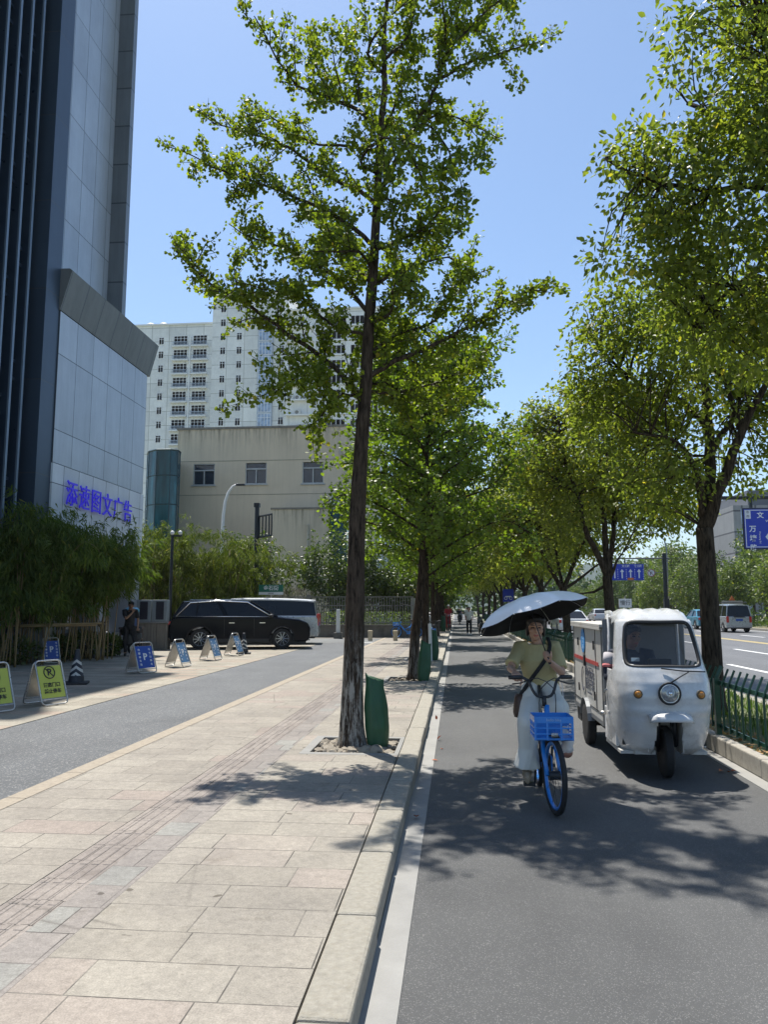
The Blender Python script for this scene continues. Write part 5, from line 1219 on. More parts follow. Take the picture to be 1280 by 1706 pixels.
        b.build('door_handle', CHR, t)
        b = MB()
        for hx in (-.62, .45): b.box((hx-.006, s*(W/2+.001)-.003, gc+.2), (hx+.006, s*(W/2+.001)+.003, belt-.02))
        b.build('door_gap', DKP, t)
    if plate: b = MB(); b.box((-L/2-.03, -.22, .75), (-L/2-.012, .22, .89)); b.build('number_plate', M('plate_blue', (.03, .1, .4), .5), t)
    b = MB(); b.box((-L/2+.15, -W/2+.1, gc-.06), (L/2-.2, W/2-.1, gc+.25)); b.build('underbody', DKP, t)
    return t
suv = car('parked_suv', 'large glossy black SUV parked across the forecourt, facing right', 'car', (-8.02, 28.66, K), math.radians(13), None, 5.1, 2.0, 1.78, .26, 1.12,
   [(-2.50, .26), (-2.60, .42), (-2.60, .85), (-2.50, 1.12), (-2.25, 1.18), (1.0, 1.18), (1.25, 1.17), (2.08, 1.08), (2.40, .96), (2.50, .76), (2.50, .42), (2.40, .28)],
   [(-2.46, 1.14), (-2.12, 1.72), (.30, 1.74), (1.32, 1.14)], (-1.475, 1.475), .375, BPNT, chrome=True, nose=(2.44, .82), rearlamp=(-2.60, .95, .06), pil=(0, .22, .50, .53, 1), tumble=.16)
b = MB()
for s in (-1, 1):
    for xc in (-1.475, 1.475): b.tube([(xc+.455*math.cos(a), s*1.003, .375+.455*math.sin(a)) for a in np.linspace(-.25, PI+.25, 18)], (.02, .014), 6)
    b.box((-1.0, s*.985-.02, .26), (1.0, s*.985+.02, .38))
b.build('arch_trim', DKP, suv)
b = MB(); b.tube([(-1.9, -.76, 1.78), (.1, -.76, 1.80)], .014, 6); b.tube([(-1.9, .76, 1.78), (.1, .76, 1.80)], .014, 6); b.build('roof_rail', CHR, suv, smooth=True)
b = MB(); b.box((2.46, -.6, .42), (2.53, .6, .62)); b.box((2.40, -.85, .30), (2.50, .85, .34)); b.build('grille', STEEL, suv, bevel=.01)
car('parked_van', 'silver people carrier with white roof and red rear lamp behind the black SUV', 'van', (-8.35, 32.3, K), math.radians(188), None, 5.1, 1.95, 1.98, .3, 1.15,
   [(-2.52, .30), (-2.58, .5), (-2.56, 1.0), (-2.50, 1.18), (1.4, 1.18), (2.2, .98), (2.5, .80), (2.52, .5), (2.45, .3)],
   [(-2.48, 1.16), (-2.38, 1.80), (1.05, 1.86), (1.75, 1.16)], (-1.5, 1.55), .36, SPNT, WPNT, tumble=.12, rearlamp=(-2.57, 1.0, .24), pil=(0, .97, 1))
mv = car('minivan', 'small silver minivan driving away on the far side of the main road', 'van', (18.6, 55.0, .01), PI/2, 'traffic on the main road', 3.9, 1.65, 1.9, .3, 1.05,
   [(-1.92, .30), (-1.95, .5), (-1.93, 1.05), (1.25, 1.05), (1.75, .9), (1.92, .7), (1.92, .35), (1.85, .3)],
   [(-1.92, 1.03), (-1.78, 1.78), (.95, 1.80), (1.55, 1.03)], (-1.2, 1.25), .31, SPNT, tumble=.12, rearlamp=(-1.95, .85, .2), pil=(0, .3, .62, 1))
b = MB(); b.box((-1.97, -.35, .98), (-1.95, .35, 1.04)); b.build('tailgate_strip', DKP, mv)
b = MB(); b.tube([(-1.6, -.6, 1.95), (.8, -.6, 1.95)], .02, 6); b.tube([(-1.6, .6, 1.95), (.8, .6, 1.95)], .02, 6)
for x in (-1.3, -.2, .7): b.tube([(x, -.72, 1.97), (x, .72, 1.97)], .02, 6)
b.build('roof_rack', DKP, mv)
sed = [[(-2.25, .28), (-2.32, .5), (-2.28, .95), (-1.55, .98), (.95, .92), (1.9, .82), (2.22, .66), (2.25, .35), (2.15, .28)], [(-1.85, .95), (-1.15, 1.40), (.15, 1.44), (1.05, .90)]]
def sedan(label, loc, rz, paint): return car('sedan', label, 'car', loc, rz, 'traffic on the main road', 4.5, 1.8, 1.45, .28, .92, *sed, (-1.35, 1.38), .33, paint, tumble=.2, nose=(2.15, .66), rearlamp=(-2.30, .80, .09), pil=(0, .45, 1))
s1 = sedan('teal-blue car partly hidden beyond the silver minivan', (18.9, 62.0, .01), PI/2, BLP)
sedan('white sedan seen between umbrella and cargo box on the main road', (7.1, 50.0, .01), PI/2, WPNT)
sedan('far white sedan on the main road just above the cargo box', (16.2, 90.0, .01), PI/2, WPNT)
sedan('far black car left of the far white sedan', (13.2, 96.0, .01), -PI/2, BPNT); sedan('farthest dark car on the main road under the trees', (16.5, 112.0, .01), PI/2, BPNT)
sedan('dark car in the middle distance right above the cargo box', (9.8, 78.0, .01), PI/2, M('maroon_paint', (.12, .02, .025), .3, coat=.7))

# ============================================================= ROAD SIGNS
SB = M('road_sign_blue', (.008, .035, .42), .4, var=.06, vs=2); SBE = M('road_sign_edge', (.012, .018, .05), .5); SW = M('road_sign_white', (.74, .76, .8), .45, var=.03)
t = thing('direction_sign', 'large blue direction sign with white characters hung from a dark gantry at the right edge', 'road sign', (15.1, 36, .1))
X0, X1, Z0, Z1 = -2.1, 2.3, 4.14, 6.04
b = MB(); b.tube([(-3.1, .3, 6.55), (8.5, .3, 6.55)], .09, 10); b.build('gantry_arm', DKM, t); b = MB(); b.tube([(8.5, .3, 0), (8.5, .3, 7.2)], .16, 12); b.build('pole', DKM, t)
for x in (X0+.45, X1-.6): b = MB(); b.box((x-.05, .05, Z1-.2), (x+.05, .2, 6.6)); b.build('hanger', DKM, t)
b = MB(); b.box((X0, -.03, Z0), (X1, .05, Z1)); b.build('backing', SBE, t, bevel=.03)
b = MB(); b.box((X0+.07, -.036, Z0+.07), (X1-.07, -.0301, Z1-.07)); b.build('panel', SB, t)
b = MB(); q = .10
for (a_, c_) in (((X0+q, Z1-q-.03), (X1-q, Z1-q)), ((X0+q, Z0+q), (X1-q, Z0+q+.03))): b.box((a_[0], -.040, a_[1]), (c_[0], -.0362, c_[1]))
for x in (X0+q, X1-q-.03): b.box((x, -.040, Z0+q+.03), (x+.03, -.0362, Z1-q-.03))
b.build('border_line', SW, t)
def rs(s, size, x, z, mat=SW, up=(0, 0, 1), **k): return text(s, size, 'lettering', mat, t, fmat((x, -.042, z), (1, 0, 0), up), .001, **k)
b = MB(); b.box((X0+.12, -.040, Z1-.50), (X0+.36, -.0362, Z1-.12)); b.build('corner_label', SW, t)
rs('市', .15, X0+.24, Z1-.22, SBE); rs('南', .15, X0+.24, Z1-.40, SBE)
for i, ch in enumerate('文三路'): rs(ch, .30, X0+.78+.50*i, Z1-.36, bold=.008)
rs('Wensan Rd', .15, X0+1.35, Z1-.62, bold=.002)
for i, ch in enumerate('万塘路'): rs(ch, .31, X0+.42, Z1-.98-.43*i, bold=.008)
text('Wantang Rd', .11, 'lettering', SW, t, fmat((X0+.72, -.042, Z1-1.35), (0, 0, -1), (1, 0, 0)), .001)
b = MB(); x, z = X0+.95, Z1-1.33; vs = [(x, z), (x+.13, z+.17), (x+1.35, z+.17), (x+1.35, z-.17), (x+.13, z-.17)]
b.add([(u, -.040, w) for u, w in vs], [(0, 1, 2, 3, 4)[::-1]]); b.build('arrow_label', SW, t)
for i, ch in enumerate('华星路'): rs(ch, .25, X0+1.30+.36*i, Z1-1.33, SBE, bold=.006)
t = thing('lane_sign', 'smaller blue lane sign with four white arrows on a mast arm over the road', 'road sign', (17.25, 80, .1))
w2, z0, z1 = 1.75, 4.28, 5.92
b = MB(); b.tube([(-2.4, .3, 6.5), (4.4, .3, 6.5)], .07, 8); b.tube([(2.2, .3, 5.05), (3.9, .3, 5.05)], .04, 6); b.build('mast_arm', M('mast_grey', (.12, .13, .14), .5, .3), t); b = MB(); b.tube([(3.9, .3, 0), (3.9, .3, 7.0)], .2, 10); b.box((3.65, -.0, 1.2), (4.15, .5, 2.4)); b.build('pole', DKM, t)
b = MB(); b.box((-w2, -.03, z0), (w2, .04, z1)); b.build('panel', SB, t)
b = MB(); b.box((-.1, .04, z1), (.0, .25, 6.5)); b.build('hanger', DKM, t)
for k in range(4):
    x = -w2+.5+k*.84; b = MB(); h = .95
    if k == 0: b.box((x+.05, -.05, z0+.2), (x+.17, -.034, z0+.95)); b.box((x-.12, -.05, z0+.952), (x+.17, -.034, z0+1.06)); b.add([(x-.34, -.045, z0+1.0), (x-.1, -.045, z0+1.2), (x-.1, -.045, z0+.8)], [(0, 1, 2)])
    else: b.box((x-.06, -.05, z0+.2), (x+.06, -.034, z0+.88)); b.add([(x-.2, -.045, z0+.84), (x, -.045, z0+1.14), (x+.2, -.045, z0+.84)], [(0, 1, 2)])
    b.build('arrow', SW, t)
b = MB()
for k in range(4):
    x = -w2+.92+k*.84
    for j in range(5):
        if x < w2-.03: b.box((x-.02, -.045, z0+.12+j*.22), (x+.02, -.034, z0+.24+j*.22))
b.build('lane_dashes', SW, t)
for s_, x in (('学院', -1.25), ('文三路', -.02), ('教工路', 1.2)): text(s_, .27, 'lettering', SW, t, fmat((x, -.045, z1-.22), (1, 0, 0), (0, 0, 1)), .001, bold=.006)
b = MB(); b.box((.12, -.055, z0+.02), (.72, -.036, z0+.25)); b.build('orange_plate', M('sign_orange', (.6, .16, .03), .5), t)
t = thing('round_sign', 'round white no-turn sign with red rim beside the lane sign', 'road sign', (19.7, 79.9, 5.1), 0); b = MB(); b.lathe([(.38, -.03), (.38, .03)], (0, 0, 0), 28, 'Y'); b.build('disc', SW, t); b = MB(); b.torus((0, -.035, 0), .34, .035, 'Y', 32, 6); b.tube([(-.24, -.04, .24), (.24, -.04, -.24)], .03, 6); b.build('rim', M('rim_dark_red', (.28, .03, .04), .5), t)
b = MB(); b.tube([(-.08, -.05, -.2), (-.08, -.05, .1), (.12, -.05, .1)], .035, 6); b.build('arrow', BK, t)
t = thing('information_plate', 'small white plate with dark letters over the tricycle box', 'sign', (9.8, 46, .1)); b = MB(); b.tube([(0, .05, 0), (0, .05, 2.2)], .04, 6); b.build('pole', STEEL, t); b = MB(); b.box((-.36, -.02, 1.55), (.36, .02, 2.05)); b.build('panel', WT, t); text('慢行', .3, 'lettering', BK, t, fmat((0, -.03, 1.8), (1, 0, 0), (0, 0, 1)), .001)
t = thing('blue_round_sign', 'small blue cycle-lane sign between the dark trunks left of the umbrella', 'road sign', (2.95, 44, .17)); b = MB(); b.tube([(0, .05, 0), (0, .05, 2.5)], .035, 6); b.build('pole', STEEL, t); b = MB(); b.box((-.3, -.02, 1.8), (.3, .02, 2.5)); b.build('panel', SB, t, bevel=.01); b = MB(); b.box((-.15, -.03, 2.05), (.15, -.022, 2.12)); b.torus((-.14, -.03, 2.0), .08, .015, 'Y', 16, 5); b.torus((.14, -.03, 2.0), .08, .015, 'Y', 16, 5); b.build('symbol', SW, t)
t = thing('warning_sign', 'small orange roadside sign above the silver minivan', 'sign', (20.6, 60, .1)); b = MB(); b.tube([(0, .05, 0), (0, .05, 2.2)], .04, 6); b.build('pole', STEEL, t); b = MB(); b.box((-.75, -.02, 1.75), (.75, .02, 2.05)); b.build('panel', STEELP, t); b = MB(); b.add([(-.22, -.02, 2.06), (.22, -.02, 2.06), (0, -.02, 2.42), (-.22, .02, 2.06), (.22, .02, 2.06), (0, .02, 2.42)], [(0, 1, 2), (5, 4, 3), (0, 3, 4, 1), (1, 4, 5, 2), (2, 5, 3, 0)]); b.build('triangle', M('sign_orange2', (.5, .13, .03), .5), t)
# ============================================================= BICYCLES, SCOOTERS
BKB = M('bike_blue', (.015, .20, .62), .35, var=.06, vs=4, coat=.4); BKD = M('bike_dark', (.02, .022, .026), .5, var=.2)
def bicycle(label, loc, rz, group=None, steer=0., simple=False, name='bicycle', paint=None, rack=True):
    """front wheel at the origin's side -Y; local -Y is forward; wheelbase 1.0"""
    P = paint or BKB; t = thing(name, label, 'bicycle', loc, rz, group); r = .305; yf, yr = -.52, .50
    S = Matrix.Translation((0, yf+.13, 0)) @ Matrix.Rotation(steer, 4, 'Z') @ Matrix.Translation((0, -(yf+.13), 0))
    def wheel(y, M4=None):
        h = bpy.data.objects.new('wheel', None); C.objects.link(h); h.parent = t
        T = (M4 if M4 else Matrix.Identity(4)) @ Matrix.Translation((0, y, r)); h.matrix_basis = T
        b = MB(); b.torus((0, 0, 0), r-.022, .023, 'X', 40, 8); b.build('tyre', TYRE, h, smooth=True)
        b = MB(); b.torus((0, 0, 0), r-.052, .016, 'X', 40, 6)
        b.build('rim', P if not simple else STEEL, h, smooth=True)
        b = MB(); b.lathe([(.035, -.045), (.035, .045)], (0, 0, 0), 12, 'X')
        for k in range(0 if simple else 10):
            a = 2*PI*k/10; b.tube([(.02*(-1)**k, 0, 0), (0, (r-.055)*math.cos(a), (r-.055)*math.sin(a))], .0022, 4)
        b.build('hub', BKD, h, smooth=.7); return h
    wheel(yf, S); wheel(yr)
    b = MB(); hd0, hd1 = Vector((0, yf+.19, .60)), Vector((0, yf+.24, .83)); bb = Vector((0, .07, .27)); st = Vector((0, .26, .72))
    b.tube([hd1, hd0], .024, 10); b.tube([hd0+Vector((0, .01, .06)), (0, -.12, .42), bb], .030, 10); b.tube([bb, st], .020, 10); b.tube([st-Vector((0, .04, .12)), (0, .02, .48), (0, -.1, .44)], .018, 8)
    for s in (-1, 1): b.tube([bb+Vector((s*.03, 0, 0)), (s*.055, yr, r)], .011, 6); b.tube([st-Vector((-s*.02, .03, .1)), (s*.055, yr, r)], .010, 6)
    b.build('frame', P, t, smooth=True)
    b = MB()
    for s in (-1, 1): b.tube([(s*.045, yf+.155, .56), (s*.055, yf+.11, .46), (s*.055, yf, r)], (.013, .018), 8)
    b.tube([(-.05, yf+.155, .57), (.05, yf+.155, .57)], .018, 8); b.tube([(0, yf+.16, .55), (0, yf+.19, .62)], .02, 8); b.xf(S); b.build('fork', P, t, smooth=True)
    b = MB(); b.tube([(0, yf+r*1.03*math.cos(a)*1.0, r+r*1.06*math.sin(a)) for a in np.linspace(.15, 1.9, 10)], (.006, .03), 8); b.xf(S); b.build('front_mudguard', BKD, t, smooth=True)
    b = MB(); b.tube([(0, yr+r*1.06*math.cos(a), r+r*1.06*math.sin(a)) for a in np.linspace(-.1, 2.3, 14)], (.006, .032), 8); b.build('rear_mudguard', BKD, t, smooth=True)
    b = MB(); b.tube([(0, yf+.24, .82), (0, yf+.26, .95)], .018, 8); b.build('stem', STEEL, t) if 0 else None
    h = MB(); h.tube([(0, yf+.24, .82), (0, yf+.25, .90)], .02, 8)
    pts = [(-.27, yf+.36, 1.05), (-.17, yf+.32, 1.055), (-.125, yf+.29, 1.03), (-.095, yf+.265, .955), (-.06, yf+.25, .905), (0, yf+.25, .895), (.06, yf+.25, .905), (.095, yf+.265, .955), (.125, yf+.29, 1.03), (.17, yf+.32, 1.055), (.27, yf+.36, 1.05)]
    h.tube(resample(pts, .03), .0125, 8); h.xf(S); h.build('handlebar', BKD, t, smooth=True)
    b = MB()
    for s in (-1, 1): b.tube([(s*.17, yf+.32, 1.055), (s*.275, yf+.362, 1.05)], .018, 8); b.tube([(s*.13, yf+.27, 1.03), (s*.2, yf+.27, 1.01), (s*.26, yf+.30, 1.0)], .006, 5)
    b.xf(S); b.build('grip', BKD, t, smooth=True)
    b = MB()
    for s in (-1, 1): b.tube(resample([(s*.13, yf+.27, 1.03), (s*.07, yf+.17, 1.06), (-s*.05, yf+.14, .98), (-s*.07, yf+.15, .8), (-s*.04, yf+.15, .6)], .05), .004, 5)
    b.xf(S); b.build('brake_cable', BKD, t, smooth=True)
    if rack:
        k = bpy.data.objects.new('basket', None); C.objects.link(k); k.parent = t; k.matrix_basis = Matrix.Translation((0, yf+.13, 0)) @ Matrix.Rotation(steer*.25, 4, 'Z') @ Matrix.Translation((0, -(yf+.13), 0))
        b = MB(); x0, x1, y0, y1, z0, z1 = -.155, .155, yf-.14, yf+.12, .60, .785
        for (a, c) in (((x0, y0, z0), (x1, y1, z0+.012)), ((x0, y1-.008, z0), (x1, y1, z1))): b.box(a, c)
        b.box((x0, y0, z1-.052), (x1, y0+.008, z1)); b.box((x0, y0, z0), (x1, y0+.008, z0+.018))
        for x in (x0, x1-.008): b.box((x, y0+.008, z0), (x+.008, y1-.008, z0+.02)); b.box((x, y0+.008, z1-.05), (x+.008, y1-.008, z1))
        for x in (x0, -.06, .05, x1-.016): b.box((x, y0-.002, z0), (x+.016, y0+.006, z1))
        for z in (z0+.045, z0+.09): b.box((x0, y0-.003, z), (x1, y0+.005, z+.012)); b.box((x0, y0, z), (x0+.007, y1, z+.012)); b.box((x1-.007, y0, z), (x1, y1, z+.012))
        for y in (y0+.09, y0+.18): b.box((x0, y, z0), (x0+.007, y+.012, z1)); b.box((x1-.007, y, z0), (x1, y+.012, z1))
        b.build('crate', P, k, bevel=.003)
        b = MB(); b.box((-.026, y0-.02, z0+.03), (.026, y0-.004, z0+.062)); b.build('reflector', HL, k, smooth=True)
        b = MB(); b.box((-.012, yf+.10, .56), (.012, yf+.2, .62)); b.build('bracket', BKD, k)
    b = MB(); b.tube([st, (0, .30, .84)], .014, 8); b.build('seat_post', STEEL, t)
    b = MB(); b.tube([(0, .14, .865), (0, .2, .865), (0, .34, .87), (0, .42, .875)], [(.012, .02), (.018, .035), (.028, .09), (.02, .075)], 12); b.build('saddle', BKD, t, smooth=True)
    b = MB(); b.lathe([(.085, .045), (.085, .055)], (0, .07, .27), 20, 'X')
    b.tube([(.07, .07, .27), (.08, .10, .42)], .012, 6); b.tube([(-.07, .07, .27), (-.08, .04, .12)], .012, 6); b.tube([(-.10, .07, .27), (.10, .07, .27)], .015, 8)
    b.box((.08, .05, .41), (.18, .14, .435)); b.box((-.18, -.01, .105), (-.08, .08, .13)); b.build('crank', BKD, t)
    b = MB(); b.box((.055, .0, .20), (.07, yr, .36)); b.build('chain_guard', P, t, bevel=.01)
    return t
# ---- the rider's bicycle
bike = bicycle('bright blue shared bicycle ridden towards the camera, blue crate basket in front', (.755, 7.02, 0.002), 0, None, steer=.16)
text('hello bike', .030, 'lettering', M('basket_lettering', (.3, .5, .8), .5), C.objects['basket'], fmat((0, -.52-.143, .76), (1, 0, 0), (0, 0, 1)), .0008)
pk = bicycle('blue shared bicycle parked on the pavement behind the green bags', (-.80, 26.4, K), PI+.12, 'parked shared bicycles', steer=.35)
dup(pk, (-2.45, 38.4, K), -PI/2+.1, 'pale blue bicycle leaning by the wall behind the right bollard')

SCW = M('scooter_white', (.6, .6, .6), .35, coat=.5); SCR = M('scooter_red', (.35, .02, .03), .35, coat=.5); SCB = M('scooter_black', (.02, .02, .024), .35, coat=.5); SEAT = M('seat_black', (.02, .02, .02), .6)
def scooter(label, loc, rz, paint, group='motor scooters along the street', front_bag=False):
    t = thing('motor_scooter', label, 'scooter', loc, rz, group)
    for y in (-.62, .58):
        h = bpy.data.objects.new('wheel', None); C.objects.link(h); h.parent = t; h.location = (0, y, .22)
        b = MB(); b.torus((0, 0, 0), .18, .045, 'X', 28, 8); b.build('tyre', TYRE, h, smooth=True); b = MB(); b.lathe([(.14, -.03), (.14, .03)], (0, 0, 0), 18, 'X'); b.build('rim', STEEL, h)
    b = MB(); b.prism([(-.42, .40), (-.50, .62), (-.40, .98), (-.33, .98), (-.30, .42), (.02, .32), (.22, .36), (.30, .66), (.78, .70), (.82, .52), (.45, .34), (.15, .22), (-.30, .24)], -.16, .16, 'X'); b.build('body', paint, t, bevel=.05, seg=3)
    b = MB(); b.tube([(0, -.62, .22), (0, -.52, .5), (0, -.42, .95)], .04, 8); b.ell((0, -.62, .38), (.09, .2, .09), 12, 8); b.build('fork', SCB, t, smooth=True)
    b = MB(); b.tube([(-.33, -.28, 1.06), (-.12, -.40, 1.03), (.12, -.40, 1.03), (.33, -.28, 1.06)], .02, 8); b.build('handlebar', SEAT, t, smooth=True)
    b = MB(); b.ell((0, -.46, .98), (.13, .10, .10), 14, 10); b.build('head_cowl', paint, t, smooth=True); b = MB(); b.ell((0, -.55, .97), (.07, .03, .05), 12, 8); b.build('headlight', HL, t, smooth=True)
    b = MB(); b.tube([(0, .14, .72), (0, .3, .77), (0, .6, .78), (0, .78, .80)], [(.03, .10), (.06, .14), (.06, .15), (.03, .10)], 14); b.build('seat', SEAT, t, smooth=True)
    b = MB()
    for s in (-1, 1): b.tube([(s*.2, -.38, 1.04), (s*.28, -.38, 1.2)], .008, 5); b.ell((s*.3, -.38, 1.24), (.06, .015, .045), 10, 8)
    b.build('mirror', SCB, t, smooth=True)
    if front_bag: b = MB(); b.box((-.16, -.82, .50), (.16, -.58, .76)); b.build('front_basket', SEAT, t, bevel=.03)
    return t
sc1 = scooter('white scooter parked at the foot of the sixth ginkgo', (-1.7, 45.5, K), .25, SCW)
sc2 = scooter('red scooter parked at the kerb past the small far green bag', (-.55, 50.8, K), .1, SCR)
dup(sc1, (-2.2, 48.6, K), .4, 'second white scooter in the parked cluster')
c = dup(sc1, (-1.9, 52.4, K), -.3, 'third, farthest white scooter in the parked cluster')
for i, (x, y, a_, w_) in enumerate(((-2.1, 55.5, .3, 'white'), (-1.8, 59.0, -.2, 'red'), (-2.3, 62.5, .5, 'white'), (-1.9, 66.5, .1, 'red'), (-2.2, 71.0, -.4, 'white'))):
    dup(sc1 if w_ == 'white' else sc2, (x, y, K), a_, ('fourth', 'fifth', 'sixth', 'seventh', 'eighth')[i]+' '+w_+' scooter down the left pavement, small in the shade')
sc3 = scooter('dark electric scooter with front basket that the man in black leans on', (-10.75, 23.75, K), math.radians(-72), SCB, front_bag=True)
sc4 = scooter('dark scooter ridden towards the camera, far down the bike lane', (.35, 77, 0), 0, SCB)
for i, (x, y, lb) in enumerate(((1.2, 88, 'distant scooter rider just beyond the dark scooter'), (.7, 101, 'very distant scooter in the middle of the lane'), (1.9, 112, 'very distant scooter on the right of the lane'))): dup(sc4 if i != 1 else sc1, (x, y, 0), .05*i, lb)

# ============================================================= PEOPLE
def organic(mb, name, mats, parent, vox=.009, sm=3, color=None):
    me = bpy.data.meshes.new(name); me.from_pydata(mb.v, [], mb.f); o = bpy.data.objects.new(name, me); C.objects.link(o)
    r = o.modifiers.new('r', 'REMESH'); r.mode = 'VOXEL'; r.voxel_size = vox; r.use_smooth_shade = True
    s = o.modifiers.new('s', 'SMOOTH'); s.factor = .5; s.iterations = sm
    dg = bpy.context.evaluated_depsgraph_get(); m2 = bpy.data.meshes.new_from_object(o.evaluated_get(dg)); bpy.data.objects.remove(o); m2.name = name
    m2.materials.clear()
    for m in mats: m2.materials.append(m)
    if color: m2.polygons.foreach_set('material_index', [color(p.center) for p in m2.polygons])
    m2.polygons.foreach_set('use_smooth', [True]*len(m2.polygons))
    o2 = bpy.data.objects.new(name, m2); C.objects.link(o2); o2.parent = parent; return o2
SKIN = M('skin', (.46, .27, .19), .5, var=.08, vs=6); SKIN2 = M('skin_tanned', (.30, .17, .11), .5, var=.1, vs=6); EYE = M('eye_dark', (.03, .02, .02), .3); LIP = M('lips', (.38, .12, .10), .45); HAIR = M('hair_black', (.015, .012, .011), .45, var=.3, vs=20, bump=.5, bs=120, stretch=(1, 1, .3)); HAIRG = M('hair_greying', (.06, .055, .05), .55, var=.4, vs=25, bump=.5, bs=100)
def V(*a): return Vector(a)
def head(b, c, R, s=1.):
    """face towards local -Y of R"""
    def e(p, r): b.ell(c+R @ (V(*p)*s), [q*s for q in r], 16, 12, R)
    e((0, .01, .035), (.076, .094, .088)); e((0, -.022, -.035), (.058, .068, .078)); e((0, -.052, -.085), (.028, .028, .024))
    e((0, -.072, .038), (.055, .025, .02)); e((0, -.094, -.012), (.012, .018, .022)); e((0, -.082, .014), (.009, .015, .03)); e((0, -.082, -.052), (.024, .012, .009)); e((0, -.080, -.066), (.02, .012, .008))
    for q in (-1, 1): e((q*.040, -.060, -.018), (.026, .025, .025)); e((q*.077, .012, -.005), (.010, .02, .032))
def hairmesh(b, c, R, s=1., long=0., cut=.0):
    def e(p, r): b.ell(c+R @ (V(*p)*s), [q*s for q in r], 16, 12, R)
    e((0, .020, .050), (.084, .098, .086)); e((0, .055, .0), (.078, .060, .085)); e((0, -.045, .088), (.06, .045, .028))
    for q in (-1, 1): e((q*.055, -.005, .075), (.035, .065, .04)); e((q*.074, .03, .0), (.018, .04, .05+long*.5))
    if long:
        b.tube([c+R @ (V(0, .06, .02)*s), c+R @ (V(0, .08, -.08)*s), c+R @ (V(0, .075, -.08-long)*s)], [(.06, .07), (.05, .06), (.025, .03)], 12)
def hand(b, w, d, palm_n, s=1., curl=.6, side=1):
    """w wrist, d direction of the fingers, palm_n normal pointing out of the palm; fingers curl towards palm_n"""
    d = d.normalized(); n = (palm_n-d*palm_n.dot(d)).normalized(); x = d.cross(n)*side
    for i in range(5):
        f = -1+.5*i
        b.tube([w, w+d*.045*s+x*f*.022*s, w+d*.085*s+x*f*.036*s], [.019*s, .0145*s, .0115*s], 8)
    for i, L in enumerate((.068, .078, .073, .058)):
        p = w+d*.082*s+x*(-.033+.022*i)*s; pts = [p]; a = .15
        for j, q in enumerate((.42, .32, .26)): a += curl*(1.0+.25*j); pts.append(pts[-1]+(d*math.cos(a)+n*math.sin(a))*L*q*s)
        b.tube(pts, [.0098*s, .0092*s, .0085*s, .0068*s], 8)
    p = w+d*.022*s-x*.024*s; b.tube([p, p+(d*.5-x*.55+n*.45)*.045*s, p+(d*.9-x*.45+n*.9)*.062*s, p+(d*1.25-x*.05+n*1.2)*.07*s], [.014*s, .0115*s, .010*s, .0075*s], 8)
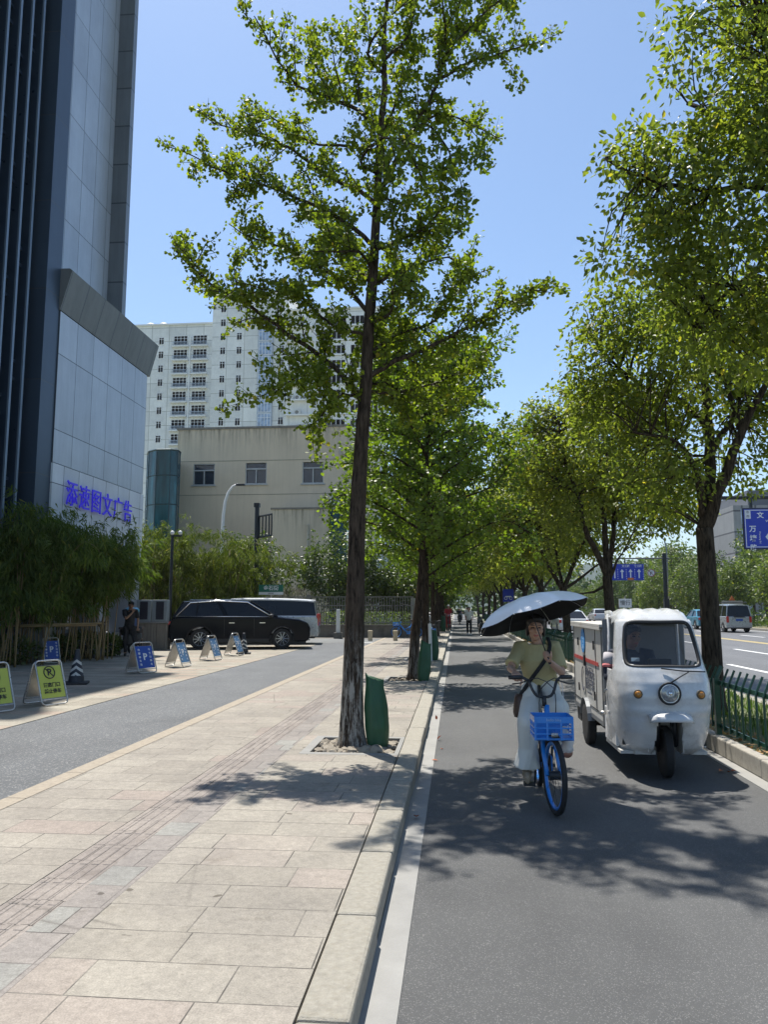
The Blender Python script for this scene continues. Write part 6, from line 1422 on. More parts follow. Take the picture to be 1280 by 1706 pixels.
def person(label, loc, rz, J, top, bottom, shoe, skin=SKIN, hair=HAIR, hlong=0., headrot=(0, 0, 0), sleeve=.5, wide=1., vox=.009, legw=(.085, .062, .045), cap=None, group=None, shorts=False, curl=(.6, .6), palm=None, hem=.0, shoe_h=.05, torso=(.165, .115)):
    t = thing('person', label, 'person', loc, rz, group); J = {k: V(*v) for k, v in J.items()}
    R = Matrix.Rotation(headrot[2], 3, 'Z') @ Matrix.Rotation(headrot[0], 3, 'X') @ Matrix.Rotation(headrot[1], 3, 'Y')
    b = MB(); hc = J['head']; head(b, hc, R)
    b.tube([J['neck']+V(0, .01, -.05), J['neck'], hc+R @ V(0, .02, -.03)], [.058, .052, .050], 12)
    pel, ch = J['pelvis'], J['chest']
    b.tube([pel+V(0, 0, -.06), pel, (pel+ch)/2, ch, J['neck']+V(0, 0, -.05)], [(.08, .12), (.095, .15), (.085, .125), (.10, .155), (.06, .09)], 16)
    for s in 'LR':
        sh, el, wr = J['sh'+s], J['el'+s], J['wr'+s]
        b.tube([ch*.5+sh*.5+V(0, 0, .02), sh, sh*.5+el*.5, el], [.05, .047, .042, .034], 10); b.tube([el, el*.6+wr*.4, wr], [.035, .034, .023], 10)
        pn = palm[0 if s == 'L' else 1] if palm else V(0, -1, 0)
        hd = J.get('hd'+s, wr+(wr-el)); hand(b, wr, hd-wr, V(*pn), 1., curl[0 if s == 'L' else 1], 1 if s == 'L' else -1)
        hp, kn, an, to = J['hip'+s], J['kn'+s], J['an'+s], J['to'+s]
        b.tube([hp, hp*.5+kn*.5, kn], [.078, .066, .05], 12); b.tube([kn, kn*.65+an*.35, an], [.05, .048, .034], 12)
        f = (to-an).normalized(); b.tube([an+V(0, 0, -.01)-f*.03, an*.5+to*.5-V(0, 0, .02), to], [(.032, .030), (.028, .036), (.014, .034)], 10)
    eyes = [hc+R @ V(q*.031, -.082, .012) for q in (-1, 1)]; lips = hc+R @ V(0, -.092, -.058); brows = [hc+R @ V(q*.033, -.09, .036) for q in (-1, 1)]
    def col(c):
        for e in eyes:
            d = R.inverted() @ (c-e)
            if abs(d.x) < .014 and abs(d.z) < .007 and abs(d.y) < .03: return 1
        for e in brows:
            d = R.inverted() @ (c-e)
            if abs(d.x) < .019 and abs(d.z) < .0045 and abs(d.y) < .03: return 1
        d = R.inverted() @ (c-lips)
        if abs(d.x) < .022 and abs(d.z) < .009 and abs(d.y) < .02: return 2
        return 0
    organic(b, 'body', [skin, EYE, LIP], t, vox*.75, 2, col)
    # shirt
    b = MB(); tw, td = torso
    sc = (J['shL']+J['shR'])/2
    b.tube([pel+V(0, 0, -.04-hem), pel+V(0, 0, .05), (pel+ch)/2, ch, sc+V(0, .0, .02), J['neck']+V(0, .012, -.045)], [(td*1.02, tw*.98*wide), (td*1.02, tw*.93*wide), (td*.98, tw*.90*wide), (td*1.06, tw*1.04), (td*.75, tw*.82), (.062, .066)], 22)
    for s in 'LR':
        sh, el, wr = J['sh'+s], J['el'+s], J['wr'+s]; e0 = sh+(el-sh)*min(1, sleeve*1.6); 
        b.tube([sc*.45+sh*.55+V(0, 0, .0), sh+V(0, 0, .005), sh*.5+e0*.5, e0], [.07, .064, .062, .064 if sleeve < .8 else .05], 14)
        if sleeve > .8: b.tube([el, wr*.9+el*.1], [.05, .038], 12)
    r9 = random.Random(len(label)); ph = [r9.uniform(0, 6) for _ in range(4)]
    b.v = [(x+.008*math.sin(23*z+9*y+ph[0]), y+.011*math.sin(31*z+14*x+ph[1])+.008*math.sin(17*z-25*x+ph[2]), z) for x, y, z in b.v]
    organic(b, 'shirt', [top], t, vox, 3)
    b = MB(); b.tube([pel+V(0, 0, .04), pel, pel+V(0, .0, -.09)], [(td*.92, tw*.90), (td*1.0, tw*.97), (td*.95, tw*.95)], 20)
    for s in 'LR':
        hp, kn, an = J['hip'+s], J['kn'+s], J['an'+s]; w0, w1, w2 = legw
        b.tube([hp+V(0, 0, .04), hp*.6+kn*.4, kn], [w0*1.05, w0*.98, w1*1.12], 16)
        b.ell(kn, (w1*1.1, w1*1.1, w1*1.1), 14, 10)
        if not shorts: b.tube([kn, kn*.5+an*.5, an+V(0, 0, .045)], [w1*1.12, w1*1.02, w2*1.15], 16)
    b.v = [(x+.008*math.sin(13*z+14*x+ph[2]), y+.012*math.sin(11*z+38*x+ph[3]), z) for x, y, z in b.v]
    organic(b, 'trousers', [bottom], t, vox, 3)
    for s in 'LR':
        an, to = J['an'+s], J['to'+s]; f = (to-an).normalized(); b = MB(); b.tube([an-f*.05+V(0, 0, -.02), an+V(0, 0, -.02), an*.5+to*.5-V(0, 0, .012), to+f*.02], [(.04, .036), (.045, .042), (.036, .046), (.02, .036)], 12); organic(b, 'shoe', [shoe], t, .010, 2)
    b = MB()
    if cap:
        b.ell(hc+R @ V(0, .012, .065), (.09, .105, .062), 18, 10, R); b.tube([hc+R @ V(0, -.06, .058), hc+R @ V(0, -.155, .045)], [(.008, .07), (.006, .045)], 12); organic(b, 'cap', [cap], t, .009, 2); b = MB(); b.ell(hc+R @ V(0, .045, .01), (.08, .065, .07), 14, 10, R); organic(b, 'hair', [hair], t, .010, 1)
    else: hairmesh(b, hc, R, 1.03, hlong); organic(b, 'hair', [hair], t, .009, 2)
    return t
LIME = M('shirt_lime', (.42, .365, .19), .8, var=.12, vs=6, bump=.6, bs=16); WTR = M('trousers_white', (.66, .65, .60), .8, var=.08, vs=5, bump=.6, bs=12, stretch=(1, 1, .4)); SAND = M('sandal_tan', (.34, .26, .18), .7, var=.2, vs=20)
BLC = M('cloth_black', (.014, .014, .017), .85, var=.3, vs=6, bump=.3, bs=25); NVY = M('cloth_navy', (.018, .025, .045), .8, var=.3, vs=5, bump=.3, bs=25); GRC = M('cloth_grey', (.22, .22, .23), .8, bump=.3, bs=25); WTC = M('cloth_white', (.62, .62, .6), .8, bump=.3, bs=25); REDC = M('cloth_red', (.35, .03, .04), .8, bump=.3, bs=25); BRN = M('leather_brown', (.055, .03, .022), .5, var=.2)
OX, OY = .755, 7.02
def L(px, py, Y, dx=0, dy=0, dz=0): v = at(px, py, Y); return (v.x-OX+dx, v.y-OY+dy, v.z+dz)
rider = dict(pelvis=(.03, .42, .90), chest=(.0, .36, 1.17), neck=(.0, .37, 1.335), head=L(893, 1047, 7.38),
   shL=(.165, .38, 1.285), shR=(-.165, .38, 1.275), elL=(.205, .24, 1.055), wrL=(.07, .035, 1.175), hdL=(.01, -.02, 1.235),
   elR=(-.265, .18, 1.10), wrR=(-.245, -.06, 1.085), hdR=(-.235, -.14, 1.065),
   hipL=(.09, .38, .86), hipR=(-.06, .38, .86), knL=(.135, -.02, .76), knR=(-.125, .02, .64), anL=(.135, .14, .44), anR=(-.145, .09, .215), toL=(.14, .0, .415), toR=(-.155, -.06, .175))
PR = person('woman in lime T-shirt and wide white trousers riding the blue bicycle under an umbrella', (OX, OY, 0), 0, rider, LIME, WTR, SAND, headrot=(.05, .03, -.05), sleeve=.52, wide=1.05, vox=.0085, legw=(.098, .088, .098), hlong=.06, curl=(.95, .8), palm=((.6, -.2, .4), (0, -.2, -1)), hem=.05)
PR['label'] = 'woman in a lime T-shirt and wide white trousers riding under a silver umbrella'
b = MB(); strap = [(.10, .40, 1.37), (.105, .28, 1.30), (.07, .235, 1.20), (.0, .225, 1.10), (-.09, .235, .98), (-.165, .27, .86), (-.185, .30, .78)]
b.tube(resample(strap, .03), (.018, .007), 8); b.build('bag_strap', BLC, PR, smooth=True)
bg_ = MB(); bg_.tube([(0, 0, 0), (0, 0, -.04), (0, 0, -.17), (0, 0, -.21)], [(.05, .045), (.075, .05), (.08, .05), (.06, .035)], 16)
o = bg_.build('shoulder_bag', BRN, smooth=True); v = at(868, 1160, 7.32); o.location = (v.x, v.y, v.z+.02); o.rotation_euler = (0, .12, .3); tag(o, 'small dark brown bag hanging at the rider\'s hip from a black strap', 'bag')
# umbrella: local z is the shaft axis
UMS, nt, p = newmat('umbrella_silver'); nt.links.new(ramp(nt, noise(nt, 5, 5, .6, objco(nt)), [(.3, (.84, .84, .86)), (.7, (.90, .90, .91))]), p.inputs['Base Color']); p.inputs['Roughness'].default_value = .33; p.inputs['Metallic'].default_value = .0
UMB = M('umbrella_black', (.006, .006, .008), .8)
UMB_ = thing('umbrella', 'silver umbrella with black lining held by the woman on the blue bicycle', 'umbrella', tuple(at(888, 1028, 7.12)))
ax = V(-.30, .20, 1).normalized(); q = ax.to_track_quat('Z', 'Y'); UMB_.rotation_mode = 'XYZ'; UMB_.rotation_euler = (q.to_matrix() @ Matrix.Rotation(.2, 3, 'Z')).to_euler()
Rm, D, nr = .525, .19, 8
def canopy(dz):
    vs = []; fs = []; NR, NA = 9, 48
    for i in range(NR+1):
        f = i/NR; ang = f*1.12
        for k in range(NA):
            a = 2*PI*k/NA; sct = abs(math.sin(a*nr/2)); r = Rm*math.sin(ang)/math.sin(1.12)*(1-.065*sct*f); z = D*(math.cos(ang)-math.cos(1.12))/(1-math.cos(1.12))-.018*sct*f+dz
            vs.append((r*math.cos(a), r*math.sin(a), z))
    for i in range(NR): fs += [(i*NA+k, (i+1)*NA+k, (i+1)*NA+(k+1) % NA, i*NA+(k+1) % NA) for k in range(NA)]
    return vs, fs
b = MB(); b.add(*canopy(0)); b.build('canopy', UMS, UMB_, smooth=True)
b = MB(); vs, fs = canopy(-.004); b.add(vs, [f[::-1] for f in fs]); b.build('lining', UMB, UMB_, smooth=True)
for k in range(nr):
    a = 2*PI*k/nr; b = MB(); b.tube([(Rm*math.sin(g)/math.sin(1.12)*math.cos(a), Rm*math.sin(g)/math.sin(1.12)*math.sin(a), D*(math.cos(g)-math.cos(1.12))/(1-math.cos(1.12))-.008) for g in np.linspace(0, 1.12, 8)], .0025, 4); b.ell((Rm*math.cos(a), Rm*math.sin(a), -.006), (.007, .007, .007), 8, 6); b.build('rib', STEEL, UMB_)
b = MB(); b.tube([(0, 0, D+.045), (0, 0, D)], .006, 6); b.build('tip', UMB, UMB_)
iv = parent_inv(UMB_); hp_ = iv @ V(OX+.055, OY+.0, 1.20)
b = MB(); b.tube([(0, 0, D), (hp_.x*.55, hp_.y*.55, (D+hp_.z)/2+.02), tuple(hp_)], .0055, 8); b.build('shaft', BKD, UMB_, smooth=True)
b = MB(); u = (V(*hp_)-V(0, 0, D)).normalized(); b.tube([V(*hp_)-u*.07, V(*hp_)+u*.05], .013, 8); b.build('handle', BKD, UMB_, smooth=True)
# plastic bag with fruit hanging at the handlebar
pb_ = thing('plastic_bag', 'small white plastic bag of fruit hanging beside the bicycle\'s front wheel', 'bag', tuple(at(945, 1246, 6.62))); b = MB(); r9 = random.Random(4)
PLB = M('plastic_white', (.62, .58, .55), .3, var=.1, vs=9); FRT = M('fruit_brown', (.28, .13, .09), .5)
b.tube(resample([(0, 0, .17), (-.01, .0, .10), (.01, 0, .05), (0, 0, 0), (.005, 0, -.03)], .02), [(.02, .028), (.026, .03), (.034, .03), (.038, .04), (.045, .045), (.05, .05), (.048, .048), (.05, .05), (.05, .048), (.045, .04), (.035, .03)][:len(resample([(0, 0, .17), (-.01, .0, .10), (.01, 0, .05), (0, 0, 0), (.005, 0, -.03)], .02))], 14)
b.v = [(x+r9.uniform(-.006, .006), y+r9.uniform(-.006, .006), z+r9.uniform(-.004, .004)) for x, y, z in b.v]; b.build('bag', PLB, pb_, smooth=True); b = MB(); b.ell((0, 0, -.04), (.048, .045, .04), 14, 10); b.build('fruit', FRT, pb_, smooth=True)
iv = parent_inv(pb_); b = MB(); b.tube([(0, 0, .165), tuple(iv @ V(OX+.14, 6.80, 1.02))], .003, 4); b.build('handle', PLB, pb_)

# ---- man in black at the scooter
man = dict(pelvis=(0, .05, .92), chest=(.0, .02, 1.27), neck=(0, .0, 1.46), head=(0.02, -.03, 1.58), shL=(.19, .02, 1.40), shR=(-.19, .02, 1.40), elL=(.25, .02, 1.12), wrL=(.24, -.05, .88), elR=(-.14, -.22, 1.16), wrR=(.06, -.20, 1.36), hdR=(.07, -.16, 1.45),
   hipL=(.10, .05, .88), hipR=(-.10, .05, .88), knL=(.16, -.05, .48), knR=(-.12, -.03, .48), anL=(.24, .05, .08), anR=(-.10, .02, .08), toL=(.28, -.10, .04), toR=(-.12, -.14, .04))
person('man in black with a cap standing by his scooter with a hand raised to his mouth', (-10.25, 23.6, K), .5, man, BLC, BLC, BLC, skin=SKIN2, cap=BLC, headrot=(.1, 0, .4), sleeve=.5, vox=.012)
C.objects['person.001']['label'] = 'man in black cap and clothes by his scooter, hand raised to his mouth'
# ---- distant people
stand = dict(pelvis=(0, 0, .92), chest=(0, 0, 1.26), neck=(0, 0, 1.44), head=(0, -.02, 1.56), shL=(.18, 0, 1.38), shR=(-.18, 0, 1.38), elL=(.23, .02, 1.10), elR=(-.23, .02, 1.10), wrL=(.17, -.14, .95), wrR=(-.17, -.14, .95),
   hipL=(.09, 0, .88), hipR=(-.09, 0, .88), knL=(.10, -.10, .48), knR=(-.10, .02, .48), anL=(.10, -.08, .08), anR=(-.10, .14, .10), toL=(.10, -.22, .04), toR=(-.10, .02, .05))
person('woman with open white jacket and black trousers walking up the bike lane', (.78, 47.0, 0), 0, stand, WTC, BLC, WTC, hlong=.1, vox=.016)
person('person in black standing in the shade behind the second ginkgo', (-1.65, 40.6, K), .6, stand, BLC, BLC, BLC, vox=.02)
sit = dict(pelvis=(0, .35, .86), chest=(0, .25, 1.18), neck=(0, .2, 1.36), head=(0, .16, 1.48), shL=(.18, .22, 1.30), shR=(-.18, .22, 1.30), elL=(.28, .0, 1.12), elR=(-.28, .0, 1.12), wrL=(.30, -.24, 1.08), wrR=(-.30, -.24, 1.08),
   hipL=(.10, .32, .82), hipR=(-.10, .32, .82), knL=(.15, -.08, .74), knR=(-.15, -.08, .74), anL=(.12, -.16, .36), anR=(-.12, -.16, .36), toL=(.12, -.3, .33), toR=(-.12, -.3, .33))
person('distant rider in dark clothes on the dark scooter in the lane', (.35, 77, 0), 0, sit, NVY, BLC, BLC, cap=WTC, vox=.024)
person('distant rider in pale shirt beyond the dark scooter', (1.2, 88, 0), 0, sit, WTC, BLC, BLC, cap=REDC, vox=.024)
person('person in red beside the red scooter at the kerb', (-.5, 51.4, K), .3, stand, REDC, BLC, BLC, cap=WTC, vox=.024)
dup(sc4, (1.55, 49.5, 0), PI+.1, 'scooter just behind the walking woman, partly hidden by her')
# ============================================================= CARGO TRICYCLE
TW = M('trike_white', (.60, .61, .62), .26, var=.10, vs=3, coat=.5, dirt=((.27, .255, .235), .75), bump=.03, bs=5); TBOX = M('box_white', (.50, .49, .46), .6, var=.08, vs=2.5, dirt=((.33, .27, .2), .6)); TGR = M('box_trim_grey', (.20, .21, .22), .45, .5, var=.1)
TGL = glassmat('windscreen_glass', (.02, .022, .022), .03, alpha=.42); RUB = M('seal_rubber', (.012, .012, .013), .5); AMB = M('amber_lens', (.42, .17, .02), .25, coat=.6); DIN = M('cab_inner', (.20, .205, .21), .7, var=.15, vs=3)
XC, Y0 = 2.035, 7.85
tri = thing('cargo_tricycle', 'dented white electric cargo tricycle with rounded cab and boxy cargo body coming towards the camera', 'tricycle', (XC, 8.9, 0))
tri['label'] = 'dented white cargo tricycle with rounded cab and boxy body coming towards the camera'
def tb(mb, name, mat, par=None, **k): return mb.build(name, mat, par or tri, world=True, **k)
PR_ = [  # z, y, half width, roundness
 (.23, 7.98, .415, .26), (.30, 7.90, .435, .26), (.45, 7.82, .455, .24), (.62, 7.775, .465, .22), (.78, 7.76, .47, .21), (.92, 7.79, .465, .20), (1.02, 7.84, .455, .19), (1.08, 7.88, .445, .18), (1.28, 7.98, .415, .16), (1.45, 8.06, .39, .14), (1.52, 8.11, .380, .13), (1.575, 8.19, .365, .11), (1.605, 8.30, .36, .07), (1.615, 8.45, .36, .04), (1.61, 8.78, .36, .02)]
Pz = np.array(PR_); tt = np.concatenate([[0], np.cumsum(np.hypot(np.diff(Pz[:, 0]), np.diff(Pz[:, 1])))]); tt /= tt[-1]
def surf(u, v, off=0.):
    z, y, w, k = [float(np.interp(v, tt, Pz[:, i])) for i in range(4)]
    a = abs(u); s = 1 if u >= 0 else -1
    x = w*(s*min(a, 1.)*(1.0 if a < .8 else 1)-0) ; x = s*w*(a if a < .75 else .75+.25*math.sin((min(a, 1.25)-.75)/.5*PI/2))
    yy = y+k*max(0, a)**4*.9
    if a > 1: yy += (a-1)*.55
    drop = 0
    if v > tt[10]: drop = .05*max(0, a-.55)**2*4 if a < 1.25 else 0.0
    n = V(0, -1, 0) if v < tt[11] else V(0, 0, 1)
    # moulded relief: brow over the lamps and dents
    rel = 0
    if .35 < z < 1.0 and v < tt[7]:
        rel += .010*math.exp(-((z-.66)/.035)**2)*(1 if a < .95 else 0)-.006*math.exp(-((z-.60)/.03)**2)
        for cx, cz in ((.31, .82), (-.31, .82)): d2 = ((x-cx)/.13)**2+((z-cz)/.075)**2; rel += .018*math.exp(-d2*1.4)
        rel += .014*math.exp(-(((x)/.17)**2+((z-.85)/.14)**2)**2)
        rel += .0012*math.sin(9*x+20*z)
    if v > tt[11]: rel += .016*(.5+.5*math.sin(x*42))*min(1, (v-tt[11])/.08)*(1 if v < .93 else 0)
    p = V(XC+x, yy, z-drop)+n*(rel+off); return p
NU, NV = 84, 110; VW0, VW1 = float(np.interp(1.075, Pz[:11, 0], tt[:11])), float(np.interp(1.50, Pz[:11, 0], tt[:11]))
UW = .86
def inwin(u, v):
    cu, cv = u/UW, (v-(VW0+VW1)/2)/((VW1-VW0)/2); return (abs(cu)**7+abs(cv)**9) < 1
bb_, gg = MB(), MB(); us = np.linspace(-1.25, 1.25, NU+1); vs_ = np.linspace(0, 1, NV+1)
grid = [[surf(u, v) for u in us] for v in vs_]
flat = [p for r_ in grid for p in r_]; bb_.v = [tuple(p) for p in flat]; gg.v = [tuple(p+V(0, .006, 0)) for p in flat]
def arch(u, v):   # opening over the front wheel
    z = float(np.interp(v, tt, Pz[:, 0])); w = float(np.interp(v, tt, Pz[:, 2])); x = u*w; return v < tt[4] and z < .56 and abs(x+.0) < .135-.02*(z-.23)/.3
def gap(u, v):   # open door area at the sides of the cab
    z = float(np.interp(v, tt, Pz[:, 0])); return abs(u) > 1.10 and 1.02 < z < 1.56 and v < tt[11]
for j in range(NV):
    for i in range(NU):
        uc, vc = (us[i]+us[i+1])/2, (vs_[j]+vs_[j+1])/2; f = (j*(NU+1)+i, j*(NU+1)+i+1, (j+1)*(NU+1)+i+1, (j+1)*(NU+1)+i)
        if inwin(uc, vc): gg.f.append(f)
        elif arch(uc, vc) or gap(uc, vc): continue
        else: bb_.f.append(f)
bb_.m = [0]*len(bb_.f); gg.m = [0]*len(gg.f)
sh = tb(bb_, 'cab_shell', TW, smooth=True); so = sh.modifiers.new('solid', 'SOLIDIFY'); so.thickness = .012; so.offset = 1
tb(gg, 'windscreen', TGL, smooth=True)
seal = []
for k in range(96):
    a = 2*PI*k/96; c_, s_ = math.cos(a), math.sin(a); rr_ = (abs(c_)**7+abs(s_)**9)**(-1/8.); uu, vv = UW*c_*rr_, (VW0+VW1)/2+(VW1-VW0)/2*s_*rr_
    seal.append(surf(uu, vv, .004))
b = MB(); b.tube(seal, (.013, .020), 8, closed=True); tb(b, 'window_seal', RUB, smooth=True)
# pressed creases and joint lines of the shell
b = MB()
def onz(z): return float(np.interp(z, Pz[:11, 0], tt[:11]))
for s in (-1, 1):
    b.tube([surf(s*u, onz(z), .004) for u, z in ((.98, .98), (.85, .93), (.60, .89), (.44, .86), (.42, .80), (.50, .735), (.75, .74), (1.0, .80))], (.006, .008), 6)
    b.tube([surf(s*u, onz(z), .004) for u, z in ((1.0, .585), (.8, .60), (.55, .62), (.36, .655))], (.006, .008), 6)
    b.tube([surf(s*.55, onz(z), .004) for z in (.24, .34, .46, .54)], (.005, .006), 6)
tb(b, 'crease', TW, smooth=True)
b = MB()
for s in (-1, 1): b.tube([surf(s*1.03, v_, .002) for v_ in np.linspace(.0, tt[8], 16)], .004, 5)
tb(b, 'door_joint', RUB)
b = MB()
for s in (-1, 1):
    for z in (.27, .62): b.ell(surf(s*.82, onz(z), .004), (.009, .006, .009), 8, 6)
tb(b, 'bolt', RUB)
# lamps
b = MB(); c0 = V(XC-.015, 7.735, .835); b.lathe([(.098, -.03), (.104, -.045), (.09, -.05)], c0, 32, 'Y'); b.torus(c0+V(0, -.045, 0), .098, .011, 'Y', 36, 8); tb(b, 'headlight_rim', RUB, smooth=.7)
hl = MB(); hl.lathe([(.088, -.046), (.080, -.056), (.045, -.066), (.0, -.070)], c0, 32, 'Y'); tb(hl, 'headlight', HL, smooth=True)
b = MB(); b.torus(c0+V(0, -.05, 0), .084, .006, 'Y', 32, 6); b.lathe([(.02, -.069), (.02, -.0705)], c0, 12, 'Y'); tb(b, 'headlight_bezel', CHR, smooth=True)
for sx, z in ((-1, .82), (1, .82)):
    p_ = surf(sx*.62, float(np.interp(z, Pz[:8, 0], tt[:8])), .0); t2 = bpy.data.objects.new('indicator', None); C.objects.link(t2); t2.parent = tri; t2.location = parent_inv(tri) @ (p_+V(0, -.004, 0)); t2.rotation_euler = (0, 0, sx*.18)
    b = MB(); b.lathe([(.044, .01), (.042, -.02), (.034, -.022)], (0, 0, 0), 20, 'Y'); b.build('housing', M('indicator_housing', (.10, .085, .06), .5), t2, smooth=.7); b = MB(); b.lathe([(.033, -.02), (.03, -.03), (.012, -.036), (.0, -.037)], (0, 0, 0), 18, 'Y'); b.build('lens', AMB, t2, smooth=True)
# front mudguard lip, fork, wheel
b = MB(); pr = []; 
for i in range(13):
    f = -1+2*i/12; pr.append((XC-.005+.20*f, 7.60+.09*abs(f)**2.5, .60-.02*abs(f)**3))
vs = []; NS = 7
for i, (x, y, z) in enumerate(pr):
    f = abs(-1+2*i/12)
    for j in range(NS):
        g = j/(NS-1); a = -PI/2+PI*g; vs.append((x, y+.21*(1-.6*f**3)*(0.5+.5*math.sin(a)), z+.045*math.cos(a)*(1-.5*f**4)-.02+(.05*g)))
b.v = vs; b.f = [(i*NS+j, i*NS+j+1, (i+1)*NS+j+1, (i+1)*NS+j) for i in range(12) for j in range(NS-1)]; b.m = [0]*len(b.f)
o = tb(b, 'mudguard', TW, smooth=True); so = o.modifiers.new('solid', 'SOLIDIFY'); so.thickness = .012
wz = .245; fw = make_wheel(tri, 0.005, 8.02-8.9, wz, .085, -1, 8); fw.rotation_euler = (0, 0, PI/2-.05)
b = MB()
for s in (-1, 1): b.tube([(XC+s*.065, 8.02, wz), (XC+s*.068, 7.97, .40), (XC+s*.06, 7.95, .60)], .018, 8); b.tube([(XC+s*.095, 8.0, .3), (XC+s*.08, 7.92, .56)], .024, 10)
b.tube([(XC-.07, 7.96, .56), (XC+.07, 7.96, .56)], .022, 8); tb(b, 'fork', BKD, smooth=True)
b = MB(); b.box((XC-.20, 8.10, .24), (XC+.20, 8.14, .60)); b.box((XC+.13, 7.86, .26), (XC+.142, 8.1, .56)); b.box((XC-.19, 7.9, .26), (XC-.178, 8.1, .56)); tb(b, 'wheel_well', TBOX)
# wiper
b = MB(); p0, p1 = c0+V(.01, -.05, .10), V(XC+.20, 7.80, 1.03); b.tube([p0, (p0+p1)/2+V(0, -.03, .01), p1], [.008, .006, .005], 6); b.tube([V(XC-.05, 7.83, 1.06), V(XC+.15, 7.79, 1.04), V(XC+.37, 7.85, 1.03)], .007, 6); tb(b, 'wiper', RUB)
# floor, inner walls, seat
b = MB(); b.box((XC-.40, 8.02, .30), (XC+.40, 8.75, .36)); tb(b, 'cab_floor', DKP)
b = MB(); b.box((XC-.44, 8.15, .26), (XC-.41, 8.72, .60)); tb(b, 'side_panel', TW, bevel=.01)
b = MB(); b.box((XC+.41, 8.15, .26), (XC+.44, 8.72, .75)); tb(b, 'side_panel', TW, bevel=.01)
for s in (-1, 1):
    b = MB(); b.tube([(XC+s*.36, 8.74, 1.58), (XC+s*.38, 8.74, .3)], .02, 8); tb(b, 'pillar', TW, smooth=True)
b = MB(); b.box((XC-.43, 8.735, .40), (XC+.43, 8.76, 1.52)); tb(b, 'rear_bulkhead', DIN)
b = MB(); b.box((XC-.30, 8.42, .36), (XC+.30, 8.70, .66)); tb(b, 'seat_base', DKP, bevel=.02); b = MB(); b.box((XC-.30, 8.38, .665), (XC+.30, 8.70, .73)); tb(b, 'seat', SEAT, bevel=.03)
b = MB(); b.tube([(XC-.30, 8.25, .98), (XC-.12, 8.12, 1.0), (XC+.12, 8.12, 1.0), (XC+.30, 8.25, .98)], .014, 8); b.tube([(XC, 8.12, 1.0), (XC, 8.0, .6)], .02, 8); tb(b, 'handlebar', BKD, smooth=True)
b = MB(); b.box((XC-.12, 8.00, 1.0), (XC+.10, 8.06, 1.14)); tb(b, 'dashboard', DKP, bevel=.01)
b = MB(); p_ = surf(-.62, float(np.interp(1.12, Pz[:11, 0], tt[:11])), .0); b.box((p_.x-.035, p_.y+.012, p_.z), (p_.x+.045, p_.y+.016, p_.z+.035)); tb(b, 'inspection_sticker', M('sticker_pale', (.55, .6, .62), .6))
b = MB(); b.tube([(XC-.44, 8.3, .83), (XC-.50, 8.33, .80), (XC-.51, 8.36, .68)], .012, 6); b.tube([(XC-.44, 8.5, .55), (XC-.53, 8.45, .55)], .02, 8); tb(b, 'brake_lever', STEEL, smooth=True)
# cargo box
BX0, BX1, BY0, BY1, BZ0, BZ1 = 1.60, 2.50, 8.80, 10.85, .36, 1.43
b = MB(); b.box((BX0+.005, BY0, BZ0), (BX1-.005, BY1, BZ1)); box_ = tb(b, 'cargo_box', TBOX, bevel=.008)
def cb(mb, name, mat, **k): return mb.build(name, mat, box_, world=False, **k) if 0 else mb.build(name, mat, box_, world=True, **k)
b = MB(); b.box((BX0-.03, BY0-.05, BZ1+.002), (BX1+.03, BY1+.03, BZ1+.035)); b.box((BX0-.03, BY0-.05, BZ1-.03), (BX0-.022, BY1+.03, BZ1+.002)); cb(b, 'roof_panel', TBOX, bevel=.012)
b = MB()
for y in (BY0, BY1-.035): b.box((BX0-.004, y, BZ0), (BX0+.0, y+.035, BZ1-.03))
b.box((BX0-.004, BY0+.035, BZ0), (BX0, BY1-.035, BZ0+.05)); cb(b, 'edge_trim', TGR)
b = MB()
for y in (9.20, 9.95): b.box((BX0-.001, y, BZ0+.1), (BX0+.004, y+.010, BZ1-.04))
for z in (BZ0+.12,): b.box((BX0-.001, BY0+.05, z), (BX0+.004, BY1-.05, z+.010))
for y in (9.28, 10.42):
    for z in (.58, 1.16): b.box((BX0-.012, y, z), (BX0, y+.03, z+.10))
b.box((BX0-.018, 9.90, .93), (BX0, 9.98, 1.06)); cb(b, 'door_seam', RUB)
b = MB(); b.box((BX0-.0035, 9.02, .985), (BX0-.001, BY1-.05, 1.03)); cb(b, 'red_stripe', M('stripe_red', (.42, .035, .03), .5, dirt=((.5, .3, .25), .5)))
lb_ = MB(); lb_.lathe([(.15, -.003), (.15, 0)], (0, 0, 0), 32, 'X'); lb_.v = [(x+BX0-.002, y+10.05, z+1.235) for x, y, z in lb_.v]; cb(lb_, 'round_emblem', M('emblem_blue', (.03, .25, .62), .5, dirt=((.25, .45, .7), .4)))
iv = parent_inv(box_)
def side_text(s, size, y, z, m, **k):
    o = text(s, size, 'lettering', m, box_, iv @ fmat((BX0-.0055, y, z), (0, -1, 0), (0, 0, 1)), .0006, **k); return o
DT = M('lettering_slate', (.05, .06, .10), .6); side_text('快', .13, 10.05, 1.25, M('emblem_pale', (.35, .6, .85), .5)); side_text('速运', .055, 10.05, 1.155, MATS['emblem_pale'])
side_text('同城配送', .145, 9.62, .86, DT, bold=.002); side_text('服务千家', .145, 9.62, .72, DT, bold=.002); side_text('www.tongcheng', .05, 9.62, .63, DT)
b = MB(); pts = [(BX0-.004, 10.10+.10*math.cos(a), .76+.14*math.sin(a)) for a in np.linspace(-2.4, 1.6, 14)]; b.tube(pts, (.004, .012), 5); cb(b, 'swoosh', DT)
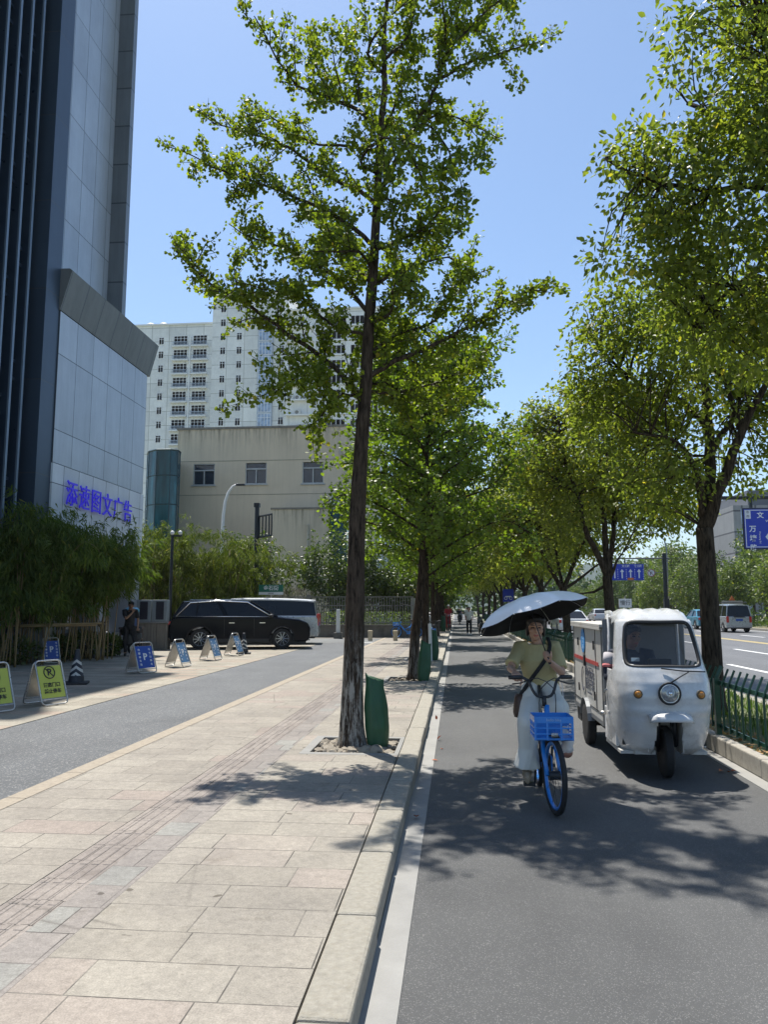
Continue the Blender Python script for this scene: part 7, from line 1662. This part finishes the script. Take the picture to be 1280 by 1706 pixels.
# chassis and rear wheels
for s in (-1, 1): make_wheel(tri, s*.42, 9.86-8.9, .245, .10, s, 8).rotation_euler = (0, 0, PI/2)
b = MB(); b.box((1.70, 8.7, .26), (2.38, 10.85, .34)); b.tube([(1.66, 9.86, .245), (2.42, 9.86, .245)], .03, 8); b.box((1.62, 10.5, .18), (1.66, 10.8, .36)); tb(b, 'chassis', DKP)
for s in (-1, 1): b = MB(); b.tube([(XC+s*.44, 9.86+.30*math.cos(a), .25+.30*math.sin(a)) for a in np.linspace(.25, PI-.2, 10)], (.006, .05), 6); tb(b, 'rear_mudguard', TGR)
b = MB(); b.box((XC-.43, 8.0, .22), (XC-.20, 8.72, .25)); b.box((XC+.16, 8.0, .22), (XC+.40, 8.72, .25)); b.box((XC-.30, 7.97, .22), (XC-.10, 8.02, .26)); tb(b, 'running_board', TBOX)
# the driver
DX, DY = XC-.20, 8.48
drv = dict(pelvis=(0, 0, .80), chest=(-.01, -.02, 1.06), neck=(0, -.03, 1.23), head=(.015, -.05, 1.345), shL=(.18, -.03, 1.16), shR=(-.19, -.03, 1.16), elL=(.26, -.12, .95), wrL=(.20, -.24, 1.0), elR=(-.265, -.10, .93), wrR=(-.205, -.26, .96),
   hipL=(.10, -.02, .78), hipR=(-.10, -.02, .78), knL=(.14, -.32, .74), knR=(-.14, -.32, .72), anL=(.13, -.36, .43), anR=(-.15, -.34, .43), toL=(.13, -.42, .40), toR=(-.15, -.42, .40))
PD = person('driver in dark jersey seated at the left inside the white tricycle cab', (DX, DY, 0), 0, drv, NVY, BLC, BLC, skin=SKIN2, hair=HAIRG, headrot=(.1, 0, .45), sleeve=.95, vox=.010)
b = MB(); b.tube([(-.215, -.035, 1.16), (-.245, -.07, 1.05)], [(.070, .066), (.060, .058)], 14); b.build('sleeve_panel', M('cloth_pale_stripe', (.42, .40, .42), .8), PD, smooth=True); b = MB(); b.tube([(-.246, -.072, 1.05), (-.252, -.08, 1.02)], [(.060, .058), (.058, .056)], 14); b.build('sleeve_stripe', M('cloth_pink', (.55, .16, .16), .8), PD, smooth=True)
# tree trunk shadows etc. come from the light; last: tidy names
# ============================================================= AIR
hm = bpy.data.materials.new('haze_air'); hm.use_nodes = True; hn = hm.node_tree; hn.nodes.clear()
pv = hn.nodes.new('ShaderNodeVolumePrincipled'); pv.inputs['Color'].default_value = (.78, .86, .95, 1); pv.inputs['Density'].default_value = .00016; pv.inputs['Anisotropy'].default_value = 0
ho = hn.nodes.new('ShaderNodeOutputMaterial'); hn.links.new(pv.outputs[0], ho.inputs['Volume'])
b = MB(); b.box((-1600, -310, -6), (1600, 3600, 240)); tag(b.build('haze', hm), kind='stuff')
scene.cycles.volume_bounces = 0
